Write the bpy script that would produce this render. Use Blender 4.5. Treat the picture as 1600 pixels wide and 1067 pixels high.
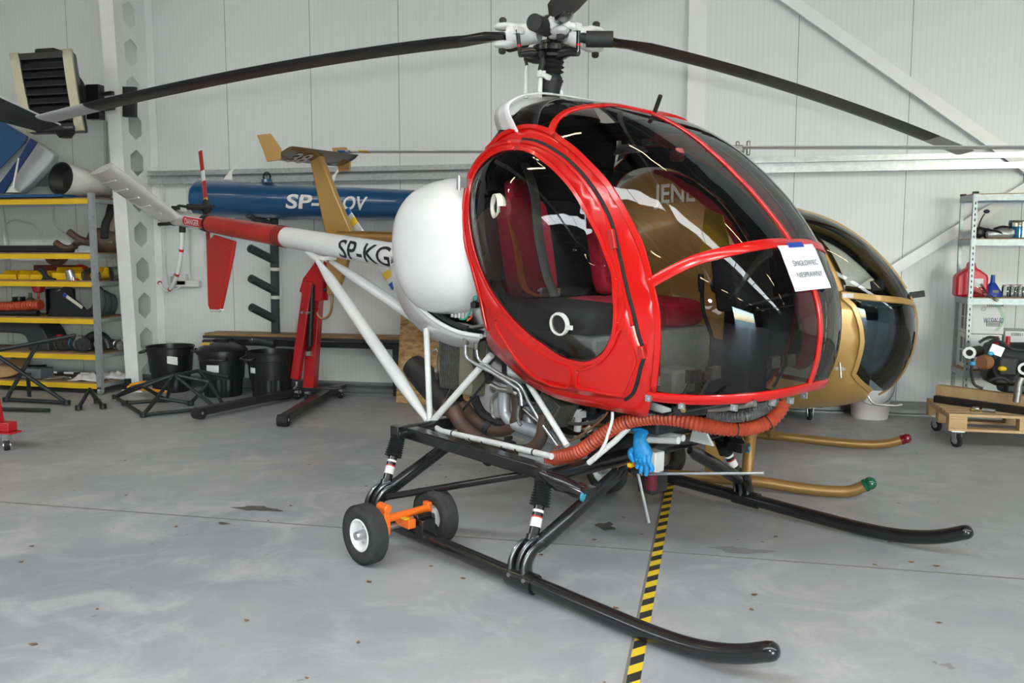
import bpy, bmesh, math, random
from math import sin, cos, pi, radians, atan2, hypot, asin
from mathutils import Vector, Matrix
from mathutils.geometry import delaunay_2d_cdt

for o in list(bpy.data.objects): bpy.data.objects.remove(o)
SC = bpy.context.scene
COL = SC.collection
# ---------------------------------------------------------------- camera, world, lights, exposure
cam_data = bpy.data.cameras.new('camera'); cam = bpy.data.objects.new('camera', cam_data); COL.objects.link(cam)
cam.location = (0, 0, 1.6362)
cam.rotation_euler = (radians(90 - 5.9623), 0, 0.2252)
cam_data.sensor_width = 36; cam_data.lens = 36 * 1374 / 1600
cam_data.clip_start = .05; cam_data.clip_end = 400
SC.camera = cam
SC.view_settings.view_transform = 'Standard'; SC.view_settings.look = 'None'
SC.view_settings.gamma = 1; SC.view_settings.use_curve_mapping = False
SC.view_settings.exposure = 0.06
SKYLIGHT, LAMPS, FLASH = 13.0, 40.0, 350.0

wd = bpy.data.worlds.new('sky'); SC.world = wd; wd.use_nodes = True
nt = wd.node_tree; nt.nodes.clear()
bg = nt.nodes.new('ShaderNodeBackground'); ow = nt.nodes.new('ShaderNodeOutputWorld')
sky = nt.nodes.new('ShaderNodeTexSky'); sky.sky_type = 'NISHITA'; sky.sun_disc = False
sky.sun_elevation = radians(50); sky.sun_rotation = radians(200); sky.air_density = 1.5
tint = nt.nodes.new('ShaderNodeMix'); tint.data_type = 'RGBA'; tint.blend_type = 'MULTIPLY'; tint.inputs['Factor'].default_value = 1; tint.inputs['B'].default_value = (.86, .97, 1.12, 1)
nt.links.new(sky.outputs[0], tint.inputs['A']); nt.links.new(tint.outputs['Result'], bg.inputs[0]); nt.links.new(bg.outputs[0], ow.inputs[0]); bg.inputs[1].default_value = 3.6

def light(name, kind, loc, energy, size=1, size_y=None, color=(1, 1, 1), rot=(0, 0, 0)):
    d = bpy.data.lights.new(name, kind); o = bpy.data.objects.new(name, d); COL.objects.link(o)
    o.location = loc; o.rotation_euler = rot; d.energy = energy; d.color = color
    if kind == 'AREA':
        d.size = size
        if size_y: d.shape = 'RECTANGLE'; d.size_y = size_y
    else: d.shadow_soft_size = size
    return o
# the flash on the photographer's camera (its star shows on the bubble) 
light('camera_flash', 'POINT', (.02, -.02, 1.9362), FLASH, .07, color=(.97, .985, 1))

# ---------------------------------------------------------------- materials
MATS = {}
def mat(name, col, rough=.5, metal=0., coat=0., var=.06, scale=6., bump=0., emit=None, spec=.5, mottle=None, bscale=40., detail=4.):
    if name in MATS: return MATS[name]
    m = bpy.data.materials.new(name); m.use_nodes = True; MATS[name] = m
    n = m.node_tree.nodes; l = m.node_tree.links; b = n['Principled BSDF']
    b.inputs['Roughness'].default_value = rough; b.inputs['Metallic'].default_value = metal
    b.inputs['Specular IOR Level'].default_value = spec
    b.inputs['Coat Weight'].default_value = coat; b.inputs['Coat Roughness'].default_value = .06
    tc = n.new('ShaderNodeTexCoord'); nz = n.new('ShaderNodeTexNoise'); nz.inputs['Scale'].default_value = scale
    nz.inputs['Detail'].default_value = detail
    l.new(tc.outputs['Object'], nz.inputs['Vector'])
    mx = n.new('ShaderNodeMix'); mx.data_type = 'RGBA'
    c2 = mottle or tuple(max(0, c * (1 - 2 * var)) for c in col)
    mx.inputs['A'].default_value = (*col, 1); mx.inputs['B'].default_value = (*c2, 1)
    rp = n.new('ShaderNodeMapRange'); rp.inputs[1].default_value = .35; rp.inputs[2].default_value = .75
    l.new(nz.outputs['Fac'], rp.inputs[0]); l.new(rp.outputs[0], mx.inputs['Factor']); l.new(mx.outputs['Result'], b.inputs['Base Color'])
    if bump:
        nb = n.new('ShaderNodeTexNoise'); nb.inputs['Scale'].default_value = bscale; l.new(tc.outputs['Object'], nb.inputs['Vector'])
        bp = n.new('ShaderNodeBump'); bp.inputs['Strength'].default_value = bump; bp.inputs['Distance'].default_value = .01
        l.new(nb.outputs['Fac'], bp.inputs['Height']); l.new(bp.outputs[0], b.inputs['Normal'])
    if emit: b.inputs['Emission Color'].default_value = (*col, 1); b.inputs['Emission Strength'].default_value = emit
    return m

def glass(name, tint, rough=.02, refl=1., ior=1.49):
    if name in MATS: return MATS[name]
    m = bpy.data.materials.new(name); m.use_nodes = True; MATS[name] = m
    n = m.node_tree.nodes; l = m.node_tree.links; n.clear()
    out = n.new('ShaderNodeOutputMaterial'); mx = n.new('ShaderNodeMixShader'); tr = n.new('ShaderNodeBsdfTransparent'); gl = n.new('ShaderNodeBsdfGlossy')
    fr = n.new('ShaderNodeFresnel'); fr.inputs['IOR'].default_value = ior
    tr.inputs[0].default_value = (*tint, 1); gl.inputs['Roughness'].default_value = rough
    mu = n.new('ShaderNodeMath'); mu.operation = 'MULTIPLY'; mu.inputs[1].default_value = refl; mu.use_clamp = True
    nz = n.new('ShaderNodeTexNoise'); nz.inputs['Scale'].default_value = 5.; tc = n.new('ShaderNodeTexCoord'); rg = n.new('ShaderNodeMapRange')
    rg.inputs[3].default_value = rough * .6; rg.inputs[4].default_value = rough * 1.6
    l.new(tc.outputs['Object'], nz.inputs['Vector']); l.new(nz.outputs['Fac'], rg.inputs[0]); l.new(rg.outputs[0], gl.inputs['Roughness'])
    l.new(fr.outputs[0], mu.inputs[0]); l.new(mu.outputs[0], mx.inputs[0]); l.new(tr.outputs[0], mx.inputs[1]); l.new(gl.outputs[0], mx.inputs[2])
    l.new(mx.outputs[0], out.inputs[0])
    return m

# ---------------------------------------------------------------- mesh tools
MW = {}                     # world matrix of every thing (and part) built
FR = [Matrix.Identity(4)]   # frame in which coordinates are being given
def V(*a): return Vector(a[0] if len(a) == 1 else a)
def basis(z, hint=None):
    z = V(z).normalized(); h = V(hint) if hint is not None else (V(0, 0, 1) if abs(z.z) < .9 else V(1, 0, 0))
    x = h.cross(z).normalized(); return x, z.cross(x), z
class MB:
    def __init__(s): s.v = []; s.f = []
    def add(s, vs, fs):
        k = len(s.v); s.v += [tuple(v) for v in vs]; s.f += [tuple(i + k for i in f) for f in fs]; return s
    def box(s, c, d, R=None):
        c = V(c); R = R or Matrix.Identity(3); x, y, z = d[0] / 2, d[1] / 2, d[2] / 2
        vs = [c + R @ V(a * x, b * y, e * z) for a in (-1, 1) for b in (-1, 1) for e in (-1, 1)]
        return s.add(vs, [(0, 1, 3, 2), (4, 6, 7, 5), (0, 4, 5, 1), (2, 3, 7, 6), (0, 2, 6, 4), (1, 5, 7, 3)])
    def bar(s, a, b, wd, ht, hint=None):        # box-section bar from a to b, wd across, ht along the hint direction
        a, b = V(a), V(b); x, y, z = basis(b - a, hint)
        R = Matrix((x, y, z)).transposed(); return s.box((a + b) / 2, (wd, ht, (b - a).length), R)
    def tube(s, pts, r, seg=12, cap=True, flat=None, closed=False):
        pts = [V(p) for p in pts]; n = len(pts); rs = r if isinstance(r, (list, tuple)) else [r] * n
        vs = []; x = None
        for i, p in enumerate(pts):
            t = (pts[(i + 1) % n] - pts[i - 1]) if closed else (pts[min(i + 1, n - 1)] - pts[max(i - 1, 0)])
            if t.length < 1e-9: t = V(0, 0, 1)
            t.normalize()
            if x is None: x = basis(t)[0]
            x = (x - t * x.dot(t)); x = x.normalized() if x.length > 1e-6 else basis(t)[0]
            y = t.cross(x)
            for k in range(seg):
                a = 2 * pi * k / seg; vs.append(p + (x * cos(a) + y * sin(a) * (flat or 1)) * rs[i])
        fs = [(i * seg + k, i * seg + (k + 1) % seg, (i + 1) % n * seg + (k + 1) % seg, (i + 1) % n * seg + k) for i in range(n if closed else n - 1) for k in range(seg)]
        if cap and not closed: fs += [tuple(range(seg))[::-1], tuple((n - 1) * seg + k for k in range(seg))]
        return s.add(vs, fs)
    def cyl(s, a, b, r, r2=None, seg=16): return s.tube([a, b], [r, r if r2 is None else r2], seg)
    def lathe(s, prof, o, axis=(0, 0, 1), seg=32, cap=True, hint=None, arc=None):   # prof: (radius, height)
        o = V(o); x, y, z = basis(axis, hint); vs = []; n = len(prof); A = arc or 2 * pi; closed = arc is None
        m = seg if closed else seg + 1
        for r, hh in prof:
            for k in range(m):
                a = A * k / seg; vs.append(o + z * hh + (x * cos(a) + y * sin(a)) * max(r, 1e-5))
        fs = [(i * m + k, i * m + (k + 1) % m, (i + 1) * m + (k + 1) % m, (i + 1) * m + k) for i in range(n - 1) for k in range(seg)]
        if cap and closed: fs += [tuple(range(m))[::-1], tuple((n - 1) * m + k for k in range(m))]
        return s.add(vs, fs)
    def ell(s, c, r, seg=24, rings=14, e=2., R=None, lo=-1., hi=1.):    # superellipsoid, optionally only heights lo..hi
        c = V(c); R = R or Matrix.Identity(3); sg = lambda q: math.copysign(abs(q) ** (2 / e), q); vs = []
        for i in range(rings + 1):
            u = asin(max(-1, min(1, lo))) + (asin(min(1, hi)) - asin(max(-1, lo))) * i / rings
            for k in range(seg):
                a = 2 * pi * k / seg
                vs.append(c + R @ V(r[0] * sg(cos(u)) * sg(cos(a)), r[1] * sg(cos(u)) * sg(sin(a)), r[2] * sg(sin(u))))
        fs = [(i * seg + k, i * seg + (k + 1) % seg, (i + 1) * seg + (k + 1) % seg, (i + 1) * seg + k) for i in range(rings) for k in range(seg)]
        return s.add(vs, fs)
    def prism(s, poly, o, U, W, th, hole=None):     # flat outline in the plane o + u U + w W, extruded th along U x W
        o, U, W = V(o), V(U).normalized(), V(W).normalized(); N = U.cross(W).normalized(); n = len(poly)
        P = [o + U * a + W * b for a, b in poly]
        if not hole:
            return s.add(P + [p + N * th for p in P], [tuple(range(n))[::-1], tuple(range(n, 2 * n))] + [(i, (i + 1) % n, n + (i + 1) % n, n + i) for i in range(n)])
        m = len(hole); H = [o + U * a + W * b for a, b in hole]
        tris = tri2d(list(poly), [hole]); Q = P + H; k = n + m
        fs = [t[::-1] for t in tris] + [tuple(i + k for i in t) for t in tris]
        fs += [(i, (i + 1) % n, k + (i + 1) % n, k + i) for i in range(n)] + [(n + i, k + n + i, k + n + (i + 1) % m, n + (i + 1) % m) for i in range(m)]
        return s.add(Q + [p + N * th for p in Q], fs)
    def grid(s, rows):                               # rows of equal length
        n = len(rows[0]); vs = [p for r in rows for p in r]
        return s.add(vs, [(i * n + k, i * n + k + 1, (i + 1) * n + k + 1, (i + 1) * n + k) for i in range(len(rows) - 1) for k in range(n - 1)])
    def loft(s, rings, cap=True):                    # closed rings of equal length
        n = len(rings[0]); vs = [p for r in rings for p in r]
        fs = [(i * n + k, i * n + (k + 1) % n, (i + 1) * n + (k + 1) % n, (i + 1) * n + k) for i in range(len(rings) - 1) for k in range(n)]
        if cap: fs += [tuple(range(n))[::-1], tuple((len(rings) - 1) * n + k for k in range(n))]
        return s.add(vs, fs)
    def hexbolt(s, p, ax, r=.008, hgt=.006): return s.lathe([(r, 0), (r, hgt)], p, ax, 6)
    def build(s, name, m, parent=None, bevel=0., angle=40, solid=0., sub=0, flat=False, off=1., base=None):
        F = FR[0]; vs = [F @ V(v) for v in s.v]
        if parent is not None: M = MW[parent]
        else:
            if base is None:
                lo = [min(v[i] for v in vs) for i in range(3)]; hi = [max(v[i] for v in vs) for i in range(3)]
                base = ((lo[0] + hi[0]) / 2, (lo[1] + hi[1]) / 2, lo[2])
            M = Matrix.Translation(base)
        I = M.inverted(); me = bpy.data.meshes.new(name); me.from_pydata([I @ v for v in vs], [], s.f)
        bm = bmesh.new(); bm.from_mesh(me)
        bmesh.ops.remove_doubles(bm, verts=bm.verts, dist=1e-5)
        bmesh.ops.recalc_face_normals(bm, faces=bm.faces)
        if not flat:
            for f in bm.faces: f.smooth = True
            ca = radians(angle)
            for e in bm.edges:
                if len(e.link_faces) == 2 and e.calc_face_angle(0) > ca: e.smooth = False
        bm.to_mesh(me); bm.free(); me.materials.append(m)
        o = bpy.data.objects.new(name, me); COL.objects.link(o)
        if solid:
            md = o.modifiers.new('solid', 'SOLIDIFY'); md.thickness = solid; md.offset = off
        if bevel:
            md = o.modifiers.new('bevel', 'BEVEL'); md.width = bevel; md.segments = 2; md.limit_method = 'ANGLE'; md.angle_limit = radians(35)
        if sub:
            md = o.modifiers.new('sub', 'SUBSURF'); md.levels = sub; md.render_levels = sub
        if parent is not None: o.parent = parent; MW[o] = M
        else: o.matrix_world = M; MW[o] = M
        return o
def tag(o, label, cat=None, group=None, kind=None):
    if label: o['label'] = label
    if cat: o['category'] = cat
    if group: o['group'] = group
    if kind: o['kind'] = kind
    return o
def thing(name, loc, label, cat, rz=0, group=None, M=None):
    o = bpy.data.objects.new(name, None); COL.objects.link(o); o.empty_display_size = .1
    M = M or (Matrix.Translation(loc) @ Matrix.Rotation(rz, 4, 'Z')); o.matrix_world = M; MW[o] = M
    return tag(o, label, cat, group)
def dup(root, M, label, group=None):
    kids = lambda o: [k for k in bpy.data.objects if k.parent == o]
    def cp(o, parent):
        c = o.copy(); COL.objects.link(c); c.parent = parent
        for k in kids(o): cp(k, c)
        return c
    c = cp(root, None); c.matrix_world = M; MW[c] = M
    if label: c['label'] = label
    if group: c['group'] = group
    return c
def struct(name, mb, m, **k):
    o = mb.build(name, m, **k); o['kind'] = 'structure'; return o
def inpoly(p, poly):
    x, y = p; r = False; n = len(poly)
    for i in range(n):
        (x1, y1), (x2, y2) = poly[i], poly[i - 1]
        if (y1 > y) != (y2 > y) and x < (x2 - x1) * (y - y1) / (y2 - y1) + x1: r = not r
    return r
def tri2d(poly, holes=(), step=None):
    vs = [V(*p) for p in poly]; es = [(i, (i + 1) % len(poly)) for i in range(len(poly))]
    for H in holes:
        k = len(vs); vs += [V(*p) for p in H]; es += [(k + i, k + (i + 1) % len(H)) for i in range(len(H))]
    if step:
        xs = [p[0] for p in poly]; ys = [p[1] for p in poly]; loops = [poly] + list(holes)
        nx = int((max(xs) - min(xs)) / step) + 2; ny = int((max(ys) - min(ys)) / step) + 2
        segs = [(L_[i], L_[i - 1]) for L_ in loops for i in range(len(L_))]
        for i in range(nx):
            for j in range(ny):
                p = (min(xs) + (i + .5 * (j % 2)) * step, min(ys) + j * step)
                if not inpoly(p, poly) or any(inpoly(p, H) for H in holes): continue
                ok = True
                for (a, b), (c_, d) in segs:
                    ex, ey = c_ - a, d - b; L2 = ex * ex + ey * ey or 1e-12; t = max(0, min(1, ((p[0] - a) * ex + (p[1] - b) * ey) / L2))
                    if hypot(a + t * ex - p[0], b + t * ey - p[1]) < step * .35: ok = False; break
                if ok: vs.append(V(*p))
    rv, re_, rf, *_ = delaunay_2d_cdt(vs, es, [], 0, 1e-6)
    out = []
    for t in rf:
        c_ = (sum(rv[i][0] for i in t) / 3, sum(rv[i][1] for i in t) / 3)
        if inpoly(c_, poly) and not any(inpoly(c_, H) for H in holes): out.append(tuple(t))
    tri2d.verts = [tuple(v) for v in rv]
    return out
def smooth_path(pts, n=8, closed=False):            # Catmull-Rom through the points
    P = [V(p) for p in pts]; N = len(P); out = []
    for i in range(N if closed else N - 1):
        g_ = (lambda k: P[k % N]) if closed else (lambda k: P[max(0, min(N - 1, k))])
        a, b, c_, d = g_(i - 1), g_(i), g_(i + 1), g_(i + 2)
        for k in range(n):
            t = k / n; out.append(.5 * ((2 * b) + (c_ - a) * t + (2 * a - 5 * b + 4 * c_ - d) * t * t + (3 * b - a - 3 * c_ + d) * t ** 3))
    if not closed: out.append(P[-1])
    return out
def resample(pts, n):
    P = [V(p) for p in pts]; L_ = [0]
    for a, b in zip(P, P[1:]): L_.append(L_[-1] + (b - a).length)
    out = []; j = 0
    for i in range(n):
        s_ = L_[-1] * i / (n - 1)
        while j < len(P) - 2 and L_[j + 1] < s_: j += 1
        t = (s_ - L_[j]) / max(1e-9, L_[j + 1] - L_[j]); out.append(P[j].lerp(P[j + 1], min(1, max(0, t))))
    return out
_txt = {}
def text2d(txt, bold=0., spacing=1.):                             # flat outlines of a word, cap height 1, x from 0
    k = (txt, bold, spacing)
    if k in _txt: return _txt[k]
    cu = bpy.data.curves.new('lettering', 'FONT'); cu.body = txt; cu.size = 1; cu.offset = bold; cu.resolution_u = 4; cu.space_character = spacing
    o = bpy.data.objects.new('lettering', cu); COL.objects.link(o); bpy.context.view_layer.update()
    me = bpy.data.meshes.new_from_object(o.evaluated_get(bpy.context.evaluated_depsgraph_get()))
    bm = bmesh.new(); bm.from_mesh(me); bmesh.ops.triangulate(bm, faces=bm.faces)
    for _ in range(2):
        lg = [e for e in bm.edges if e.calc_length() > .22]
        if lg: bmesh.ops.subdivide_edges(bm, edges=lg, cuts=1); bmesh.ops.triangulate(bm, faces=bm.faces)
    vs = [tuple(v.co[:2]) for v in bm.verts]; fs = [tuple(v.index for v in f.verts) for f in bm.faces]; bm.free()
    bpy.data.objects.remove(o); bpy.data.meshes.remove(me)
    x0 = min(v[0] for v in vs); sc = 1 / .72
    vs = [((v[0] - x0) * sc, v[1] * sc) for v in vs]
    _txt[k] = (vs, fs, max(v[0] for v in vs)); return _txt[k]
def text_on(mb, txt, fn, height=None, width=None, bold=0., spacing=1., slant=0.):   # fn maps (x, y) to a point
    vs, fs, wd_ = text2d(txt, bold, spacing); sx = (width / wd_) if width else height
    sy = height if height else sx
    mb.add([fn(x * sx + slant * y * sy, y * sy) for x, y in vs], fs); return mb
rnd = random.Random(7)

# ================================================================ the hall
YW, XL, XR, YF, ZC_ = 9.37, -14.0, 24.0, -14.0, 6.5
def panel_mat(name, col, x0=.759, pitch=1.046, axis=0):
    m = mat(name, col, .38, var=.02, scale=.6); n = m.node_tree.nodes; l = m.node_tree.links; b = n['Principled BSDF']
    tc = n.new('ShaderNodeTexCoord'); sp = n.new('ShaderNodeSeparateXYZ'); l.new(tc.outputs['Object'], sp.inputs[0])
    def math_(op, a, bb=None, c=None):
        q = n.new('ShaderNodeMath'); q.operation = op
        for i, k in enumerate((a, bb, c)):
            if k is None: continue
            if isinstance(k, (int, float)): q.inputs[i].default_value = k
            else: l.new(k, q.inputs[i])
        return q.outputs[0]
    x = sp.outputs[axis]; u = math_('MODULO', math_('ADD', x, 1000 * pitch - x0), pitch)
    joint = math_('LESS_THAN', u, .008)
    rib = math_('PINGPONG', math_('MODULO', math_('ADD', x, 1000 * pitch - x0), .052), .026)
    groove = math_('MULTIPLY', math_('LESS_THAN', rib, .003), .09)
    bp = n.new('ShaderNodeBump'); bp.inputs['Strength'].default_value = .22; bp.inputs['Distance'].default_value = .003
    l.new(math_('SUBTRACT', math_('SMOOTH_MIN', rib, .008, .004), math_('MULTIPLY', joint, .02)), bp.inputs['Height']); bp.inputs['Distance'].default_value = .2
    l.new(bp.outputs[0], b.inputs['Normal'])
    src = b.inputs['Base Color'].links[0].from_socket
    mx = n.new('ShaderNodeMix'); mx.data_type = 'RGBA'; mx.inputs['B'].default_value = (.16, .17, .17, 1)
    l.new(math_('ADD', math_('MULTIPLY', joint, .8), groove), mx.inputs['Factor']); l.new(src, mx.inputs['A']); l.new(mx.outputs['Result'], b.inputs['Base Color'])
    return m
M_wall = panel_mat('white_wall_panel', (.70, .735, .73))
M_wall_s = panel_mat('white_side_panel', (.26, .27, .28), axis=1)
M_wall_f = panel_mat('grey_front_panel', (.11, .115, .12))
M_ceil = mat('ceiling_sheet', (.15, .155, .165), .5, var=.05)
M_steelw = mat('white_painted_steel', (.80, .81, .80), .35, var=.03)
M_galv = mat('galvanised_steel', (.50, .53, .54), .36, .75, var=.12, scale=25)
M_plinth = mat('grey_plinth_sheet', (.23, .25, .26), .45, .4, var=.1)

def floor_mat():
    m = bpy.data.materials.new('worn_concrete'); m.use_nodes = True
    n = m.node_tree.nodes; l = m.node_tree.links; b = n['Principled BSDF']
    tc = n.new('ShaderNodeTexCoord')
    def noise(scale, detail=6., rough=.6, dist=0.):
        q = n.new('ShaderNodeTexNoise'); q.inputs['Scale'].default_value = scale; q.inputs['Detail'].default_value = detail
        q.inputs['Roughness'].default_value = rough; q.inputs['Distortion'].default_value = dist
        l.new(tc.outputs['Object'], q.inputs['Vector']); return q.outputs['Fac']
    def ramp(f, a, b_, lo=0., hi=1.):
        q = n.new('ShaderNodeMapRange'); q.interpolation_type = 'SMOOTHSTEP'
        for i, k in enumerate((a, b_, lo, hi)): q.inputs[1 + i].default_value = k
        l.new(f, q.inputs[0]); return q.outputs[0]
    def mix(f, A, B, mode='MIX'):
        q = n.new('ShaderNodeMix'); q.data_type = 'RGBA'; q.blend_type = mode
        if isinstance(f, float): q.inputs['Factor'].default_value = f
        else: l.new(f, q.inputs['Factor'])
        for k, s_ in ((A, 'A'), (B, 'B')):
            if isinstance(k, tuple): q.inputs[s_].default_value = (*k, 1)
            else: l.new(k, q.inputs[s_])
        return q.outputs['Result']
    c = mix(ramp(noise(.55, 5, .55), .38, .66), (.385, .39, .39), (.28, .295, .315))
    c = mix(ramp(noise(2.2, 8, .65, .8), .45, .70, 0, .7), c, (.50, .50, .495))
    c = mix(ramp(noise(5.5, 8, .7, 1.2), .56, .74, 0, .5), c, (.27, .265, .25))
    c = mix(ramp(noise(38., 4, .7), .3, .7, 0, .22), c, (.30, .30, .29))
    c = mix(ramp(noise(9., 3, .5), .735, .76, 0, .6), c, (.17, .15, .12))
    l.new(c, b.inputs['Base Color'])
    l.new(ramp(noise(3., 6, .6), .3, .7, .34, .55), b.inputs['Roughness']); b.inputs['Specular IOR Level'].default_value = .42
    bp = n.new('ShaderNodeBump'); bp.inputs['Strength'].default_value = .12; bp.inputs['Distance'].default_value = .01
    l.new(noise(14., 5), bp.inputs['Height']); l.new(bp.outputs[0], b.inputs['Normal'])
    return m
M_floor = floor_mat()

m = MB().box(((XL + XR) / 2, (YF + YW) / 2, -.1), (XR - XL + .4, YW - YF + .4, .2)); struct('floor', m, M_floor, flat=True)
m = MB().box(((XL + XR) / 2, YW + .08, 3.2), (XR - XL, .16, 6.8)); struct('wall_back', m, M_wall, flat=True, base=(0, YW, 0))
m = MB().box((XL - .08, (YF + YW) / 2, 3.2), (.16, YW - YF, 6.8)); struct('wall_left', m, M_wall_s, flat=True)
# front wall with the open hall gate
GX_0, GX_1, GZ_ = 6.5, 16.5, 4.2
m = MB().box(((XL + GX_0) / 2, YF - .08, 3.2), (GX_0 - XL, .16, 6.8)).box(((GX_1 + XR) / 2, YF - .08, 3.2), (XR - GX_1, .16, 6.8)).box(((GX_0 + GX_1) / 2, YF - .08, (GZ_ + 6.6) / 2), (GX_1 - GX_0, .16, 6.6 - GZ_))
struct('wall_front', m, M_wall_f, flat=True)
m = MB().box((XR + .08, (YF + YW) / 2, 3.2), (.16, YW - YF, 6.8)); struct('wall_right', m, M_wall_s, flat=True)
m = MB()
for x in (GX_0 - .08, GX_1 + .08): m.box((x, YF + .06, GZ_ / 2), (.16, .14, GZ_))
m.box(((GX_0 + GX_1) / 2, YF + .06, GZ_ + .08), (GX_1 - GX_0 + .32, .14, .16)); struct('trim_12', m, M_galv, flat=True)
# roof with a long translucent rooflight, purlins and rafters
SY0, SY1 = -1.4, -.1
m = MB().box(((XL + XR) / 2, (SY1 + YW) / 2, ZC_ + .05), (XR - XL, YW - SY1, .1)).box(((XL + XR) / 2, (YF + SY0) / 2, ZC_ + .05), (XR - XL, SY0 - YF, .1))
struct('ceiling', m, M_ceil, flat=True)
M_skyl = mat('translucent_rooflight', (.92, .97, 1.), .5, emit=SKYLIGHT, var=.01)
m = MB().box(((XL + XR) / 2, (SY0 + SY1) / 2, ZC_ + .05), (XR - XL, SY1 - SY0, .06)); struct('window_1', m, M_skyl, flat=True)
m = MB()
for k in range(13):
    x = XL + 1 + k * 3
    m.box((x, (SY0 + SY1) / 2, ZC_ - .01), (.06, SY1 - SY0, .05))
struct('trim_1', m, M_steelw, flat=True)
m = MB()
for k in range(12):
    y = YF + 1 + k * 2.05
    if SY0 - .3 < y < SY1 + .3: continue
    m.box(((XL + XR) / 2, y, ZC_ - .09), (XR - XL, .06, .18))
struct('trim_2', m, M_galv, flat=True)
m = MB()
for x in (-6.54, -.215, 6.2, 12.6, 19.): m.box((x, (YF + YW) / 2, ZC_ - .35), (.18, YW - YF, .35))
struct('trim_3', m, M_steelw, flat=True)
# rows of tube lamps under the roof
M_lamp = mat('warm_tube_lamp', (1., .80, .48), .5, emit=LAMPS, var=.01)
M_lampbox = mat('lamp_housing', (.7, .7, .68), .4)
for r_, y in enumerate((4.1, -9.)):
    for k in range(9):
        x = -11.5 + 3.9 * k
        t = thing('tube_lamp', (x, y, ZC_ - .62), 'long tube lamp hung under the hall roof', 'ceiling lamp', group='tube lamps under the roof')
        MB().box((x, y, ZC_ - .57), (1.6, .14, .08)).box((x - .6, y, ZC_ - .4), (.02, .02, .3)).box((x + .6, y, ZC_ - .4), (.02, .02, .3)).build('housing', M_lampbox, t)
        MB().cyl((x - .76, y, ZC_ - .635), (x + .76, y, ZC_ - .635), .035).build('tube', M_lamp, t)
# ground outside the gate
m = MB().box((5, YF - 60.2, -.12), (200, 120, .2)); struct('ground_outside', m, mat('apron_and_field', (.40, .41, .34), .8, scale=.05, mottle=(.20, .27, .11)), flat=True)

# wall rail, plinth, stanchions and braces on the back wall
m = MB().box(((XL + XR) / 2, YW - .05, 2.527), (XR - XL, .1, .055)).box(((XL + XR) / 2, YW - .02, 2.47), (XR - XL, .04, .10)).box(((XL + XR) / 2, YW - .09, 2.43), (XR - XL, .02, .06))
struct('trim_4', m, M_galv, flat=True)
m = MB().box(((XL + XR) / 2, YW - .03, .055), (XR - XL, .06, .11)).box(((XL + XR) / 2, YW - .07, .008), (XR - XL, .14, .016)).box(((XL + XR) / 2, YW - .07, .118), (XR - XL, .14, .014))
struct('baseboard_back', m, M_plinth, flat=True)
# castellated stanchion with six-sided openings in its web
CX = -6.53
prof = [(8.86, 0), (YW, 0), (YW, 6.4), (8.62, 6.4)]
hexes = []
for k in range(15):
    z = .16 + .412 * k
    if z > 6: break
    yc = 9.13 - .02 * k / 3; a, b_ = .118, .155
    hexes.append([(yc, z - b_), (yc + a, z - b_ / 2), (yc + a, z + b_ / 2), (yc, z + b_), (yc - a, z + b_ / 2), (yc - a, z - b_ / 2)])
tr = tri2d(prof, hexes); pts = list(prof) + [p for h_ in hexes for p in h_]
m = MB(); k = len(pts)
m.add([(CX - .006, *p) for p in pts] + [(CX + .006, *p) for p in pts], [t for t in tr] + [tuple(i + k for i in t) for t in tr])
q = len(prof)
for h_ in hexes:
    m.add([(CX - .006, *p) for p in h_] + [(CX + .006, *p) for p in h_], [(i, (i + 1) % 6, 6 + (i + 1) % 6, 6 + i) for i in range(6)])
m.bar((CX, 8.85, 0), (CX, 8.61, 6.4), .17, .018, (0, 1, 0)).box((CX, YW - .012, 3.2), (.2, .02, 6.4)).box((CX, 9.1, .01), (.26, .56, .02))
struct('trim_5', m, M_steelw, flat=True)
m = MB().box((-.215, YW - .06, 3.2), (.178, .12, 6.4)); struct('trim_6', m, M_steelw, flat=True)
m = MB()
a, b_ = V((0.729,9.3,4.016)), V((2.739,9.3,2.497)); d = (b_ - a).normalized(); m.bar(a - d * 1.2, b_ + d * .6, .11, .05, (0, 1, 0))
struct('trim_7', m, M_steelw, flat=True)
m = MB()
a, b_ = V((1.801,9.3,1.493)), V((2.842,9.3,2.209)); d = (b_ - a).normalized(); m.bar(a - d * .9, b_ + d * 1., .10, .05, (0, 1, 0))
struct('trim_8', m, M_steelw, flat=True)
# saw-cut joints in the slab and one crack line
M_joint = mat('floor_joint_filler', (.20, .18, .16), .8)
JX = -.27
m = MB().box((5, 4.705, .0012), (38, .012, .002)); struct('trim_9', m, M_joint, flat=True)
m = MB().box((JX - .028, -2.3, .0012), (.010, 23.2, .002)); struct('trim_10', m, M_joint, flat=True)
m = MB().box((5, 2.62, .0010), (38, .004, .0015)); struct('trim_11', m, mat('hairline', (.33, .32, .31), .8), flat=True)

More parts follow.
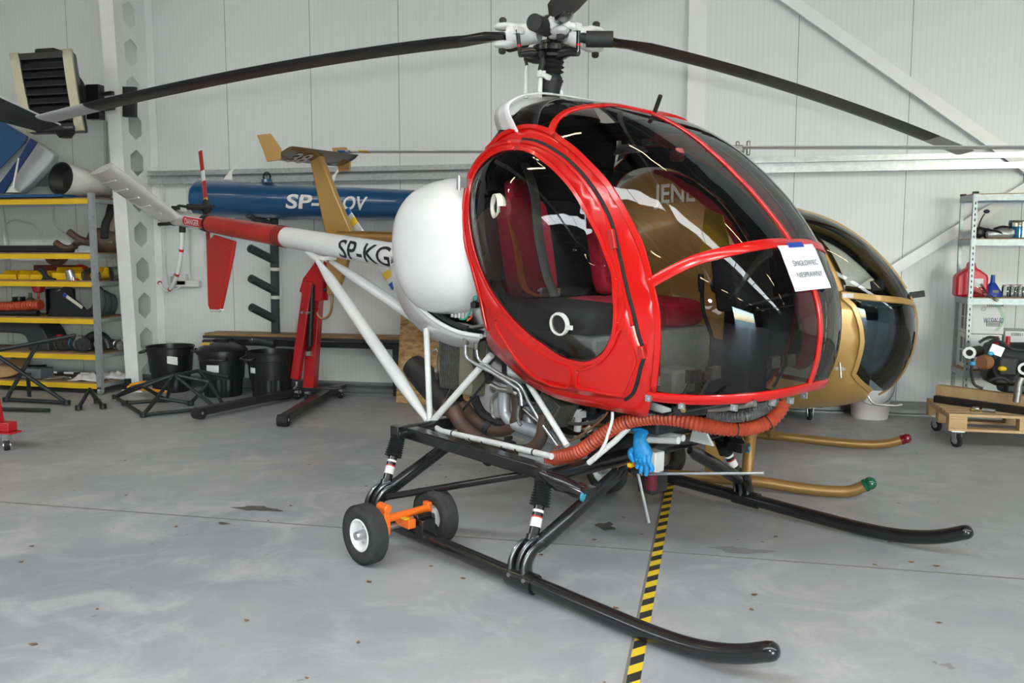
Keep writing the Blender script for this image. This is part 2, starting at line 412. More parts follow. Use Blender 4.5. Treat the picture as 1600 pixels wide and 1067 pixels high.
# hazard tape: one strip, black and yellow slanted bands
ym = bpy.data.materials.new('hazard_tape_bands'); ym.use_nodes = True; n = ym.node_tree.nodes; l = ym.node_tree.links
tc = n.new('ShaderNodeTexCoord'); sp = n.new('ShaderNodeSeparateXYZ'); l.new(tc.outputs['Object'], sp.inputs[0])
ma = n.new('ShaderNodeMath'); ma.operation = 'MULTIPLY_ADD'; ma.inputs[1].default_value = -1.; l.new(sp.outputs[0], ma.inputs[0]); l.new(sp.outputs[1], ma.inputs[2])
mo = n.new('ShaderNodeMath'); mo.operation = 'PINGPONG'; mo.inputs[1].default_value = .075; l.new(ma.outputs[0], mo.inputs[0])
lt = n.new('ShaderNodeMath'); lt.operation = 'LESS_THAN'; lt.inputs[1].default_value = .0375; l.new(mo.outputs[0], lt.inputs[0])
nz = n.new('ShaderNodeTexNoise'); nz.inputs['Scale'].default_value = 30; l.new(tc.outputs['Object'], nz.inputs['Vector'])
mx = n.new('ShaderNodeMix'); mx.data_type = 'RGBA'; mx.inputs['A'].default_value = (.78, .55, .03, 1); mx.inputs['B'].default_value = (.035, .035, .035, 1); l.new(lt.outputs[0], mx.inputs['Factor'])
l.new(mx.outputs['Result'], n['Principled BSDF'].inputs['Base Color']); n['Principled BSDF'].inputs['Roughness'].default_value = .45
m = MB().box((JX + .006, -.5, .0022), (.052, 19.0, .0012))
tag(m.build('hazard_tape', ym, flat=True), 'yellow and black striped hazard tape stuck along the floor under the red helicopter', 'floor tape')

# surface wiring on the back wall
def conduit(pts, r=.012, label=None):
    o = MB().tube(pts, r, 8).build('wiring_conduit', mat('pale_conduit', (.62, .64, .63), .5)); return tag(o, label, 'conduit')
Yc = YW - .03
conduit([(-6.358,9.34,2.426),(-6.379,9.34,1.408),(-6.362,9.34,1.218)] + [(-6.312,9.34,1.195),(-6.14,9.34,1.197)], label='thin vertical cable conduit on the wall beside the perforated column')
conduit([(-6.053,9.34,2.42),(-6.06,9.34,1.281)], label='second thin wall conduit dropping to the white sockets')
conduit([(-7.099,9.33,3.151),(-7.124,9.33,2.702),(-7.136,9.33,2.324),(-7.151,9.33,1.405)], .02, 'grey conduit pipe on the wall behind the left shelf rack')
conduit([(-7.019,9.31,3.22),(-7.033,9.31,2.321),(-7.047,9.31,1.406)], .03, 'thicker grey pipe on the wall behind the left shelf rack')
conduit([(-8.624,9.3,2.219), (-8.559,9.3,1.557), (-8.592,9.3,0.275)], .03, 'grey pipe at the picture edge behind the left shelf rack')
t = thing('wall_socket', (-6.156,9.34,1.227), 'white wall socket boxes below the conduits beside the column', 'socket')
m_sock = mat('white_socket', (.72, .73, .72), .4)
MB().box((-6.164,9.33,1.281), (.14, .06, .13)).build('switch_box', m_sock, t, bevel=.006)
MB().box((-6.089,9.33,1.236), (.34, .06, .075)).build('socket_strip', m_sock, t, bevel=.006)
MB().box((-6.245,9.31,1.273), (.075, .06, .10)).cyl((-6.242,9.31,1.334), (-6.202,9.25,1.336), .02).build('grey_plug', mat('grey_plug', (.30, .32, .34), .5), t, bevel=.006)
MB().tube(smooth_path([(-6.375,9.28,1.167),(-6.325,9.28,1.137),(-6.213,9.28,1.168),(-6.152,9.28,1.199)]), .01, 8).build('flex', m_sock, t)
t = tag(MB().box((-5.932,9.36,1.599), (.13, .004, .36)).build('wall_notice', mat('pale_paper', (.74, .75, .74), .6)), 'blank pale sheet pinned on the wall behind the red tail fin', 'notice')

# ================================================================ red and white helicopter (frame: x forward, y to its far side, z up, skid axis at z 0)
O_, FX, SD, UP = V((-0.312,4.7992,0.0649)) + V(0, 0, .006), V((0.8367,-0.5467,-0.0332)), V((0.547,0.8371,0)), V((0.0278,-0.0181,0.9994))
HF = Matrix(((FX.x, SD.x, UP.x, O_.x), (FX.y, SD.y, UP.y, O_.y), (FX.z, SD.z, UP.z, O_.z), (0, 0, 0, 1)))
FR[0] = HF
M_red = mat('red_gloss_paint', (.60, .006, .004), .25, coat=.4, var=.05, scale=3)
M_redd = mat('dull_red_paint', (.50, .022, .016), .35, coat=.2, var=.1, scale=8)
M_white = mat('white_gloss_paint', (.80, .80, .80), .25, coat=.4, var=.03)
M_whited = mat('white_worn_paint', (.74, .74, .73), .38, var=.08, scale=18)
M_black = mat('black_enamel', (.012, .012, .013), .26, coat=.35, var=.2, scale=10)
M_blackm = mat('black_matt', (.018, .018, .019), .6, var=.25, scale=20)
M_rub = mat('black_rubber', (.016, .016, .017), .7, var=.3, scale=30, bump=.2)
M_alu = mat('bright_aluminium', (.68, .69, .71), .3, .9, var=.1, scale=20)
M_steel = mat('worn_steel', (.42, .41, .39), .38, .9, var=.2, scale=30)
M_rust = mat('burnt_exhaust_steel', (.085, .066, .056), .62, .45, var=.35, scale=9, mottle=(.15, .075, .045))
M_soot = mat('sooty_steel', (.045, .043, .043), .6, .4, var=.3, scale=12)
M_glass = glass('smoked_canopy', (.50, .475, .45), refl=1.25)
M_glassd = glass('clear_door_bubble', (.78, .78, .78), refl=1.3)
M_glassr = glass('dark_roof_glazing', (.07, .07, .075), refl=1.4)
M_seat = mat('crimson_seat_cloth', (.58, .014, .05), .8, var=.15, scale=40, bump=.15)
M_grey = mat('grey_green_panel', (.50, .55, .52), .55, var=.08, scale=25)
heli = thing('helicopter', (0, 0, 0), 'red and white helicopter with bubble canopy, black skids and black rotor blades', 'helicopter', M=HF)

# --- the cabin egg: side profile in polar form about a centre, superelliptic in width
E_RR = [1.4148,1.4074,1.3991,1.3897,1.3786,1.3656,1.3509,1.3349,1.3182,1.3011,1.2838,1.2664,1.2488,1.231,1.2131,1.1951,1.177,1.159,1.1411,1.1237,1.1072,1.0918,1.078,1.0655,1.0541,1.0432,1.0326,1.0221,1.0116,1.0011,0.9908,0.9806,0.971,0.9625,0.9556,0.9505,0.9471,0.945,0.9435,0.9424,0.9414,0.9405,0.9395,0.9385,0.9376,0.9366,0.9358,0.9352,0.9351,0.9359,0.9378,0.9409,0.9449,0.9495,0.9545,0.9595,0.9646,0.9698,0.975,0.9804,0.9861,0.9921,0.9984,1.0049,1.0114,1.0179,1.024,1.0297,1.0349,1.0394,1.0432,1.0462,1.0482,1.0491,1.0487,1.0469,1.0438,1.0393,1.0336,1.0269,1.0192,1.0108,1.0018,0.9923,0.982,0.9707,0.9581,0.9442,0.9291,0.9134,0.8975,0.8818,0.8664,0.8516,0.837,0.8228,0.8091,0.7959,0.7835,0.772,0.7612,0.751,0.7413,0.7322,0.724,0.7167,0.7105,0.7052,0.7005,0.6961,0.692,0.6883,0.6853,0.6832,0.6823,0.6822,0.6829,0.6839,0.6854,0.6875,0.6903,0.694,0.6986,0.704,0.7098,0.716,0.7227,0.7298,0.7376,0.746,0.755,0.7645,0.7746,0.7854,0.7967,0.8087,0.8213,0.8344,0.8482,0.8625,0.8773,0.8926,0.9087,0.9257,0.9438,0.9627,0.9822,1.0022,1.0226,1.0434,1.0646,1.0863,1.1082,1.1303,1.1522,1.1739,1.195,1.2157,1.2358,1.2556,1.275,1.2938,1.3117,1.3285,1.344,1.3584,1.3719,1.3846,1.3963,1.4064,1.4145,1.4206,1.4249,1.4279,1.4302,1.4315,1.4317,1.4301,1.4265,1.4213]
E_QQ = [3.6423,3.6318,3.6231,3.6164,3.6112,3.6074,3.6047,3.6029,3.6017,3.601,3.6005,3.6003,3.6001,3.6001,3.6,3.6,3.6,3.6,3.6,3.6,3.6,3.6,3.6,3.6,3.6,3.6,3.6,3.6,3.6,3.6,3.6,3.6,3.5999,3.5998,3.5996,3.5993,3.5987,3.5978,3.5963,3.5941,3.591,3.5866,3.5808,3.5733,3.5641,3.553,3.5401,3.5255,3.5093,3.4919,3.4735,3.4542,3.4343,3.414,3.3935,3.3728,3.352,3.3311,3.3102,3.2893,3.2684,3.2475,3.2266,3.2058,3.1851,3.1646,3.1444,3.1246,3.1053,3.0868,3.0691,3.0523,3.0368,3.0225,3.0095,2.9978,2.9873,2.9782,2.9703,2.964,2.9596,2.9574,2.9582,2.9626,2.9716,2.9861,3.0068,3.034,3.0681,3.1092,3.157,3.2109,3.2704,3.3351,3.4045,3.4782,3.5564,3.6387,3.7251,3.8155,3.9098,4.0073,4.1075,4.2093,4.3117,4.4137,4.5139,4.6109,4.7037,4.7912,4.8727,4.9475,5.0149,5.075,5.1276,5.1726,5.2098,5.2392,5.2611,5.2758,5.2835,5.2846,5.28,5.2706,5.2573,5.2407,5.2216,5.2008,5.1785,5.155,5.1305,5.1047,5.0777,5.0492,5.0189,4.9867,4.9525,4.9162,4.878,4.8379,4.7962,4.7533,4.7093,4.6646,4.6195,4.5743,4.5293,4.4848,4.4411,4.3985,4.3573,4.3178,4.2803,4.2448,4.2116,4.1804,4.1512,4.1238,4.0978,4.073,4.0491,4.0259,4.0031,3.9806,3.9583,3.9361,3.914,3.892,3.87,3.848,3.8262,3.8045,3.783,3.7619,3.7413,3.7215,3.7027,3.6851,3.6691,3.6547]
EXC, EZC, EW, EP = -0.05, 1.45, 0.7, 2
def lerp_(x, xs, ys):
    if x <= xs[0]: return ys[0]
    for i in range(1, len(xs)):
        if x <= xs[i]: t = (x - xs[i - 1]) / (xs[i] - xs[i - 1]); return ys[i - 1] + (ys[i] - ys[i - 1]) * t
    return ys[-1]
def tab(T_, a):                      # periodic table over the angle -pi .. pi
    n = len(T_); f = ((a + pi) % (2 * pi)) / (2 * pi) * n; i = int(f) % n; t = f - int(f); return T_[i] + (T_[(i + 1) % n] - T_[i]) * t
def make_egg(RT_, xc, zc, W, p, q):
    def pt(u, v, side):
        t = min(1., hypot(u, v)); a = atan2(v, u); d = sin(t * pi / 2); r = tab(RT_, a) * d
        return V(xc + r * cos(a), side * W * max(0., 1 - d ** p) ** (1 / q(a)), zc + r * sin(a))
    def raw(u, v, side, e=.012):
        N = (pt(u + e, v, side) - pt(u - e, v, side)).cross(pt(u, v + e, side) - pt(u, v - e, side))
        if N.length < 1e-12: return V(0, side, 0)
        N.normalize(); return N if N.y * side > 0 else -N
    def nrm(u, v, side=-1):
        t = hypot(u, v)
        if t < .955: return raw(u, v, side)
        a = atan2(v, u); e2 = .05; r1, r2 = tab(RT_, a - e2), tab(RT_, a + e2)
        tx = V(r2 * cos(a + e2) - r1 * cos(a - e2), 0, r2 * sin(a + e2) - r1 * sin(a - e2)).normalized(); N = V(tx.z, 0, -tx.x)
        k = min(1., (1 - min(t, 1.)) / .045); k = k * k * (3 - 2 * k) if k < 1 else 1
        n2 = raw(u * .955 / t, v * .955 / t, side); return (N * (1 - k) + n2 * k).normalized()
    def S(u, v, side=-1, off=0.):
        P = pt(u, v, side); return P + nrm(u, v, side) * off if off else P
    S.nrm = nrm
    return S
S = make_egg(E_RR, EXC, EZC, EW, EP, lambda a: tab(E_QQ, a))
def pane(name, m_, parent, S, poly, side=-1, off=0., step=.035, bulge=None):     # a smooth sheet of glazing with the surface's own normals
    fs = tri2d(poly, (), step); uv_ = list(tri2d.verts); M = MW[parent].inverted() @ FR[0]; R3 = M.to_3x3()
    P = [S(u, v, side, off + (bulge(u, v) if bulge else 0)) for u, v in uv_]
    if bulge:
        N = []
        for u, v in uv_:
            e = .01; f = lambda a, b: S(a, b, side, off + bulge(a, b)); n_ = (f(u + e, v) - f(u - e, v)).cross(f(u, v + e) - f(u, v - e)).normalized(); N.append(n_ if n_.y * side > 0 else -n_)
    else: N = [S.nrm(u, v, side) for u, v in uv_]
    out = []
    for t in fs:
        n_ = (P[t[1]] - P[t[0]]).cross(P[t[2]] - P[t[0]]); out.append(t if n_.dot(N[t[0]]) > 0 else t[::-1])
    me = bpy.data.meshes.new(name); me.from_pydata([M @ p for p in P], [], out)
    for f in me.polygons: f.use_smooth = True
    me.normals_split_custom_set_from_vertices([(R3 @ n_).normalized() for n_ in N]); me.materials.append(m_)
    o = bpy.data.objects.new(name, me); COL.objects.link(o); o.parent = parent; MW[o] = MW[parent]; return o
def patch(mb, S, poly, holes=(), side=-1, off=0., step=.045, bulge=None):
    fs = tri2d(poly, holes, step); mb.add([S(u, v, side, off + (bulge(u, v) if bulge else 0)) for u, v in tri2d.verts], fs); return mb
def strip(mb, S, line, w0, off=.004, th=.006, w1=None, side=-1, lift=None):       # raised band along a line in the egg's map
    P = [S(u, v, side, off) for u, v in line]; n = len(P); rows = []
    for i in range(n):
        u, v = line[i]; N = (S(u, v, side, .03) - S(u, v, side, 0.001)).normalized()
        t = (P[min(i + 1, n - 1)] - P[max(i - 1, 0)]).normalized(); c_ = N.cross(t).normalized()
        ww = w0 if w1 is None else w0 + (w1 - w0) * i / (n - 1); a = c_ * ww / 2
        rows.append([P[i] - a - N * th, P[i] - a + N * .0, P[i] - a * .8 + N * th * .5, P[i] + a * .8 + N * th * .5, P[i] + a, P[i] + a - N * th])
    return mb.grid(rows)
def rivets(mb, S, line, every=.09, off=.008, r=.005, side=-1):
    P = [S(u, v, side, 0) for u, v in line]; L_ = sum((b - a).length for a, b in zip(P, P[1:])); k = max(2, int(L_ / every)); acc = 0; nxt = every / 2
    for i in range(len(P) - 1):
        d = (P[i + 1] - P[i]).length
        while nxt <= acc + d:
            t = (nxt - acc) / max(d, 1e-9); u = line[i][0] + (line[i + 1][0] - line[i][0]) * t; v = line[i][1] + (line[i + 1][1] - line[i][1]) * t
            a = S(u, v, side, off - .003); b = S(u, v, side, off + .003)
            if (b - a).length > 1e-6: mb.lathe([(r, 0), (r * .8, .003), (r * .3, .0045)], a, (b - a), 6)
            nxt += every
        acc += d
    return mb
def dense(poly, n=6, closed=True): return [(p.x, p.y) for p in (smooth_path([(a, b, 0) for a, b in poly], n, closed))]
def densel(poly, k=10): 
    P = resample([(a, b, 0) for a, b in poly], k); return [(p.x, p.y) for p in P]

W_EDGE = [(-0.168,0.5226),(-0.1321,0.5118),(-0.0491,0.499),(0.0939,0.4548),(0.1974,0.4034),(0.2789,0.3198),(0.3288,0.2259),(0.3522,0.1349),(0.3446,0.0337),(0.3321,-0.0338),(0.3315,-0.0909),(0.3278,-0.1374),(0.3221,-0.2065),(0.3183,-0.2728),(0.3126,-0.3588)]
SEAM = [(-0.2828,0.4284),(-0.2345,0.442),(-0.1716,0.4468),(-0.0882,0.4397),(-0.025,0.425),(0.0609,0.3945),(0.1537,0.3357),(0.2211,0.2587),(0.251,0.1619),(0.25,0.0615),(0.235,-0.0371),(0.2469,-0.1185),(0.2598,-0.1736),(0.2728,-0.2028),(0.2777,-0.2298),(0.2666,-0.2695),(0.2584,-0.3234),(0.2412,-0.3825),(0.2115,-0.4166)]
DOORB = [(0.1674,-0.421),(0.0633,-0.4371),(-0.0403,-0.4333),(-0.165,-0.4282),(-0.2367,-0.3923),(-0.2997,-0.3226),(-0.3452,-0.2653),(-0.3645,-0.2262)]
REAR = [(-0.3674,-0.2013),(-0.3578,-0.1538),(-0.345,-0.0799),(-0.3583,-0.0128),(-0.389,0.0443),(-0.415,0.104),(-0.4328,0.1586),(-0.4479,0.2147),(-0.457,0.2722),(-0.4394,0.3301),(-0.4082,0.3684),(-0.3658,0.4),(-0.3261,0.4169)]
SILL = [(0.3019,-0.4227),(0.2825,-0.4945),(0.2253,-0.4925),(0.1485,-0.4963),(0.0483,-0.5001),(-0.0591,-0.4936),(-0.1546,-0.4857),(-0.2503,-0.4442),(-0.2951,-0.3966),(-0.3469,-0.3397),(-0.39,-0.2958),(-0.4027,-0.2684),(-0.3956,-0.2349)]
TOPB = [(-0.4238,0.3598),(-0.4092,0.3896),(-0.3908,0.4332),(-0.3562,0.4637),(-0.3284,0.4888),(-0.2981,0.5057),(-0.2545,0.5185),(-0.2115,0.5241)]
WIN = [(-0.2791,0.3714),(-0.2195,0.3808),(-0.1651,0.3718),(-0.0956,0.3565),(0.0018,0.3185),(0.1028,0.2502),(0.18,0.1564),(0.2001,0.0315),(0.1828,-0.0407),(0.177,-0.1156),(0.1695,-0.1795),(0.1396,-0.2419),(0.0832,-0.2848),(0.0241,-0.2955),(-0.0639,-0.2756),(-0.1453,-0.2218),(-0.1986,-0.1673),(-0.239,-0.1084),(-0.2746,-0.0546),(-0.3088,0.0011),(-0.3432,0.0613),(-0.3809,0.1382),(-0.4088,0.2334),(-0.3918,0.2976),(-0.3444,0.3442)]
def sm(l_, k=3): return densel([(p.x, p.y) for p in smooth_path([(a, b, 0) for a, b in l_], 6)], k * len(l_))
SEAMs, REARs = sm(SEAM), sm(REAR)
OUT = sm(W_EDGE) + sm(SILL) + sm(REAR[:-3]) + sm(TOPB)
DOOR = SEAMs + sm(DOORB) + REARs
win = dense(WIN, 3); outp = OUT; doorp = DOOR
frame = patch(MB(), S, outp, [win], off=.0)
strip(frame, S, densel(sm(W_EDGE), 44), .03, .006, .008); rivets(frame, S, densel([(u * .985, v * .985) for u, v in W_EDGE], 30), .1, .004)
strip(frame, S, densel(sm(TOPB + W_EDGE[:1]), 30), .028, .006, .008)
SILLI = [(0.2648,-0.4504),(0.1554,-0.4541),(-0.0029,-0.4605),(-0.1371,-0.4523),(-0.2251,-0.4151),(-0.3058,-0.335),(-0.3656,-0.2756)]
rivets(frame, S, densel(SILLI, 20), .07, .0)
frame.build('door_frame', M_red, heli, solid=.004, off=-1)
seal = MB(); strip(seal, S, densel(SEAMs, 70), .026, .004, .008); seal.build('door_seal', M_rub, heli)
# the door: pressed panel round a blown window
dm = patch(MB(), S, [(u * .992, v * .992) if i < len(SEAMs) else (u, v) for i, (u, v) in enumerate(doorp)], [win], off=.012)
def scaled(poly, k):
    cx = sum(p[0] for p in poly) / len(poly); cy = sum(p[1] for p in poly) / len(poly); return [(cx + (u - cx) * k, cy + (v - cy) * k) for u, v in poly]
rim = scaled(win, 1.03); strip(dm, S, rim + rim[:1], .022, .014, .006)
P1 = [(-0.292,-0.1481),(-0.2751,-0.1425),(-0.2602,-0.1601),(-0.2136,-0.2253),(-0.1469,-0.2806),(-0.0646,-0.3159),(-0.0069,-0.3241),(0.0044,-0.346),(-0.0127,-0.3999),(-0.0421,-0.4159),(-0.1308,-0.4141),(-0.203,-0.3788),(-0.2638,-0.2969),(-0.2957,-0.2006),(-0.2985,-0.1621)]
P2 = [(0.0384,-0.3364),(0.0771,-0.3179),(0.1361,-0.2743),(0.175,-0.219),(0.1961,-0.1588),(0.2129,-0.1474),(0.2279,-0.1561),(0.2438,-0.2054),(0.2556,-0.2479),(0.2381,-0.3122),(0.2114,-0.3872),(0.1941,-0.3974),(0.1237,-0.4057),(0.0398,-0.4093),(0.0244,-0.3975)]
for PP in (P1, P2):
    dd = dense(PP, 4); strip(dm, S, dd + dd[:1], .013, .015, .010)
ol = densel([(u * .97, v * .97) for u, v in SEAMs[:44]], 44); strip(dm, S, ol, .016, .016, .007)
ol2 = densel([(u * .965, v * .965) for u, v in REARs], 44); strip(dm, S, ol2, .016, .015, .006); rivets(dm, S, ol2, .1, .018)
rivets(dm, S, scaled(win, 1.055), .1, .014)
door = dm.build('door', M_red, heli, solid=.008, off=-1)
wc = (sum(p[0] for p in win) / len(win), sum(p[1] for p in win) / len(win))
def wb(u, v):
    best = 9
    for i in range(len(win)):
        (a, b), (c_, d) = win[i - 1], win[i]; ex, ey = c_ - a, d - b; t = max(0, min(1, ((u - a) * ex + (v - b) * ey) / (ex * ex + ey * ey + 1e-12))); best = min(best, hypot(a + t * ex - u, b + t * ey - v))
    k = min(1, best / .26); return .065 * (1 - (1 - k) ** 2.2)
pane('door_window', M_glassd, door, S, scaled(win, 1.012), off=.010, bulge=wb, step=.025)
M_clear = glass('clear_plastic', (.86, .85, .80), .05, 1.8)
# round air vents in the blown window
vn = MB(); P = S(*(0.0169,-0.1593), -1, .078); N = (P - S(*(0.0169,-0.1593), -1, 0)).normalized(); hx_ = MB()
vn.lathe([(.055, -.012), (.058, .0), (.055, .012), (.046, .012), (.046, -.01)], P, N, 28, cap=False).box(P + V(.07, -.005, -.01), (.03, .015, .02)); vn.build('air_vent', mat('vent_ring', (.62, .62, .58), .35), door)
MB().lathe([(.0, .004), (.046, .004)], P, N, 28, cap=False).build('vent_disc', M_clear, door)
P = S(*(-0.2218,0.156), -1, .075); vn = MB().lathe([(.044, .0), (.060, .012), (.062, .02), (.056, .02), (.045, .006)], P, N + V(-.5, 0, .1), 28, cap=False).lathe([(.062, .02), (.066, -.01), (.05, -.03)], P, N + V(-.5, 0, .1), 28, cap=False, arc=pi * 1.2)
vn.build('air_scoop', mat('scoop_plastic', (.70, .68, .58), .35), door)
# hinge, latch and hand hold
hp = V(*S(*(-0.4362,0.2286), -1, .03))
MB().box(hp, (.07, .03, .05)).cyl(hp + V(-.035, -.01, -.035), hp + V(-.035, -.01, .04), .013).cyl(hp + V(-.05, .05, .02), hp + V(-.02, 0, 0), .012).build('hinge', M_alu, door)
hp2 = V(*S(*(-0.3495,-0.0859), -1, .02)); MB().lathe([(.014, 0), (.014, .012), (.006, .015)], hp2, (0, -1, 0), 12).build('door_bolt', mat('teal_bolt', (.1, .35, .34), .4, .5), door)
l1 = S(*(0.2421,0.2027), -1, .024); l2 = S(*(0.2475,0.1097), -1, .024); MB().bar(l1, l2, .03, .02, (0, -1, 0)).build('latch', M_redd, door, bevel=.004)
l1 = S(*(0.2726,-0.1947), -1, .024); l2 = S(*(0.282,-0.2337), -1, .024); MB().bar(l1, l2, .03, .02, (0, -1, 0)).build('latch', M_redd, door, bevel=.004)
# black lining inside both door rings
for sd_ in (-1, 1):
    lo2 = patch(MB(), S, [(u * .985, v * .985) for u, v in outp], [win], side=sd_, off=-.014); lo2.build('door_lining', mat('black_door_lining', (.012, .012, .013), .7, spec=.2), heli)
# far door, plainer: mirrored frame, door and window
f2 = patch(MB(), S, outp, [win], side=1); strip(f2, S, densel(sm(W_EDGE), 44), .03, .006, .008, side=1); f2.build('door_frame', M_red, heli, solid=.004, off=-1)
d2 = patch(MB(), S, doorp, [win], side=1, off=.012).build('door', M_red, heli, solid=.008, off=-1)
pane('door_window', M_glassd, d2, S, scaled(win, 1.012), side=1, off=.010, bulge=wb, step=.04)

# --- windscreen, roof glazing and their red strips
ARCH = [(-0.1842,0.5169),(-0.199,0.595),(-0.1923,0.6744),(-0.1615,0.7603),(-0.119,0.8619),(-0.1472,0.9653)]
HOR = [(0.3357,-0.0141),(0.4344,0.03),(0.5542,0.0803),(0.7066,0.1278),(0.858,0.1752),(0.9719,0.2101)]
BOT = [(0.2958,-0.3817),(0.3952,-0.3831),(0.5072,-0.3902),(0.6142,-0.4019),(0.7513,-0.432),(0.8612,-0.4711)]
ang = lambda p: atan2(p[1], p[0])
A0 = 1.6681; A1 = 0.2049; A2 = -0.5003
def arc(a, b, n=16): return [(cos(a + (b - a) * i / n), sin(a + (b - a) * i / n)) for i in range(n + 1)]
HOR = HOR + [(cos(A1), sin(A1))]; BOT = BOT + [(cos(A2), sin(A2))]; ARCH = ARCH + [(cos(A0), sin(A0))]
dens = lambda l_, k: densel([(p.x, p.y) for p in smooth_path([(a, b, 0) for a, b in l_], 6)], k)
HORd, BOTd, ARCHd = dens(HOR, 30), dens(BOT, 30), dens(ARCH, 24)
iH = 9
WU = W_EDGE[:iH + 1]
up_ = ARCHd + arc(A0, A1, 24)[1:-1] + HORd[::-1] + W_EDGE[1:iH][::-1]
lo_ = HORd + arc(A1, A2, 18)[1:-1] + BOTd[::-1] + W_EDGE[iH + 1:][::-1]
lo_ = HORd + arc(A1, A2, 18)[1:-1] + BOTd[::-1] + W_EDGE[iH:-1][::-1]
for sd_ in (-1, 1):
    pane('windscreen', M_glass, heli, S, up_, sd_); pane('windscreen', M_glass, heli, S, lo_, sd_)
RTOP = 2.02
roof_ = arc(A0, RTOP, 14) + [(-0.4589,0.6338),(-0.4285,0.4608),(-0.4307,0.3688)] + TOPB[1:] + ARCHd[:-1]
for sd_ in (-1, 1): pane('roof_glazing', M_glassr, heli, S, roof_, sd_)
def both(name, line, w0, w1=None, rv=.1):
    m = MB()
    for sd_ in (-1, 1):
        strip(m, S, line, w0, .006, .008, w1, side=sd_); rivets(m, S, [(u * .999, v * .999) for u, v in line], rv, .008, .0055, side=sd_)
    return m.build(name, M_red, heli)
both('windscreen_strip', HORd, .05); both('windscreen_strip', ARCHd, .048, .03); both('windscreen_strip', BOTd, .05)
m = MB()
for sd_ in (-1,): strip(m, S, arc(A0, A2, 60), .022, .006, .008, .032, side=sd_); rivets(m, S, arc(A0, A2, 60), .13, .009)
m.build('centre_strip', M_red, heli)
# clips along the lower strip
for p in [(0.384,-0.58,0.89),(0.53,-0.522,0.87),(0.727,-0.399,0.879),(0.831,-0.249,0.902),(0.852,-0.122,0.899),(0.863,-0.016,0.913)]: MB().box(p, (.03, .014, .03)).cyl(V(p) + V(0, -.007, -.004), V(p) + V(0, -.012, -.004), .006).build('fastener_clip', M_alu, heli)
# aerial on the bubble
a, b_ = (-0.118,0.029,2.286), (-0.059,0,2.371)
MB().cyl(a, b_, .012, .012, 10).build('aerial', M_blackm, heli)
MB().lathe([(.022, 0), (.018, .008)], a, V(b_) - V(a), 14).build('aerial_base', M_alu, heli)

# --- white hoop fairing over the roof behind the door arch
fr_ = [(-0.55,-0.539,2.144),(-0.55,-0.579,2.193),(-0.55,-0.622,2.254),(-0.55,-0.623,2.296),(-0.55,-0.555,2.336),(-0.55,-0.461,2.362),(-0.55,-0.274,2.382)]
bk_ = [(-0.76,-0.478,2.131),(-0.76,-0.511,2.2),(-0.76,-0.531,2.252),(-0.76,-0.509,2.302),(-0.76,-0.438,2.349),(-0.76,-0.336,2.39),(-0.76,-0.158,2.419)]
fr_ = smooth_path(fr_ + [(p[0], -p[1], p[2]) for p in fr_[::-1]], 5); bk_ = smooth_path(bk_ + [(p[0], -p[1], p[2]) for p in bk_[::-1]], 5)
MB().grid([fr_, [a.lerp(b_, .33) + V(0, 0, .004) for a, b_ in zip(fr_, bk_)], [a.lerp(b_, .66) + V(0, 0, .004) for a, b_ in zip(fr_, bk_)], bk_]).build('roof_hoop', M_white, heli, solid=.008)
# --- cabin floor, bulkhead and inside
M_in = mat('black_cabin_lining', (.008, .008, .009), .85, var=.2, scale=15, spec=.12)
def section(x0, z0, x1, z1, n=24, k=.93):        # slice of the egg between two points of its side view
    pts = []
    for i in range(n + 1):
        t = i / n; x, z = x0 + (x1 - x0) * t, z0 + (z1 - z0) * t; a = atan2(z - EZC, x - EXC)
        d = min(.999, hypot(x - EXC, z - EZC) / tab(E_RR, a))
        pts.append((x, k * EW * (1 - d ** EP) ** (1 / tab(E_QQ, a)), z))
    return pts
def wall_(x0, z0, x1, z1, k=.93):
    s_ = section(x0, z0, x1, z1, k=k); return MB().grid([[(x, y, z) for x, y, z in s_], [(x, y * .4, z) for x, y, z in s_], [(x, -y * .4, z) for x, y, z in s_], [(x, -y, z) for x, y, z in s_]])
b1 = wall_(-.70, 2.30, -.86, 1.9); b2 = wall_(-.86, 1.9, -.86, 1.45); b3 = wall_(-.86, 1.45, -.66, 1.0); b4 = wall_(-.66, 1.0, -.40, .84)
m = MB()
for q in (b1, b2, b3, b4): m.add(q.v, q.f)
m.build('bulkhead', M_in, heli, solid=.01)
wall_(-.40, .84, .42, .80, .97).build('cabin_floor', M_in, heli, solid=.012)
wall_(.42, .80, .84, .93, .95).build('cabin_floor', mat('dark_toe_board', (.03, .032, .034), .5), heli, solid=.012)
# bench box, cushions and seat backs (three seats)
bx = MB().box((-.33, 0, .985), (.64, 1.04, .28)); bx.build('seat_box', M_grey, heli, bevel=.02)
def pad(name, c_, d, e=5., R=None, m_=M_seat, parent=heli): return MB().ell(c_, (d[0] / 2, d[1] / 2, d[2] / 2), 28, 14, e, R).build(name, m_, parent)
tilt = Matrix.Rotation(radians(-13), 3, 'Y')
for y, mm in ((-.35, M_blackm), (0, M_seat), (.35, M_seat)): pad('seat_cushion', (-.33, y, 1.20), (.60, .345, .17), 4.5, m_=mm)
for y in (-.36, .36):
    pad('seat_back', (-.66, y, 1.55), (.12, .33, .56), 6, tilt)
    pad('headrest', (-.735, y, 1.86), (.08, .17, .14), 6, tilt)
pad('middle_back', (-.70, 0, 1.55), (.08, .34, .56), 6, tilt, m_=M_in)
M_belt = mat('grey_belt_webbing', (.14, .15, .14), .7, var=.1, scale=60); M_orange = mat('orange_strap', (.75, .16, .03), .7)
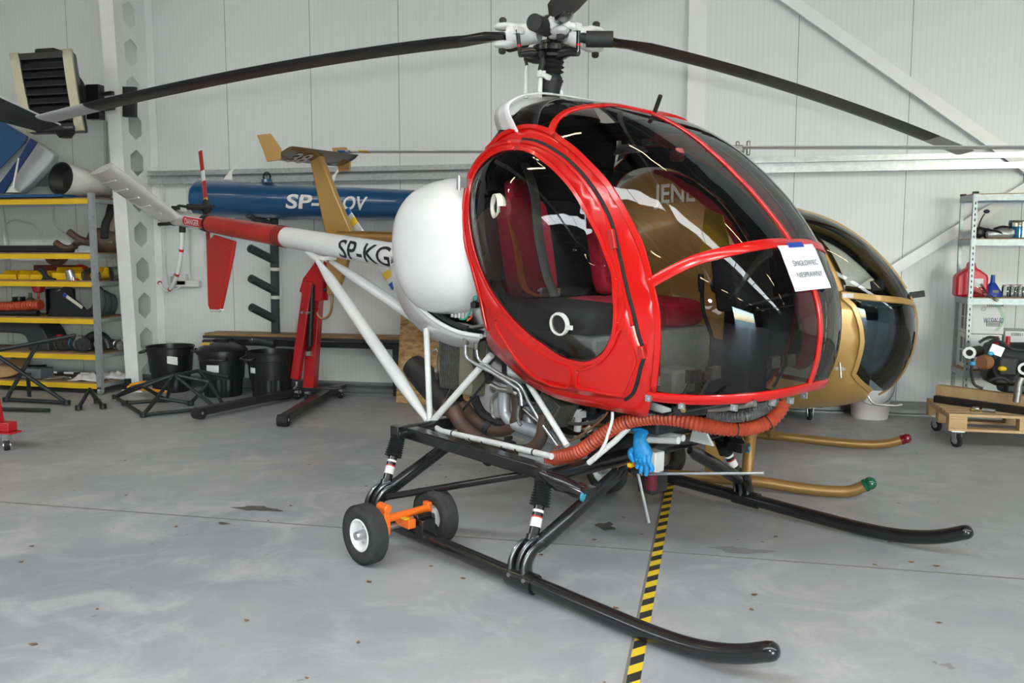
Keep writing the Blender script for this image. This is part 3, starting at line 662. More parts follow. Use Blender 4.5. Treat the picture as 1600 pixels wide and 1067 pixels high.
def belt(pts, m_, wd=.055): 
    P = resample(smooth_path(pts, 6), 24); rows = [[p + V(0, -wd / 2, 0), p + V(.003, 0, 0), p + V(0, wd / 2, 0)] for p in P]; return MB().grid(rows).build('seat_belt', m_, heli, solid=.003)
belt([(-.70, -.36, 2.02), (-.62, -.36, 1.86), (-.57, -.36, 1.6), (-.50, -.36, 1.40), (-.42, -.38, 1.30)], M_belt, .07)
belt([(-.66, -.50, 1.72), (-.60, -.50, 1.55), (-.55, -.49, 1.35), (-.46, -.46, 1.30)], M_orange, .05)
belt([(-.70, .30, 2.0), (-.60, .30, 1.7), (-.50, .32, 1.36), (-.42, .36, 1.30)], M_belt)
m = MB().box((-.475, -.40, 1.32), (.02, .07, .05)).box((-.47, -.32, 1.32), (.02, .05, .04)).cyl((-.48, -.45, 1.33), (-.48, -.28, 1.32), .008)
m.build('belt_buckle', M_alu, heli, bevel=.003)
# instrument pedestal, panel, cyclic sticks, pedals
MB().box((.48, .08, 1.08), (.16, .20, .46)).build('pedestal', M_in, heli, bevel=.02)
ip = MB().box((.44, .08, 1.44), (.14, .34, .32), Matrix.Rotation(radians(-12), 3, 'Y')).build('instrument_panel', M_blackm, heli, bevel=.02)
m = MB()
for y, z in ((-.02, 1.52), (.08, 1.52), (.18, 1.52), (-.02, 1.40), (.08, 1.40), (.18, 1.40)): m.lathe([(.04, 0), (.04, .014), (.034, .016)], (.36, y, z), (-1, 0, 0), 18)
m.build('gauge', M_soot, ip)
for y in (-.36, .38): MB().tube(smooth_path([(.06, y, .82), (.09, y, 1.05), (.02, y, 1.22), (.0, y, 1.36)], 6), .012, 10).lathe([(.016, 0), (.02, .05), (.016, .1)], (0, y, 1.33), (-.1, 0, 1), 12).build('cyclic_stick', M_soot, heli)
for y in (-.44, -.28, .28, .44): MB().tube([(.45, y, .84), (.52, y, .98)], .01, 8).box((.53, y, 1.0), (.03, .09, .06)).build('pedal', M_steel, heli)
MB().lathe([(.0, 0), (.035, .0), (.035, .15), (.02, .18), (.0, .18)], (.10, -.16, .86), (-.2, .15, 1), 16).build('fire_bottle', mat('cream_bottle', (.7, .66, .6), .4), heli)
MB().lathe([(.0355, .05), (.0355, .12)], (.10, -.16, .86), (-.2, .15, 1), 16, cap=False).build('bottle_label', M_redd, heli)
MB().box((.12, -.02, .88), (.16, .2, .14)).build('control_box', M_grey, heli, bevel=.02)
MB().prism([(0, 0), (.22, .02), (.14, .26), (.02, .30)], (-.1, .50, 1.5), (1, 0, 0), (0, 0, 1), .01).build('map_pocket', mat('yellow_card', (.70, .48, .02), .6), heli)
MB().lathe([(.03, 0), (.035, .01), (.035, .04), (.025, .06)], (0.27,-0.285,2), (0, 0, 1), 16).build('compass', mat('faded_red_plastic', (.35, .07, .06), .5), heli)
# overhead console seen through the screen
MB().box((-.45, 0, 2.20), (.5, .3, .06)).build('roof_console', M_in, heli, bevel=.01)

# ================================================================ helicopter: gear, boom, engine, rotor
def part(mb, name, m_, parent=None, **k): return mb.build(name, m_, parent or heli, **k)
ZT = .995
# skids with turned-up toes and a flat wear strip
skn = smooth_path([(-1.10, 0, .0), (-.8, 0, 0), (0, 0, 0), (.62, 0, 0), (.80, 0, .004), (.95, 0, .016), (1.08, 0, .042), (1.19, 0, .078), (1.295, 0, .128)], 5)
for s in (-1, 1):
    P = [p + V(0, s * ZT, 0) for p in skn]
    e = (P[-1] - P[-2]).normalized()
    tip = [P[-1] + e * .02, P[-1] + e * .034, P[-1] + e * .042]
    sk = part(MB().tube(P + tip, [.039] * len(P) + [.036, .026, .008], 18), 'skid', M_black)
    part(MB().tube([p + V(0, 0, -.026) for p in P[2:-12]], .015, 8, flat=1.), 'wear_strip', M_soot, sk)
# arched feet, legs, dampers (front at x 0, rear at x -1.2)
foot = {}
M_bel = mat('bellows_rubber', (.028, .030, .031), .62, var=.3, scale=30)
M_lab = mat('white_red_label', (.75, .72, .70), .5)
def leg_set(s, fx_, tag_):
    y = s
    F0 = V(fx_, y * ZT, .0)
    # arch: two cheeks rising from the skid and leaning inward
    arch = smooth_path([(fx_ - .02, y * ZT, .02), (fx_ - .025, y * .99, .075), (fx_ - .02, y * .965, .125), (fx_ - .01, y * .935, .155), (fx_, y * .905, .165)], 5)
    m = MB()
    for k in (-.045, .045): m.tube([p + V(k, 0, 0) for p in arch], [.040 - .016 * i / (len(arch) - 1) for i in range(len(arch))], 10, flat=.45)
    m.tube([p + V(0, -y * .012, 0) for p in arch], [.038] * len(arch), 10, flat=.5)
    m.tube([(fx_ - .085, y * ZT, .0), (fx_ + .085, y * ZT, .0)], .050, 18)
    ft = part(m, 'skid_foot', M_black)
    for dx in (-.05, .05): part(MB().hexbolt((fx_ + dx, y * (ZT + .045), .02), (0, y, 0), .011), 'bolt', M_steel, ft)
    top = V(fx_ - .085, y * .777, .425); bot = V(fx_ - .015, y * .925, .145)
    d = top - bot; q = lambda t: bot + d * t
    od = part(MB().tube([q(0), q(.06), q(.07), q(.16), q(.17), q(.64)], [.026, .030, .036, .036, .027, .027], 16).cyl(q(0) + V(-.03, 0, 0), q(0) + V(.03, 0, 0), .028), 'damper', M_black)
    n = 8; pts = []; rs = []
    for i in range(2 * n + 1):
        pts.append(q(.62 + .34 * i / (2 * n))); rs.append((.034 if i % 2 else .053) * (1 - .16 * i / (2 * n)))
    part(MB().tube(pts, rs, 18), 'bellows', M_bel, od)
    part(MB().cyl(q(.90), q(1.), .022), 'damper_rod', M_steel, od)
    part(MB().tube([q(.28), q(.44)], .0282, 16), 'label', M_lab, od)
    part(MB().tube([q(.42), q(.445)], .0285, 16), 'label_stripe', M_redd, od)
    part(MB().tube([q(.50), q(.54)], .0282, 16), 'label', M_lab, od)
    # sloping leg from the foot to the middle of the cross beam
    a = V(fx_, y * .91, .14); b = V(fx_ + .03, y * .30, .43)
    part(MB().tube([a, a.lerp(b, .05), a.lerp(b, .9), b], [.027, .031, .029, .018], 14, flat=1.35), 'leg', M_black)
for s in (-1, 1):
    leg_set(s, 0., 'front'); leg_set(s, -1.2, 'rear')
# cross beams, side beams and drag braces
for x in (-.085, -1.285):
    m = MB().tube([(x, -.80, .442), (x, -.6, .442), (x, .6, .442), (x, .80, .442)], .042, 14)
    for s in (-1, 1): m.box((x, s * .785, .438), (.075, .05, .10))
    part(m, 'cross_beam', M_black, bevel=.004)
for s in (-1, 1):
    m = MB().bar((-1.30, s * .70, .440), (-.06, s * .70, .440), .085, .07, (0, 0, 1)); sb = part(m, 'side_beam', M_black, bevel=.008)
    m = MB().tube([(-1.2, s * .96, .09), (-1.15, s * .94, .12), (-.22, s * .66, .42), (-.12, s * .62, .45)], [.012, .02, .02, .012], 12); part(m, 'drag_brace', M_black)
    part(MB().tube([(-.085, s * .80, .47), (.02, s * .78, .44), (.12, s * .72, .40)], [.02, .045, .03], 12).box((.10, s * .70, .40), (.10, .09, .05)), 'light_bracket', M_black)
    part(MB().lathe([(.0, 0), (.026, .0), (.026, .012), (.014, .02)], (.13, s * .735, .39), (1, -.3 * s, -.1), 16), 'bracket_light', mat('teal_lens', (.03, .22, .30), .15))
# white tubular frame
JN = V((-1.332,-0.5,0.45))
def wt(pts, r, m_=M_whited, name='frame_tube', seg=12): return part(MB().tube([V(p) for p in pts], r, seg), name, m_)
for s in (-1, 1):
    ms = lambda p: V(p[0], p[1] * -s, p[2])
    wt([ms(JN), ms((-1.506,-0.4,1.02))], .019)
    wt([ms(JN), ms((-0.873,-0.42,0.93))], .021)
    lt_ = wt([ms(JN), ms(V((-1.184,-0.53,0.438))), ms((-0.659,-0.57,0.471)), ms((-0.204,-0.6,0.494))], .017)
    if s == -1 or s == 1:
        for t in (.12, .3, .42, .6, .72, .86):
            a = V(ms((-1.184,-0.53,0.438))); b = V(ms((-0.204,-0.6,0.494))); p = a.lerp(b, t); d = (b - a).normalized() * .006
            part(MB().cyl(p - d, p + d, .0185, seg=12), 'cable_tie', M_blackm, lt_)
    wt([ms((-0.504,-0.48,0.821)), ms((-0.154,-0.54,0.552))], .017, name='flat_strut')
    wt([ms((0.201,-0.4,0.75)), ms((0.085,-0.44,0.61)), ms((-0.074,-0.48,0.453))], .015, name='flat_strut')
# tail boom with its red sleeve
B0, B1 = V(-1.0, 0, 1.352), V((-6.197,0,1.689))
bx_ = (B1 - B0).normalized(); BL = (B1 - B0).length
def bpt(s_, a, r): # along the boom, round it (a = 0 faces the near side, + upwards)
    x = bx_; z = V(0, 0, 1) - x * x.z; z.normalize(); y = V(0, -1, 0)
    return B0 + bx_ * s_ + (y * cos(a) + z * sin(a)) * r
def bs(px_): return (V(px_) - B0).dot(bx_)
BR = .088
sA, sB, sC = bs((-3.913,0,1.502)), bs((-5.348,0,1.61)), bs((-5.473,0,1.62))
boom = part(MB().tube([B0, B0 + bx_ * sA, B1 - bx_ * .03, B1], [BR + .01, BR, BR - .012, BR - .03], 32), 'tail_boom', M_white)
part(MB().tube([B0 + bx_ * sA, B0 + bx_ * sB], [BR + .003, BR - .006], 32), 'red_sleeve', M_redd, boom)
part(MB().tube([B0 + bx_ * sB, B0 + bx_ * sC], [BR - .003, BR - .005], 32), 'black_band', M_blackm, boom)
m = MB()
for k in range(4): m.tube([B0 + bx_ * (sA + .02 + k * .035), B0 + bx_ * (sA + .03 + k * .035)], BR + .0045, 32)
part(m, 'black_ring_lines', M_blackm, boom)
tx0, tx1 = bs((-2.99,0,1.438)), bs((-2.345,0,1.402))
FL = BR + .006
m = MB(); hgt = .145
text_on(m, 'SP-KG', lambda x, y: bpt(tx0 - x, (y - hgt * .5) / BR, BR + .0085), height=hgt, width=(tx0 - tx1) * 1.03, bold=.012); part(m, 'registration_lettering', M_blackm, boom)
d0, d1 = bs((-5.389,0,1.628)), bs((-5.773,0,1.654))
for nm, ex, hh, mm, o_ in (('danger_flag', 0, .052, mat('flag_white', (.8, .8, .8), .4), .0), ('danger_flag_red', -.012, .044, mat('flag_red', (.6, .015, .02), .4), .0015)):
    rows = []
    for i in range(9):
        t = i / 8; rows.append([bpt(d1 - ex + (d0 - d1 + 2 * ex) * t + (.02 * (1 - abs(k - 3) / 3) if t == 0 else 0), (-hh + 2 * hh * k / 6) / BR, BR - .002 + o_) for k in range(7)])
    part(MB().grid(rows), nm, mm, boom)
m = MB(); text_on(m, 'DANGER', lambda x, y: bpt(d1 - .03 - x, (y - .028) / BR, BR + .0015), height=.056, width=abs(d0 - d1) - .07, bold=.008); part(m, 'danger_lettering', mat('flag_white', (.8, .8, .8), .4), boom)
# boom struts to the rear frame joints
SJ = V((-3.329,-0.06,1.37))
for s in (-1, 1):
    a = V(SJ.x, SJ.y * -s, SJ.z - .01); b = V(JN.x - .02, JN.y * -s, JN.z + .015); q = lambda t: a.lerp(b, t)
    part(MB().tube([q(0), q(.04), q(.12), q(.16), q(.80), q(.90), q(.955), q(1)], [.02, .026, .040, .043, .043, .032, .024, .02], 16), 'boom_strut', M_white)
part(MB().box(SJ + V(0, .06, .02), (.16, .12, .03)).tube([SJ + V(-.25, .05, .06), SJ + V(0, .02, 0)], [.02, .035], 10), 'strut_bracket', M_white)
# tail: gearbox, rotor, ventral fin, stabiliser, stinger
GB = V((-5.772,0,1.661))
part(MB().ell(B1, (.09, .085, .085), 20, 12), 'tail_gearbox', M_blackm)
part(MB().cyl(B1, B1 + V(0, .26, .02), .035, .025), 'rotor_shaft', M_blackm)
TRC = V((-6.032,0.27,1.802))
part(MB().cyl(TRC + V(0, -.2, 0), TRC + V(0, .05, 0), .03).ell(TRC, (.07, .04, .09)), 'tail_rotor_hub', M_blackm)
def tblade(a, b, w_):
    a, b = V(a), V(b); ax = (b - a).normalized(); u = ax.cross(V(0, 1, 0)).normalized(); Lb = (b - a).length
    def slab(t0, t1, ex=0): 
        rings = []
        for t in (t0, t1):
            o = a + ax * Lb * t; rings.append([o + u * (cos(k * pi / 8) * w_ * (.5 + ex)) + V(0, sin(k * pi / 8) * (.009 + ex * .02), 0) for k in range(16)])
        return MB().loft(rings)
    o = part(slab(0, 1), 'tail_rotor_blade', M_redd); part(slab(.42, .62, .004), 'white_blade_band', M_white, o); part(slab(.04, .10, .004), 'yellow_blade_band', mat('yellow_paint', (.75, .5, .02), .4), o)
    return o
tblade((-6.029,0.27,1.848), (-6.138,0.27,2.381), .09); tblade((-6.02,0.27,1.737), (-5.943,0.27,0.842), .09)
# ventral fin
ft_ = [(-5.27,0,1.532),(-4.853,0,1.482),(-4.896,0,1.35),(-5.152,0,0.826),(-5.206,0,0.809),(-5.385,0,0.8),(-5.425,0,0.841),(-5.439,0,1.454)]
fo = [(p[0], p[2]) for p in ft_]
vf = part(MB().prism(fo, (0, -.015, 0), (1, 0, 0), (0, 0, 1), -.03), 'ventral_fin', mat('fin_red_paint', (.52, .02, .015), .3, coat=.3), bevel=.008)
m = MB()
a0, b0, a1, b1_ = V((-5.179,0,1.443)), V((-4.931,0,1.421)), V((-5.245,0,0.862)), V((-5.151,0,0.851))
for k in range(7):
    t = k / 6; m.tube([a0.lerp(a1, t) + V(0, -.017, 0), b0.lerp(b1_, t) + V(-.01, -.017, 0)], .006, 6)
part(m, 'fin_stiffener', mat('fin_red_paint', (.52, .02, .015), .3), vf)
part(MB().tube([V(ft_[3]), V(ft_[4]), V(ft_[5])], .018, 8), 'fin_skid', M_white, vf)
# stabiliser: ribbed, swept up towards the near side
r0, r1, t0, t1 = V((-5.917,-0.06,1.709)), V((-6.41,-0.06,1.646)), V((-5.689,-0.78,2.16)), V((-6.303,-0.78,2.089))
def sec(a, b, th, N):
    ring = []
    for k in range(20):
        u = k / 20 * 2 * pi; s_ = .5 - .5 * cos(u); y = th * (sin(u)) * (1 - .55 * s_) * 1.1; ring.append(a.lerp(b, s_) + N * y)
    return ring
Ns = (t0 - r0).cross(r1 - r0).normalized()
stb = part(MB().loft([sec(r0.lerp(t0, k / 6), r1.lerp(t1, k / 6), .05, Ns) for k in range(7)]), 'stabiliser', M_white)
m = MB()
for k in range(1, 6):
    a, b = r0.lerp(t0, k / 6), r1.lerp(t1, k / 6)
    for sg in (1, -1): m.tube([p + Ns * sg * q for p, q in ((a.lerp(b, .30), .043), (a.lerp(b, .6), .033), (a.lerp(b, .97), .008))], .011, 6)
part(m, 'stabiliser_rib', M_white, stb)
part(MB().tube([r1 + V(.02, -.02, -.03), r0.lerp(r1, .4) + V(0, .06, -.05)], .02, 8), 'stabiliser_bracket', M_black)
sp_ = smooth_path([(-6.003,0,1.561),(-6.028,0,1.405),(-6.084,0,1.239),(-6.171,0,1.089),(-6.29,0,0.975),(-6.407,0,0.92),(-6.522,0,0.933),(-6.618,0,0.996)], 5)
sg_ = part(MB().tube(sp_, [.024 - .008 * i / (len(sp_) - 1) for i in range(len(sp_))], 12), 'tail_stinger', M_white)
for i in (6, 14, 22, 34): part(MB().tube([sp_[i], sp_[i].lerp(sp_[i + 1], .8)], .0245, 12), 'red_ring', M_redd, sg_)
part(MB().cyl(V((-6,0,1.607)), V((-6.004,0,1.542)), .032), 'stinger_collar', M_blackm)
part(MB().tube(smooth_path([B1 + V(.1, 0, .09), B1 + V(.2, -.03, .12), B1 + V(.5, 0, .10), B1 + V(.7, .1, .12)], 5), .014, 8).box(B1 + V(.05, 0, .1), (.08, .06, .04)), 'pitch_control', M_blackm)
# fuel tank on its cradle and the white tail cowl
TKC = V((-1.219,-0.42,1.539))
Rt = Matrix.Rotation(radians(-8), 3, 'Y')
part(MB().ell(TKC + V(-.0, 0, 0), (.415, .30, .40), 40, 26, 2.5, Rt), 'fuel_tank', M_white)
part(MB().tube([TKC + Rt @ V(.43 * cos(a) * (1 if abs(cos(a)) else 1), -.0 + .0, .395 * sin(a)) + V(0, .13, 0) for a in [2 * pi * k / 40 for k in range(40)]], .018, 8, closed=True), 'tank_band', M_blackm)
# cowl: open scoop below and behind the tank, white outside and black within
cw = []
rim_ = [(-1.645,-0.52,1.458),(-1.59,-0.52,1.321),(-1.459,-0.52,1.191),(-1.27,-0.52,1.101),(-1.061,-0.52,1.052),(-0.854,-0.52,1.048)]
inn_ = [(-2.286,-0.1,1.451),(-2.239,-0.1,1.249),(-2.072,-0.1,1.049),(-1.841,-0.1,0.937),(-1.597,-0.1,0.893),(-1.33,-0.1,0.915)]
rim_ = smooth_path(rim_, 4); inn_ = smooth_path(inn_, 4)
rows = []
for k in range(9):
    t = k / 8; bulge_ = sin(t * pi) * .05
    rows.append([a.lerp(b, t) + V(-bulge_ * .7, 0, -bulge_) for a, b in zip(rim_, inn_)])
rows += [[V(p.x, -p.y, p.z) for p in r] for r in rows[::-1]]
cwl = part(MB().grid(rows), 'tail_cowl', M_white, solid=.008)
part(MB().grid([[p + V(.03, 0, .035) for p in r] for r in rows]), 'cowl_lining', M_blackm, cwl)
part(MB().tube(rim_, .014, 10), 'cowl_rim', M_white, cwl)
part(MB().tube([p + V(.012, .02, .03) for p in rim_[:-3]], .016, 8), 'cowl_seal', M_blackm, cwl)
# terminal strip, wiring and a valve under the tank
m = MB().box((-1.105,-0.45,1.158), (.16, .02, .03))
for k in range(5): m.cyl(V((-1.169,-0.47,1.127)) + V(k * .032, 0, 0), V((-1.169,-0.47,1.161)) + V(k * .032, 0, 0), .011)
part(m, 'terminal_strip', mat('pale_terminal', (.66, .68, .68), .4))
part(MB().tube(smooth_path([(-1.069,-0.5,1.126),(-1.018,-0.5,1.13),(-0.984,-0.5,1.163),(-0.968,-0.5,1.194)], 5), .005, 6), 'green_wire', mat('green_wire', (.02, .35, .2), .4))
part(MB().tube(smooth_path([(-1,-0.5,1.121),(-0.967,-0.5,1.143),(-0.956,-0.5,1.162)], 5), .005, 6), 'orange_wire', M_orange)
part(MB().tube([(-1.162,-0.48,1.089),(-1.034,-0.48,1.083),(-0.966,-0.48,1.082),(-0.856,-0.48,1.107)], [.014, .02, .016, .010], 10).cyl((-1.034,-0.48,1.09), (-1.027,-0.48,1.038), .014), 'fuel_valve', M_steel)
part(MB().box(V((-0.913,-0.52,1.222)), (.04, .04, .035)), 'hex_plug', M_blackm, bevel=.008)
part(MB().grid([[(-1.027,-0.42,1.269),(-0.969,-0.42,1.198),(-0.923,-0.42,1.135),(-0.909,-0.42,1.031)], [(-1.223,-0.36,1.222),(-1.15,-0.36,1.13),(-1.09,-0.36,1.078),(-1.071,-0.36,1.01)]]), 'side_cowl', M_white, solid=.006)
# oil coolers
def cooler(c_, d, R=None, n=12, tag_='oil_cooler'):
    R = R or Matrix.Identity(3); c_ = V(c_); o = part(MB().box(c_, d, R), tag_, mat('cooler_grey', (.12, .12, .105), .5, .5, var=.2, scale=40), bevel=.004)
    m = MB()
    for k in range(n):
        x = -d[0] / 2 + d[0] * (k + .5) / n; m.box(c_ + R @ V(x, 0, 0), (d[0] / n * .45, d[1] * 1.08, d[2] * .94), R)
    part(m, 'cooling_fins', mat('cooler_fin', (.20, .20, .19), .45, .7, var=.2, scale=40), o); return o
cooler((-1.354,-0.25,0.817), (.20, .16, .34), Matrix.Rotation(radians(-3), 3, 'Y'))
part(MB().box((-1.174,-0.3,0.808), (.12, .12, .34)), 'cooler_housing', mat('olive_housing', (.20, .19, .13), .5, var=.15), bevel=.01)
cooler((-0.41,-0.36,0.682), (.15, .16, .16), Matrix.Rotation(radians(28), 3, 'Y'), 14)
# engine: dark block, cylinders with fins, white fan shroud
M_eng = mat('dark_engine_grey', (.030, .034, .040), .5, .3, var=.4, scale=12)
part(MB().box((-.62, 0, .80), (.75, .46, .30)).box((-.3, 0, .68), (.9, .36, .16)).cyl((-.98, 0, .82), (-.2, 0, .8), .17, seg=24), 'engine_block', M_eng, bevel=.02)
for s in (-1, 1):
    for x in (-.68, -.40):
        m = MB().cyl((x, s * .14, .82), (x, s * .33, .84), .075, seg=20)
        for k in range(7): m.lathe([(.10, 0), (.10, .008)], (x, s * (.15 + k * .026), .82), (0, s, .06), 20)
        part(m, 'cylinder', M_eng)
        part(MB().box((x, s * .35, .845), (.15, .06, .12)), 'rocker_cover', mat('alloy_cover', (.36, .37, .38), .4, .6), bevel=.02)
SH = V((-1.379,0.14,0.666))
part(MB().lathe([(.10, .16), (.25, .15), (.31, .10), (.33, .0), (.31, -.08), (.28, -.1)], SH, (-.55, -.8, .1), 40, cap=False), 'fan_shroud', M_whited, solid=.006)
part(MB().lathe([(.02, .14), (.11, .15), (.12, .10)], SH, (-.55, -.8, .1), 30), 'fan_hub', M_steel)
part(MB().tube(smooth_path([(-1.158,-0.3,0.631),(-1.084,-0.3,0.542),(-0.951,-0.3,0.506),(-0.84,-0.3,0.51)], 5), .028, 8), 'shroud_seal', M_rub)
# exhaust: muffler, collector and header pipes
def pipe(name, pts, r, m_, n=6, seg=16, parent=None): 
    P = smooth_path(pts, n); rr_ = r if not isinstance(r, (list, tuple)) else [lerp_(i / (len(P) - 1), [k / (len(r) - 1) for k in range(len(r))], r) for i in range(len(P))]
    return part(MB().tube(P, rr_, seg), name, m_, parent)
mu = pipe('muffler', [(-1.997,-0.12,0.697),(-1.932,-0.12,0.661),(-1.789,-0.12,0.578),(-1.603,-0.12,0.479)], [.085, .093, .095, .094], M_soot)
pipe('exhaust_pipe', [(-1.545,-0.18,0.505),(-1.427,-0.18,0.448),(-1.318,-0.18,0.391)], .07, M_rust)
pipe('exhaust_pipe', [(-1.265,-0.3,0.549),(-1.154,-0.3,0.49),(-1.006,-0.3,0.449),(-0.866,-0.3,0.47),(-0.786,-0.3,0.535),(-0.767,-0.3,0.615),(-0.786,-0.3,0.707)], [.045, .045, .042, .036, .036, .034, .034], M_rust)
pipe('exhaust_pipe', [(-1.209,-0.42,0.557),(-1.123,-0.42,0.472),(-0.959,-0.42,0.413),(-0.791,-0.42,0.407),(-0.684,-0.42,0.405),(-0.555,-0.42,0.428),(-0.472,-0.42,0.492),(-0.441,-0.42,0.577),(-0.435,-0.42,0.657)], [.05, .044, .04, .038, .036, .036, .036, .036, .034], M_rust)
pipe('exhaust_pipe', [(-1.524,0,0.385),(-1.3,0,0.351),(-1.062,0,0.403),(-0.922,0,0.49)], .035, M_rust)
for p, q in ([(-1.024,-0.3,0.461),(-0.989,-0.3,0.444)], [(-0.738,-0.42,0.41),(-0.695,-0.42,0.403)], [(-1.444,-0.2,0.541),(-1.379,-0.2,0.492)]):
    a, b = V(p), V(q); part(MB().cyl(a, b, .052, seg=18).box(a.lerp(b, .5) + V(0, 0, .06), (.02, .05, .02)), 'pipe_clamp', M_soot)
m = MB().tube([(-1.603,-0.3,0.845),(-1.518,-0.3,0.88),(-1.505,-0.3,0.861)], .008, 8).tube([(-1.536,-0.28,0.872),(-1.54,-0.28,0.729)], .006, 8).cyl((-1.559,-0.27,0.734), (-1.63,-0.2,0.666), .014); part(m, 'muffler_hanger', M_steel)
part(MB().tube([(-1.379,-0.3,0.646),(-1.465,-0.3,0.507)], .003, 6), 'lock_wire', M_steel)
# intake runners and oil lines
pipe('intake_runner', [(-0.869,-0.3,0.752),(-0.883,-0.3,0.654),(-0.869,-0.3,0.567),(-0.786,-0.3,0.52),(-0.626,-0.3,0.507),(-0.4,-0.3,0.494)], .036, mat('silver_intake', (.50, .53, .56), .4, .4))
pipe('intake_runner', [(-0.758,-0.22,0.626),(-0.755,-0.22,0.549),(-0.71,-0.22,0.48),(-0.624,-0.22,0.439)], .036, mat('silver_intake', (.50, .53, .56), .4, .4))
pipe('intake_runner', [(-1.017,-0.1,0.426),(-0.739,-0.1,0.406),(-0.482,-0.1,0.436)], .04, mat('silver_intake', (.50, .53, .56), .4, .4))
for pts in ([(-1.043,-0.47,0.986),(-1.041,-0.47,0.914),(-0.983,-0.47,0.88),(-0.805,-0.47,0.839),(-0.645,-0.47,0.792),(-0.583,-0.47,0.765),(-0.565,-0.47,0.688)], [(-0.98,-0.44,0.961),(-0.967,-0.44,0.905),(-0.91,-0.44,0.875),(-0.756,-0.44,0.828),(-0.614,-0.44,0.793),(-0.53,-0.44,0.701),(-0.438,-0.44,0.609),(-0.309,-0.44,0.502)]):
    pl = pipe('oil_line', pts, .011, M_alu, 5, 10); a = V(pts[0]); part(MB().lathe([(.02, -.01), (.02, .03)], a, (0, 0, 1), 6), 'line_fitting', M_steel, pl)
for pts in ([(-0.802,-0.42,0.737),(-0.86,-0.42,0.672),(-0.857,-0.42,0.585),(-0.824,-0.42,0.564)], [(-0.605,-0.45,0.679),(-0.613,-0.45,0.605),(-0.586,-0.45,0.569)], [(-0.599,-0.42,0.658),(-0.512,-0.42,0.618),(-0.437,-0.42,0.585)], [(-0.395,-0.3,0.604),(-0.309,-0.3,0.605),(-0.173,-0.3,0.644),(-0.108,-0.3,0.697)], [(-0.401,-0.3,0.52),(-0.306,-0.3,0.527),(-0.238,-0.3,0.561)]):
    pipe('braided_hose', pts, .009, M_steel, 5, 8)
part(MB().tube([(-1.231,-0.38,0.488),(-1.154,-0.38,0.561),(-0.94,-0.38,0.781)], .008, 8).box((-0.951,-0.36,0.793), (.04, .03, .06)), 'control_rod', M_soot)
part(MB().tube([(-0.868,-0.42,0.754),(-0.791,-0.42,0.739),(-0.696,-0.42,0.746),(-0.643,-0.42,0.732)], .016, 8).box((-0.696,-0.42,0.761), (.05, .04, .04)), 'fuel_distributor', M_steel)
part(MB().cyl((-0.334,-0.25,0.68), (-0.343,-0.25,0.552), .02).box((-0.328,-0.25,0.653), (.05, .05, .04)), 'engine_mount', M_whited)
pipe('copper_line', [(-0.318,-0.46,0.493),(-0.164,-0.46,0.578),(-0.016,-0.46,0.687),(0.045,-0.46,0.754)], .006, mat('copper_line', (.42, .24, .14), .4, .8), 4, 8)
pipe('white_cable', [(0.106,-0.5,0.769),(0.105,-0.5,0.72),(0.083,-0.5,0.651),(0.065,-0.5,0.599),(0.006,-0.5,0.504)], .008, M_white, 5, 8)
part(MB().box((-0.401,-0.55,0.437), (.16, .05, .05)), 'no_step_bracket', mat('grey_bracket', (.45, .47, .47), .5), bevel=.01)
m = MB(); nb = V((-0.43,-0.58,0.433)); text_on(m, 'NO STEP', lambda x, y: nb + V(x, -.0, y - .01), height=.022, width=.10, bold=.01); part(m, 'no_step_lettering', M_blackm)
# orange ducting
P = resample(smooth_path([(-0.391,-0.48,0.41),(-0.269,-0.48,0.456),(-0.143,-0.48,0.507),(-0.041,-0.46,0.582),(0.053,-0.44,0.663),(0.158,-0.42,0.722),(0.279,-0.4,0.757),(0.397,-0.38,0.768),(0.499,-0.34,0.756),(0.59,-0.26,0.739),(0.662,-0.18,0.741),(0.716,-0.1,0.764),(0.749,-0.05,0.81),(0.762,-0.02,0.87)], 8), 300)
part(MB().tube(P, [.036 + .0035 * sin(i * pi / 2) for i in range(300)], 18), 'orange_duct', mat('orange_silicone_duct', (.47, .066, .026), .5, var=.15, scale=18))
part(MB().tube(P[:6], .043, 18), 'duct_clamp', M_alu)
for i in (80, 128, 240, 272): part(MB().tube(P[i:i + 2], .0415, 18), 'duct_tie', M_blackm)
P = resample(smooth_path([(0.534,-0.3,0.806),(0.629,-0.3,0.807),(0.73,-0.3,0.827),(0.752,-0.2,0.845),(0.771,-0.15,0.876),(0.758,-0.1,0.898)], 8), 120)
part(MB().tube(P, [.022 + .004 * (1 if i % 4 < 2 else -1) for i in range(120)], 14), 'heater_hose', mat('grey_ribbed_hose', (.12, .12, .12), .45, var=.3, scale=60))
P = resample(smooth_path([(0.543,-0.25,0.82),(0.648,-0.25,0.825),(0.748,-0.25,0.86),(0.747,-0.15,0.884)], 8), 100)
part(MB().tube(P, [.020 + .004 * (1 if i % 4 < 2 else -1) for i in range(100)], 14), 'heater_hose', mat('grey_ribbed_hose', (.12, .12, .12), .45))
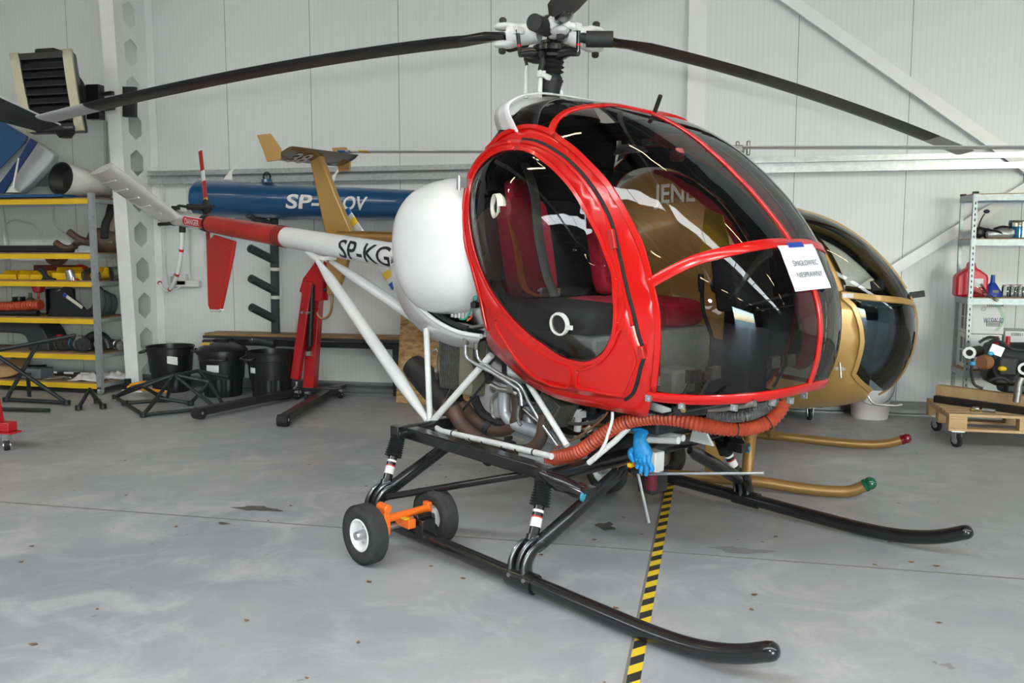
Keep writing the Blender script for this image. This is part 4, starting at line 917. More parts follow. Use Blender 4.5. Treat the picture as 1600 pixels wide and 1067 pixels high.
# nose underside fittings
part(MB().grid([[(0.319,-0.5,0.858),(0.454,-0.5,0.843)], [(0.323,-0.5,0.784),(0.455,-0.5,0.828)]]), 'corner_plate', mat('grey_primer', (.38, .42, .42), .45), solid=.006)
part(MB().tube([(0.423,-0.42,0.825),(0.513,-0.42,0.834),(0.59,-0.42,0.844)], [.03, .026, .02], 14).lathe([(.0, 0), (.024, 0), (.024, .05)], (0.498,-0.46,0.839), (0, -1, 0), 16), 'jettison_arm', M_blackm)
part(MB().lathe([(.0, 0), (.014, 0), (.014, .006)], (0.536,-0.515,0.853), (0, -1, 0), 12), 'brass_cap', mat('brass', (.55, .40, .12), .35, .9))
part(MB().tube([(0.501,-0.35,0.829),(0.641,-0.35,0.855),(0.804,-0.35,0.906)], .016, 10), 'control_tube', M_steel)
part(MB().box((.1, 0, .74), (.9, .5, .06)).box((-.2, 0, .66), (.4, .3, .1)), 'belly_tray', M_in, bevel=.02)
part(MB().prism([(0, 0), (.16, .0), (.04, .16)], (0.002,0.35,0.472), (1, 0, 0), (0, 0, 1), .02), 'white_gusset', M_white, bevel=.004)
for pts in ([(-0.325,0.2,0.528),(-0.115,0.2,0.51),(0.052,0.2,0.519)], [(-0.076,0,0.518),(0.158,0,0.556)]): part(MB().tube(pts, .02, 12), 'white_tube', M_white)
part(MB().cyl((-0.307,-0.05,0.455), (-0.057,-0.05,0.486), .07, seg=20), 'landing_lamp_housing', M_blackm)
part(MB().cyl((0.14,-0.3,0.423), (0.838,-0.3,0.581), .0075, seg=8), 'antenna_rod', M_alu)
part(MB().cyl((0.158,-0.34,0.435), (0.24,-0.34,0.196), .0075, seg=8), 'antenna_rod', M_alu)
part(MB().cyl((0.114,-0.32,0.435), (0.187,-0.32,0.451), .022).tube([(0.128,-0.3,0.427),(0.138,-0.3,0.464),(0.157,-0.3,0.495)], .015, 8), 'antenna_mount', M_blackm)
part(MB().box((0.17,-0.22,0.484), (.07, .08, .11)), 'white_box', M_white, bevel=.008)
part(MB().box((0.075,-0.1,0.337), (.10, .14, .12)), 'lamp_box', M_blackm, bevel=.01)
part(MB().lathe([(.0, 0), (.035, 0), (.035, .06), (.03, .09), (.0, .10)], (0.124,-0.18,0.405), (0, 0, -1), 16), 'red_beacon', mat('dark_red_lens', (.12, .01, .02), .2))
pipe('copper_wire', [(-0.03,-0.35,0.395),(0.032,-0.35,0.446),(0.114,-0.35,0.481),(0.168,-0.35,0.472),(0.191,-0.35,0.434)], .005, mat('copper_line', (.42, .24, .14), .4, .8), 5, 6)
part(MB().box((0.123,-0.36,0.477), (.025, .02, .02)), 'yellow_tag', mat('yellow_paint', (.75, .5, .02), .4))
for pts in ([(-0.864,-0.69,0.465),(-0.852,-0.69,0.412),(-0.808,-0.69,0.409),(-0.776,-0.69,0.445)], [(-0.648,-0.69,0.471),(-0.631,-0.69,0.395),(-0.578,-0.69,0.385),(-0.554,-0.69,0.44)]): pipe('lashing_ring', pts, .007, M_blackm, 6, 8)
# --- mast, swashplate, rotor head
HUB = V((-0.86,0,2.809)); mast_ax = V(0, 0, 1)
def mz(y): return V((-0.838,0,2.625)).z + (100 - y) * .00382
MX = HUB.x
def lz(name, prof, m_, seg=28): return part(MB().lathe([(r, z - 2) for r, z in prof], (MX, 0, 2), (0, 0, 1), seg), name, m_)
lz('mast', [(.065, 2.25), (.055, mz(150)), (.06, mz(135)), (.066, mz(132)), (.066, mz(122)), (.058, mz(118)), (.045, mz(114))], M_blackm)
m = MB()
for k in range(10):
    a = k * .628; m.hexbolt((MX + .064 * cos(a), .064 * sin(a), mz(127)), (cos(a), sin(a), 0), .009, .008)
part(m, 'mast_bolt', M_blackm)
lz('mast_boot', [(.05, mz(116)), (.075, mz(113)), (.055, mz(109)), (.077, mz(106)), (.058, mz(102)), (.075, mz(98)), (.06, mz(94))], M_rub)
sw = lz('swashplate', [(.05, mz(96)), (.09, mz(92)), (.095, mz(88)), (.085, mz(84)), (.11, mz(83)), (.11, mz(75)), (.07, mz(71)), (.065, mz(67)), (.04, mz(66))], M_black)
lz('rotor_mast', [(.032, mz(70)), (.032, mz(52))], M_black)
lz('hub_body', [(.05, mz(56)), (.11, mz(53)), (.12, mz(48)), (.12, mz(40)), (.08, mz(34)), (.05, mz(30))], M_black)
blade_az = [(-155.6, .39, .17), (77.3, .43, -.09), (-38., .40, -.05)]
M_bl = mat('black_blade', (.012, .012, .013), .42, var=.3, scale=5); M_blt = mat('grey_blade_tip', (.42, .42, .43), .45)
for az, droop, pitch in blade_az:
    A = radians(az); X = V(cos(A), sin(A), 0); Y = V(-sin(A), cos(A), 0); Z = V(0, 0, 1); H0 = V(MX, 0, HUB.z - .01)
    q = lambda x, y, z: H0 + X * x + Y * y + Z * z
    # white fork grip with its bolts
    m = MB().tube([q(.08, 0, 0), q(.14, 0, 0), q(.22, 0, 0), q(.27, 0, 0)], [.055, .06, .066, .06], 16)
    for sg in (1, -1):
        m.tube([q(.20, 0, sg * .035), q(.27, 0, sg * .052), q(.33, 0, sg * .052), q(.36, 0, sg * .05)], [.045, .05, .048, .025], 14, flat=.5)
    gr = part(m, 'rotor_grip', M_whited)
    for sg in (1, -1): part(MB().lathe([(.022, 0), (.022, .022), (.014, .03)], q(.315, 0, sg * .075), Z * sg, 8), 'grip_bolt', M_soot, gr)
    part(MB().tube([q(.15, .0, 0), q(.17, .07, .01), q(.17, .11, .0)], [.03, .022, .018], 10).box(q(.17, .115, 0), (.04, .04, .04)), 'pitch_horn', M_whited, gr)
    part(MB().cyl(q(.17, .125, .0), q(.150, .13, -.13), .012), 'pitch_link', M_black)
    part(MB().tube([q(.157, .1282, -.085), q(.1545, .1288, -.10)], .0135, 10), 'red_tape', M_redd if az != 77.3 else mat('yellow_paint', (.75, .5, .02), .4))
    part(MB().tube([q(.05, .03, -.125), q(.11, .09, -.122), q(.152, .131, -.135)], [.04, .03, .022], 10), 'swash_arm', M_black)
    part(MB().cyl(q(.20, -.06, -.02), q(.33, -.15, -.02), .047, seg=22).cyl(q(.17, -.04, -.01), q(.21, -.07, -.02), .03), 'lag_damper', M_blackm)
    # blade: root fitting, long drooping aerofoil, grey tip
    part(MB().tube([q(.30, 0, 0), q(.42, 0, 0), q(.60, -.0, -.006)], [.035, .05, .03], 12, flat=.6), 'blade_root', M_black)
    def bsec(r, ch, th):
        z = -droop * ((r - .35) / 3.75) ** 1.55; ring = []
        for k in range(18):
            u = k / 18 * 2 * pi; s_ = .5 - .5 * cos(u); yy = th * sin(u) * (1.2 - 1.05 * s_); ring.append(q(r, (.28 - s_) * -ch * -1, z + yy - (s_ - .3) * ch * pitch))
        return ring
    n = 26; R0, R1, RT = .40, 4.10, 3.62
    bl = part(MB().loft([bsec(R0 + (RT - R0) * k / n, .17 if k > 1 else .11 + .03 * k, .017) for k in range(n + 1)]), 'rotor_blade', M_bl)
    part(MB().loft([bsec(RT + (R1 - RT) * k / 5, .17, .0172) for k in range(6)]), 'blade_tip', M_blt, bl)
# fixed control rods beside the mast
cr = [((-1.046,-0.02,2.635),(-1.045,-0.02,2.44)),((-0.867,-0.08,2.556),(-0.872,-0.08,2.415)),((-0.945,0.06,2.579),(-0.939,0.06,2.437)),((-0.817,0.04,2.475),(-0.805,0.04,2.416))]
for a, b in cr: part(MB().tube([a, V(a).lerp(V(b), .25), b], [.007, .014, .015], 12), 'control_rod', M_white)
part(MB().tube([(MX, -.02, mz(94)), (MX - .08, -.06, mz(95)), (-1.058,-0.02,2.67)], [.03, .022, .014], 10).cyl((-1.059,-0.02,2.678), (-1.046,-0.02,2.631), .01), 'fixed_arm', M_black)
part(MB().tube([(-0.846,-0.1,2.663), (-0.834,-0.1,2.611), (-0.858,-0.1,2.556)], [.014, .02, .014], 10).lathe([(.008, -.01), (.017, -.01), (.017, .01), (.008, .01)], (-0.836,-0.11,2.66), (0, -1, 0), 14), 'scissor_link', M_blackm)
part(MB().box((-0.849,-0.06,2.546), (.08, .03, .03), Matrix.Rotation(radians(25), 3, 'Y')).box((-0.852,-0.09,2.553), (.03, .05, .04)), 'rod_clevis', M_whited, bevel=.004)
lz('mast_fairing', [(.30, 2.30), (.26, 2.36), (.20, 2.40), (.10, 2.42)], M_whited)
FR[0] = Matrix.Identity(4)

# ================================================================ gold helicopter beside it (frame: x forward, y to its far side, z up from the floor)
GF = Matrix.Translation((0, 6.95, 0)) @ Matrix.Rotation(radians(-9), 4, 'Z')
FR[0] = GF
M_gold = mat('bronze_gold_paint', (.46, .27, .085), .34, .35, coat=.3, var=.05, scale=4)
M_goldd = mat('bronze_tube_paint', (.36, .21, .07), .36, .45, var=.08, scale=8)
M_gg = glass('pale_smoked_canopy', (.82, .83, .79), refl=1.2); M_gl = glass('blue_grey_canopy', (.20, .27, .29), refl=1.5)
gold = thing('helicopter', (0, 0, 0), 'gold helicopter with bubble nose and T tail standing behind the red helicopter', 'helicopter', M=GF)
S2 = make_egg([1.495,1.4934,1.4885,1.4803,1.4693,1.4567,1.4431,1.4288,1.4134,1.3963,1.3768,1.3547,1.3304,1.3045,1.2779,1.2509,1.224,1.1976,1.172,1.1479,1.1257,1.1054,1.0865,1.0686,1.051,1.0337,1.0164,0.9991,0.9818,0.9647,0.9481,0.9326,0.9189,0.908,0.9001,0.8949,0.8914,0.889,0.887,0.8851,0.8833,0.8815,0.8797,0.8778,0.876,0.8742,0.8724,0.8707,0.8692,0.8682,0.8684,0.8702,0.8741,0.8799,0.8872,0.8954,0.9042,0.9137,0.9242,0.9361,0.9496,0.9647,0.9809,0.9978,1.0152,1.0331,1.0515,1.0705,1.0896,1.1084,1.1259,1.1413,1.154,1.1633,1.1694,1.1728,1.174,1.1736,1.1719,1.1692,1.1658,1.1617,1.157,1.1515,1.1451,1.1375,1.1284,1.1174,1.1045,1.0896,1.073,1.0553,1.037,1.0187,1.0007,0.9832,0.9661,0.9494,0.9332,0.9175,0.9026,0.8886,0.8756,0.8632,0.8512,0.8395,0.8281,0.8171,0.8066,0.7966,0.787,0.7777,0.7685,0.7596,0.7509,0.7425,0.7344,0.7266,0.7191,0.7119,0.7054,0.7001,0.6963,0.6943,0.6939,0.6946,0.6958,0.6973,0.6989,0.7006,0.7024,0.7047,0.7079,0.7131,0.7208,0.7314,0.7446,0.7595,0.7754,0.7918,0.8085,0.8259,0.8447,0.8658,0.89,0.9174,0.9478,0.9803,1.0144,1.0496,1.0851,1.1201,1.1531,1.1831,1.2096,1.233,1.2541,1.2737,1.2922,1.3093,1.3248,1.3387,1.3513,1.3631,1.3744,1.3855,1.3963,1.4068,1.4169,1.4268,1.4364,1.4458,1.4549,1.4634,1.4711,1.4776,1.4831,1.4876,1.4913,1.494], 0.312, 1.299, 0.58, 2.2, lambda a: 2.6)
def gp(mb, name, m_, parent=None, **k): return mb.build(name, m_, parent or gold, **k)
ga = lambda p: atan2(p[1], p[0])
POST = [(0.402,0.0172),(0.4389,-0.0264),(0.4572,-0.115),(0.4627,-0.173),(0.4527,-0.2497),(0.4488,-0.321),(0.4955,-0.3716),(0.5872,-0.4524)]
aN, aB, aT = -0.0456, -0.674, 1.4754
HOR2 = [(0.405,0.0229),(0.4971,0.0135),(0.6219,0.0029),(0.7735,-0.0095)] + [(cos(aN), sin(aN))]
UPL = [(0.4068,0.0377),(0.4211,0.1403),(0.4202,0.2708),(0.3794,0.4345),(0.2953,0.626),(0.1714,0.7493)]
WIN2 = [(0.0254,0.5406),(0.2666,0.5749),(0.3713,0.3975),(0.4095,0.2376),(0.4046,0.0856),(0.3764,0.0464),(0.2348,0.0358),(0.0835,0.0575),(-0.0053,0.1775),(-0.0145,0.3411)]
body = POST + arc(aB, aT - 2 * pi + 0, 60)[1:] + UPL[::-1]
for s in (-1, 1):
    gp(patch(MB(), S2, body, [WIN2], side=s, step=.05), 'body_shell', M_gold, solid=.006, off=-1)
    pane('upper_windscreen', M_gg, gold, S2, HOR2 + arc(aN, aT, 24)[1:] + UPL[::-1], s, step=.045)
    pane('lower_windscreen', M_gl, gold, S2, HOR2 + arc(aN, aB, 16)[1:-1] + POST[::-1], s, step=.045)
    pane('door_window', M_gg, gold, S2, WIN2, s, -.004, .045)
    m = MB(); strip(m, S2, densel(HOR2, 16), .045, .006, .008, side=s); strip(m, S2, densel(POST, 30), .035, .006, .008, side=s); strip(m, S2, densel(UPL, 20), .05, .006, .008, side=s)
    rivets(m, S2, densel(HOR2[:-1], 16), .14, .01, .008, side=s); rivets(m, S2, densel(POST, 30), .14, .008, .008, side=s)
    gp(m, 'windscreen_strip', M_gold)
m = MB(); strip(m, S2, arc(aN + .05, aB, 20), .035, .006, .008); strip(m, S2, arc(aN + .1, aT, 30), .018, .006, .006); gp(m, 'nose_strip', M_goldd)
gp(MB().box((1.426,0,1.32), (.10, .03, .045), Matrix.Rotation(radians(-10), 3, 'Y')), 'nose_bracket', M_soot, bevel=.004)
gp(MB().box((1.163,-0.05,1.381), (.09, .10, .08), Matrix.Rotation(radians(-12), 3, 'Y')).box((1.0, 0, 1.18), (.35, .7, .05)), 'instrument_panel', M_blackm, bevel=.01)
for y in (-.27, .27):
    gp(MB().ell((.1, y, .92), (.26, .22, .09), 24, 10, 4), 'seat_cushion', M_blackm)
    gp(MB().ell((-.18, y, 1.25), (.07, .2, .36), 24, 12, 4, Matrix.Rotation(radians(-12), 3, 'Y')), 'seat_back', M_blackm)
gp(MB().box((.45, 0, .70), (1.0, .62, .03)), 'cabin_floor', M_blackm)
for k in range(2): gp(MB().ell((0.496, -.05, 1.852 - .07 * k), (.10, .12, .04), 16, 8, 3), 'red_cushion', mat('orange_red_cushion', (.75, .06, .02), .6))
gp(MB().tube([(0.944,-0.62,0.885), (0.955,-0.62,0.782)], .008, 8).box((0.945,-0.6,0.84), (.07, .02, .02)), 'door_latch', M_steel)
gp(MB().box((0.978,-0.57,1.33), (.07, .02, .03)), 'door_hinge', M_steel)
gp(MB().tube(smooth_path([(1.126,-0.1,0.595),(1.158,-0.1,0.546),(1.201,-0.1,0.53),(1.319,-0.1,0.529),(1.344,-0.1,0.535)], 4), .008, 8).cyl((1.319,-0.1,0.529), (1.36,-0.1,0.541), .012), 'pitot_tube', M_steel)
m = MB(); q0 = V([-0.3764,-0.4343,1.972]); q1 = V([-0.0766,-0.4427,1.984]); tdir = (q1 - q0); 
text_on(m, 'JENE', lambda x, y: V(q0.x + x, min(q0.y, q1.y) - .012, q0.z + y + (q1.z - q0.z) * x / max(.01, tdir.x)), height=0.137, width=0.301, bold=.02)
gp(m, 'white_lettering', mat('lettering_white', (.8, .8, .78), .5), solid=.004)
# skids with coloured lamps, cross tubes
for s, pts, lens in ((-1, [(-0.178,-0.8,0.053),(-0.087,-0.8,0.055),(0.438,-0.8,0.064),(0.729,-0.8,0.045),(0.931,-0.8,0.04),(1.049,-0.8,0.061),(1.145,-0.8,0.113)], ('green_lamp', (.005, .10, .045))), (1, [(-0.237,0.8,0.059),(0.093,0.8,0.062),(0.481,0.8,0.059),(0.876,0.8,0.037),(1.123,0.8,0.041),(1.291,0.8,0.066),(1.418,0.8,0.113)], ('red_lamp', (.16, .005, .015)))):
    base = [(-1.25, s * .8, .05), (-.6, s * .8, .05)] + [(p[0], s * .8, max(.046, p[2])) for p in pts]
    P = smooth_path(base, 5); sk = gp(MB().tube(P, .038, 14), 'skid', M_goldd)
    e = (P[-1] - P[-2]).normalized(); gp(MB().ell(P[-1] + e * .02, (.042, .042, .042), 16, 10).cyl(P[-1] - e * .02, P[-1], .043), lens[0], mat(lens[0] + '_lens', lens[1], .12, coat=.5), sk)
for x in (.38, -.85):
    gp(MB().tube(smooth_path([(x, -.8, .06), (x, -.66, .30), (x, -.45, .46), (x, 0, .50), (x, .45, .46), (x, .66, .30), (x, .8, .06)], 6), .04, 12, flat=1.), 'cross_tube', M_goldd)
m = MB(); m.prism([(0.089,0.461),(0.203,0.469),(0.221,0.078),(0.098,0.038)], (0, -.78, 0), (1, 0, 0), (0, 0, 1), .03); gp(m, 'step_plate', M_gold, bevel=.006)
# tail: boom, swept fin, stabiliser with end plates
gp(MB().tube([(-1.0, 0, 1.55), (-2.768,0,1.737), (-3.187,0,1.745), (-3.361,0,1.763)], [.12, .062, .060, .055], 20), 'tail_boom', M_goldd)
fin = [(-3.644,2.47),(-3.533,2.5),(-3.373,2.13),(-3.19,1.745),(-3.207,1.705),(-3.294,1.451),(-3.395,1.223),(-3.491,1.227),(-3.478,1.729)]
fn = gp(MB().prism(fin, (0, .035, 0), (1, 0, 0), (0, 0, 1), .07), 'tail_fin', M_gold, bevel=.012)
a0, a1 = V((-3.604,-0.5,2.454)), V((-3.539,0.5,2.484))
tl = a0.lerp(a1, .5); ch = .22
M_under = mat('dark_bronze_sheen', (.12, .085, .045), .22, .3, coat=.4)
st = gp(MB().loft([[(a.x + cx * ch, a.y, a.z + cz + cx * .10) for cx, cz in ((-.5, 0), (-.2, .018), (.3, .02), (.5, .004), (.3, -.014), (-.2, -.014))] for a in (V(tl.x, -.52, a0.z), V(tl.x, .52, a1.z))]), 'horizontal_stabiliser', M_under, angle=20)
m = MB(); text_on(m, '38', lambda x, y: V(tl.x - .085 + y, -.38 + x, a0.z + (a1.z - a0.z) * (.14 + x) - .020 + (-.085 + y) / .22 * .10), height=.15, width=.26, bold=.02); gp(m, 'grey_lettering', mat('dim_lettering', (.5, .47, .42), .5), st)
for pl, yy in (([(-3.829,-0.52,2.618),(-3.689,-0.52,2.622),(-3.588,-0.52,2.494),(-3.591,-0.52,2.397),(-3.73,-0.52,2.389),(-3.767,-0.52,2.485)], -.52), ([(-3.758,0.52,2.616),(-3.599,0.52,2.615),(-3.551,0.52,2.516),(-3.561,0.52,2.39),(-3.683,0.52,2.387),(-3.717,0.52,2.504)], .52)):
    gp(MB().prism([(p[0], p[2]) for p in pl], (0, yy + .01, 0), (1, 0, 0), (0, 0, 1), .02), 'end_plate', M_gold, bevel=.004)
M_bw = mat('pale_blade', (.66, .67, .68), .32, .2, var=.05)
bands = [('blue_band', (.02, .12, .42)), ('yellow_band', (.72, .5, .03)), ('white_band', (.8, .8, .8)), ('grey_band', (.18, .18, .2))]
MBD = {n_: mat(n_ + '_paint', c_, .4) for n_, c_ in bands}
def gblade(name, path, wd, th, cuts, tipdir=1):
    P = [V(p) for p in path]; a, b = P[0], P[-1]
    def sl(t0, t1, ex=0., n=8):
        rings = []
        for i in range(n + 1):
            t = t0 + (t1 - t0) * i / n; o = a.lerp(b, t); ax = (b - a).normalized(); u = wd(ax)[0]; v_ = wd(ax)[1]
            rings.append([o + u * (cos(k * pi / 8) * (wd(ax)[2] / 2 + ex)) + v_ * (sin(k * pi / 8) * (th / 2 + ex)) for k in range(16)])
        return MB().loft(rings)
    o = gp(sl(0, 1), name, M_bw)
    for t0, t1, nm in cuts: gp(sl(t0, t1, .0015, 2), nm, MBD[nm], o)
    return o
flat_ = lambda ax: (V(0, 0, 1).cross(ax).normalized(), V(0, 0, 1), .16)
mst = V((-0.049,0,2.386))
gblade('rotor_blade', [mst + V(-.25, 0, -.0), (-3.31,0,2.508)], flat_, .022, [(.975, 1.001, 'blue_band'), (.957, .965, 'grey_band'), (.90, .93, 'yellow_band'), (.93, .957, 'white_band')])
gblade('rotor_blade', [mst + V(.25, 0, .01), V((2.037,0,2.312)).lerp(mst, -.55)], flat_, .022, [(.95, 1.001, 'blue_band')])
gp(MB().cyl((mst.x, 0, 2.1), (mst.x, 0, mst.z + .04), .035), 'mast', M_steel)
gp(MB().box(mst, (.5, .12, .05)).cyl(mst + V(.2, 0, -.05), mst + V(.2, 0, .06), .015).cyl(mst + V(.28, 0, -.05), mst + V(.28, 0, .06), .015), 'rotor_hub', M_steel, bevel=.01)
vert_ = lambda ax: (V(0, 1, 0).cross(ax).normalized(), V(0, 1, 0), .085)
trh = V((-3.127,0.14,1.648))
gblade('tail_rotor_blade', [trh, (-2.866,0.14,1.296)], vert_, .014, [(.86, 1.001, 'blue_band'), (.6, .76, 'yellow_band')]); gblade('tail_rotor_blade', [trh, (-3.378,0.14,1.999)], vert_, .014, [(.86, 1.001, 'blue_band'), (.6, .76, 'yellow_band')])
gp(MB().cyl(trh + V(0, -.12, 0), trh + V(0, .03, 0), .025), 'tail_rotor_hub', M_steel)
gp(MB().tube(smooth_path([(-3.449,0,1.24),(-3.459,0,1.11),(-3.489,0,1.033),(-3.552,0,1.001),(-3.601,0,1.024),(-3.621,0,1.059)], 5), .012, 10), 'tail_skid', mat('bronze_rod', (.40, .26, .12), .3, .8))
gp(MB().cyl((-3.525,-0.02,1.268), (-3.463,-0.02,1.269), .014), 'fin_plug', M_blackm)
FR[0] = Matrix.Identity(4)

# ================================================================ things on and about the red helicopter
# paper notice taped to the bubble
GRID = [[(0.765,-0.173,1.609),(0.766,-0.123,1.611),(0.766,-0.069,1.613),(0.765,-0.013,1.614),(0.763,0.044,1.616),(0.762,0.104,1.617),(0.758,0.169,1.619)],[(0.787,-0.182,1.587),(0.789,-0.132,1.589),(0.789,-0.079,1.59),(0.788,-0.023,1.592),(0.787,0.034,1.593),(0.785,0.093,1.595),(0.782,0.158,1.596)],[(0.803,-0.189,1.561),(0.806,-0.14,1.563),(0.806,-0.087,1.565),(0.806,-0.032,1.566),(0.805,0.026,1.568),(0.803,0.085,1.569),(0.8,0.148,1.57)],[(0.818,-0.194,1.536),(0.821,-0.145,1.538),(0.822,-0.093,1.539),(0.822,-0.038,1.541),(0.821,0.019,1.542),(0.82,0.078,1.543),(0.817,0.142,1.545)],[(0.833,-0.197,1.51),(0.836,-0.149,1.512),(0.837,-0.097,1.514),(0.837,-0.042,1.515),(0.836,0.015,1.516),(0.835,0.074,1.518),(0.833,0.137,1.519)],[(0.846,-0.199,1.485),(0.85,-0.152,1.487),(0.851,-0.1,1.488),(0.851,-0.045,1.49),(0.851,0.012,1.491),(0.85,0.071,1.492),(0.847,0.134,1.493)],[(0.859,-0.2,1.46),(0.863,-0.153,1.461),(0.865,-0.102,1.463),(0.865,-0.047,1.464),(0.864,0.01,1.465),(0.863,0.07,1.466),(0.861,0.133,1.467)],[(0.871,-0.199,1.434),(0.875,-0.153,1.436),(0.877,-0.101,1.437),(0.877,-0.046,1.439),(0.877,0.011,1.44),(0.876,0.07,1.441),(0.874,0.135,1.442)],[(0.882,-0.197,1.408),(0.886,-0.151,1.41),(0.889,-0.099,1.412),(0.889,-0.044,1.413),(0.889,0.013,1.414),(0.888,0.073,1.415),(0.885,0.138,1.416)]]
PG = [[HF @ V(p) for p in r] for r in GRID]
# stiff paper: average each row towards a straight rule
def pp(s, t, off=0.):
    i, j = min(7, max(0, int(t * 8))), min(5, max(0, int(s * 6))); a, b = t * 8 - i, s * 6 - j
    P = (PG[i][j].lerp(PG[i][j + 1], b)).lerp(PG[i + 1][j].lerp(PG[i + 1][j + 1], b), a)
    if off:
        n = (PG[i][j + 1] - PG[i][j]).cross(PG[i + 1][j] - PG[i][j]).normalized()
        if n.dot(V(0, 0, 1.6) - P) < 0: n = -n
        P = P + n * off
    return P
pt_ = thing('paper_notice', pp(.5, 1.), 'white paper notice in Polish taped to the bubble canopy with blue tape', 'notice')
sh_ = MB().grid([[pp(k / 12, i / 16) for k in range(13)] for i in range(17)]).build('sheet', mat('white_paper', (.80, .82, .86), .6, var=.01), pt_)
m = MB()
text_on(m, 'ŚMIGŁOWIEC', lambda x, y: pp(.20 + x, .475 - y, .003), height=.115, width=.69, bold=-.004); text_on(m, 'NIESPRAWNY', lambda x, y: pp(.20 + x, .725 - y, .003), height=.115, width=.70, bold=-.004)
m.build('printed_words', mat('print_grey', (.03, .03, .035), .6), sh_)
MB().grid([[pp(.28 + .44 * k / 6, -.0 + 0, .004) + (pp(.5, 0) - pp(.5, .14)) * (.35 - i * .22) for k in range(7)] for i in range(5)]).build('blue_tape', mat('blue_tape', (.015, .06, .40), .5), pt_)
# blue rubber glove hung on the aerial mount
FR[0] = HF
gb = V((0.198,-0.36,0.447)); gt_ = V((0.167,-0.36,0.653))
M_glove = mat('blue_nitrile', (.01, .26, .62), .45, var=.12, scale=30, bump=.3, bscale=60)
gv = thing('rubber_glove', HF @ gb, 'bright blue rubber glove hanging limp under the red cabin', 'glove')
Lg = gt_ - gb; q = lambda t, x=0., y=0.: gb + Lg * t + V(x, y, 0)
MB().tube([q(1.0, -.005, .03), q(.93, 0, .01), q(.8, .0, 0), q(.62, .012, 0), q(.48, .018, 0), q(.40, .02, 0)], [.030, .036, .034, .046, .050, .036], 16, flat=.55).build('palm', M_glove, gv)
MB().tube([q(1.02 + .04 * sin(a), -.005 + .042 * cos(a), .02) for a in [k * pi / 10 for k in range(20)]], .009, 8, closed=True).build('cuff', M_glove, gv)
for x0, x1, t1, r_ in ((-.026, -.030, .10, .013), (-.004, -.006, .0, .014), (.02, .026, -.02, .014), (.045, .058, .12, .012)):
    MB().tube(smooth_path([q(.50, x0 + .01), q(.36, x0 + .012, -.01), q(.2, x1 + .008, .004), q(t1, x1, -.004)], 4), [r_ * 1.15] * 6 + [r_] * 5 + [r_ * .7] * 2, 10).build('finger', M_glove, gv)
MB().tube(smooth_path([q(.62, -.02), q(.5, -.052, -.01), q(.36, -.05, -.01), q(.25, -.04)], 4), [.016] * 9 + [.013] * 3 + [.008], 10).build('thumb', M_glove, gv)
# ground-handling wheels clipped to the skids
M_tyre = mat('grey_black_tyre', (.035, .035, .034), .75, var=.25, scale=25, bump=.3); M_rim = mat('white_wheel_rim', (.78, .78, .78), .4, var=.05); M_ora = mat('orange_enamel', (.85, .16, .015), .35, coat=.3)
def tow(s, label, inner=.83):
    zc = .062; xc = -.86; ax = V(0, s, 0)
    root = thing('towing_wheels', HF @ V(xc, s * 1.07, zc), label, 'towing wheels', group=None)
    for yy in (1.30, inner):
        o = V(xc, s * yy, zc); w_ = .052
        pr = [(.085, -w_ * .8), (.10, -w_ * .95), (.128, -w_ * 1.0), (.146, -w_ * .82), (.154, -w_ * .6)]
        prof_ = pr + [(.155, z) for z in (-.03, -.0, .03)] + [(r, -z) for r, z in pr[::-1]]
        wh = MB().lathe(prof_, o, ax, 48, cap=False).build('tyre', M_tyre, root)
        m = MB()
        for k in range(6):
            z = -.032 + k * .0128; m.lathe([(.1545, z), (.1575, z + .002), (.1575, z + .008), (.1545, z + .010)], o, ax, 48, cap=False)
        m.build('tread', M_tyre, wh)
        sg = 1 if yy > 1.07 else -1
        MB().lathe([(.0, sg * .012), (.06, sg * .012), (.062, sg * .02), (.078, sg * .045), (.088, sg * .042), (.088, -.04)], o, ax, 36, cap=False).build('rim', M_rim, wh)
        MB().lathe([(.0, sg * .065), (.020, sg * .065), (.026, sg * .05), (.03, sg * .012)], o, ax, 20, cap=False).build('hub_cap', M_alu, wh)
        m = MB()
        for k in range(4): m.hexbolt(o + V(.045 * cos(k * pi / 2), s * sg * .014, .045 * sin(k * pi / 2)), ax * sg, .007, .006)
        m.build('wheel_nut', M_alu, wh)
    MB().cyl(V(xc, s * 1.26, zc), V(xc, s * (inner + .02), zc), .016).build('axle', M_steel, root)
    MB().tube([V(xc + .02, s * 1.22, zc + .06), V(xc + .02, s * .90, zc + .06)], .022, 14).box((xc + .01, s * .90, zc + .03), (.05, .03, .13)).box((xc + .02, s * 1.20, zc + .05), (.07, .04, .14)).box((xc + .05, s * 1.08, zc + .03), (.12, .05, .05)).cyl((xc - .02, s * 1.20, zc + .125), (xc + .06, s * 1.20, zc + .125), .024).build('carrier_arm', M_ora, root, bevel=.005)
    MB().box((xc + .12, s * 1.0, zc - .005), (.06, .09, .11)).cyl((xc + .1, s * 1.05, zc + .055), (xc + .1, s * .95, zc + .055), .018).build('skid_clamp', M_black, root, bevel=.004)
    MB().box((xc + .07, s * 1.10, zc + .057), (.04, .03, .006)).build('yellow_sticker', mat('yellow_paint', (.75, .5, .02), .4), root)
tow(-1, 'orange axle with two black tyres and white rims fixed to the near skid')
tow(1, 'pair of black towing tyres beneath the belly on the far skid', .64)
FR[0] = Matrix.Identity(4)

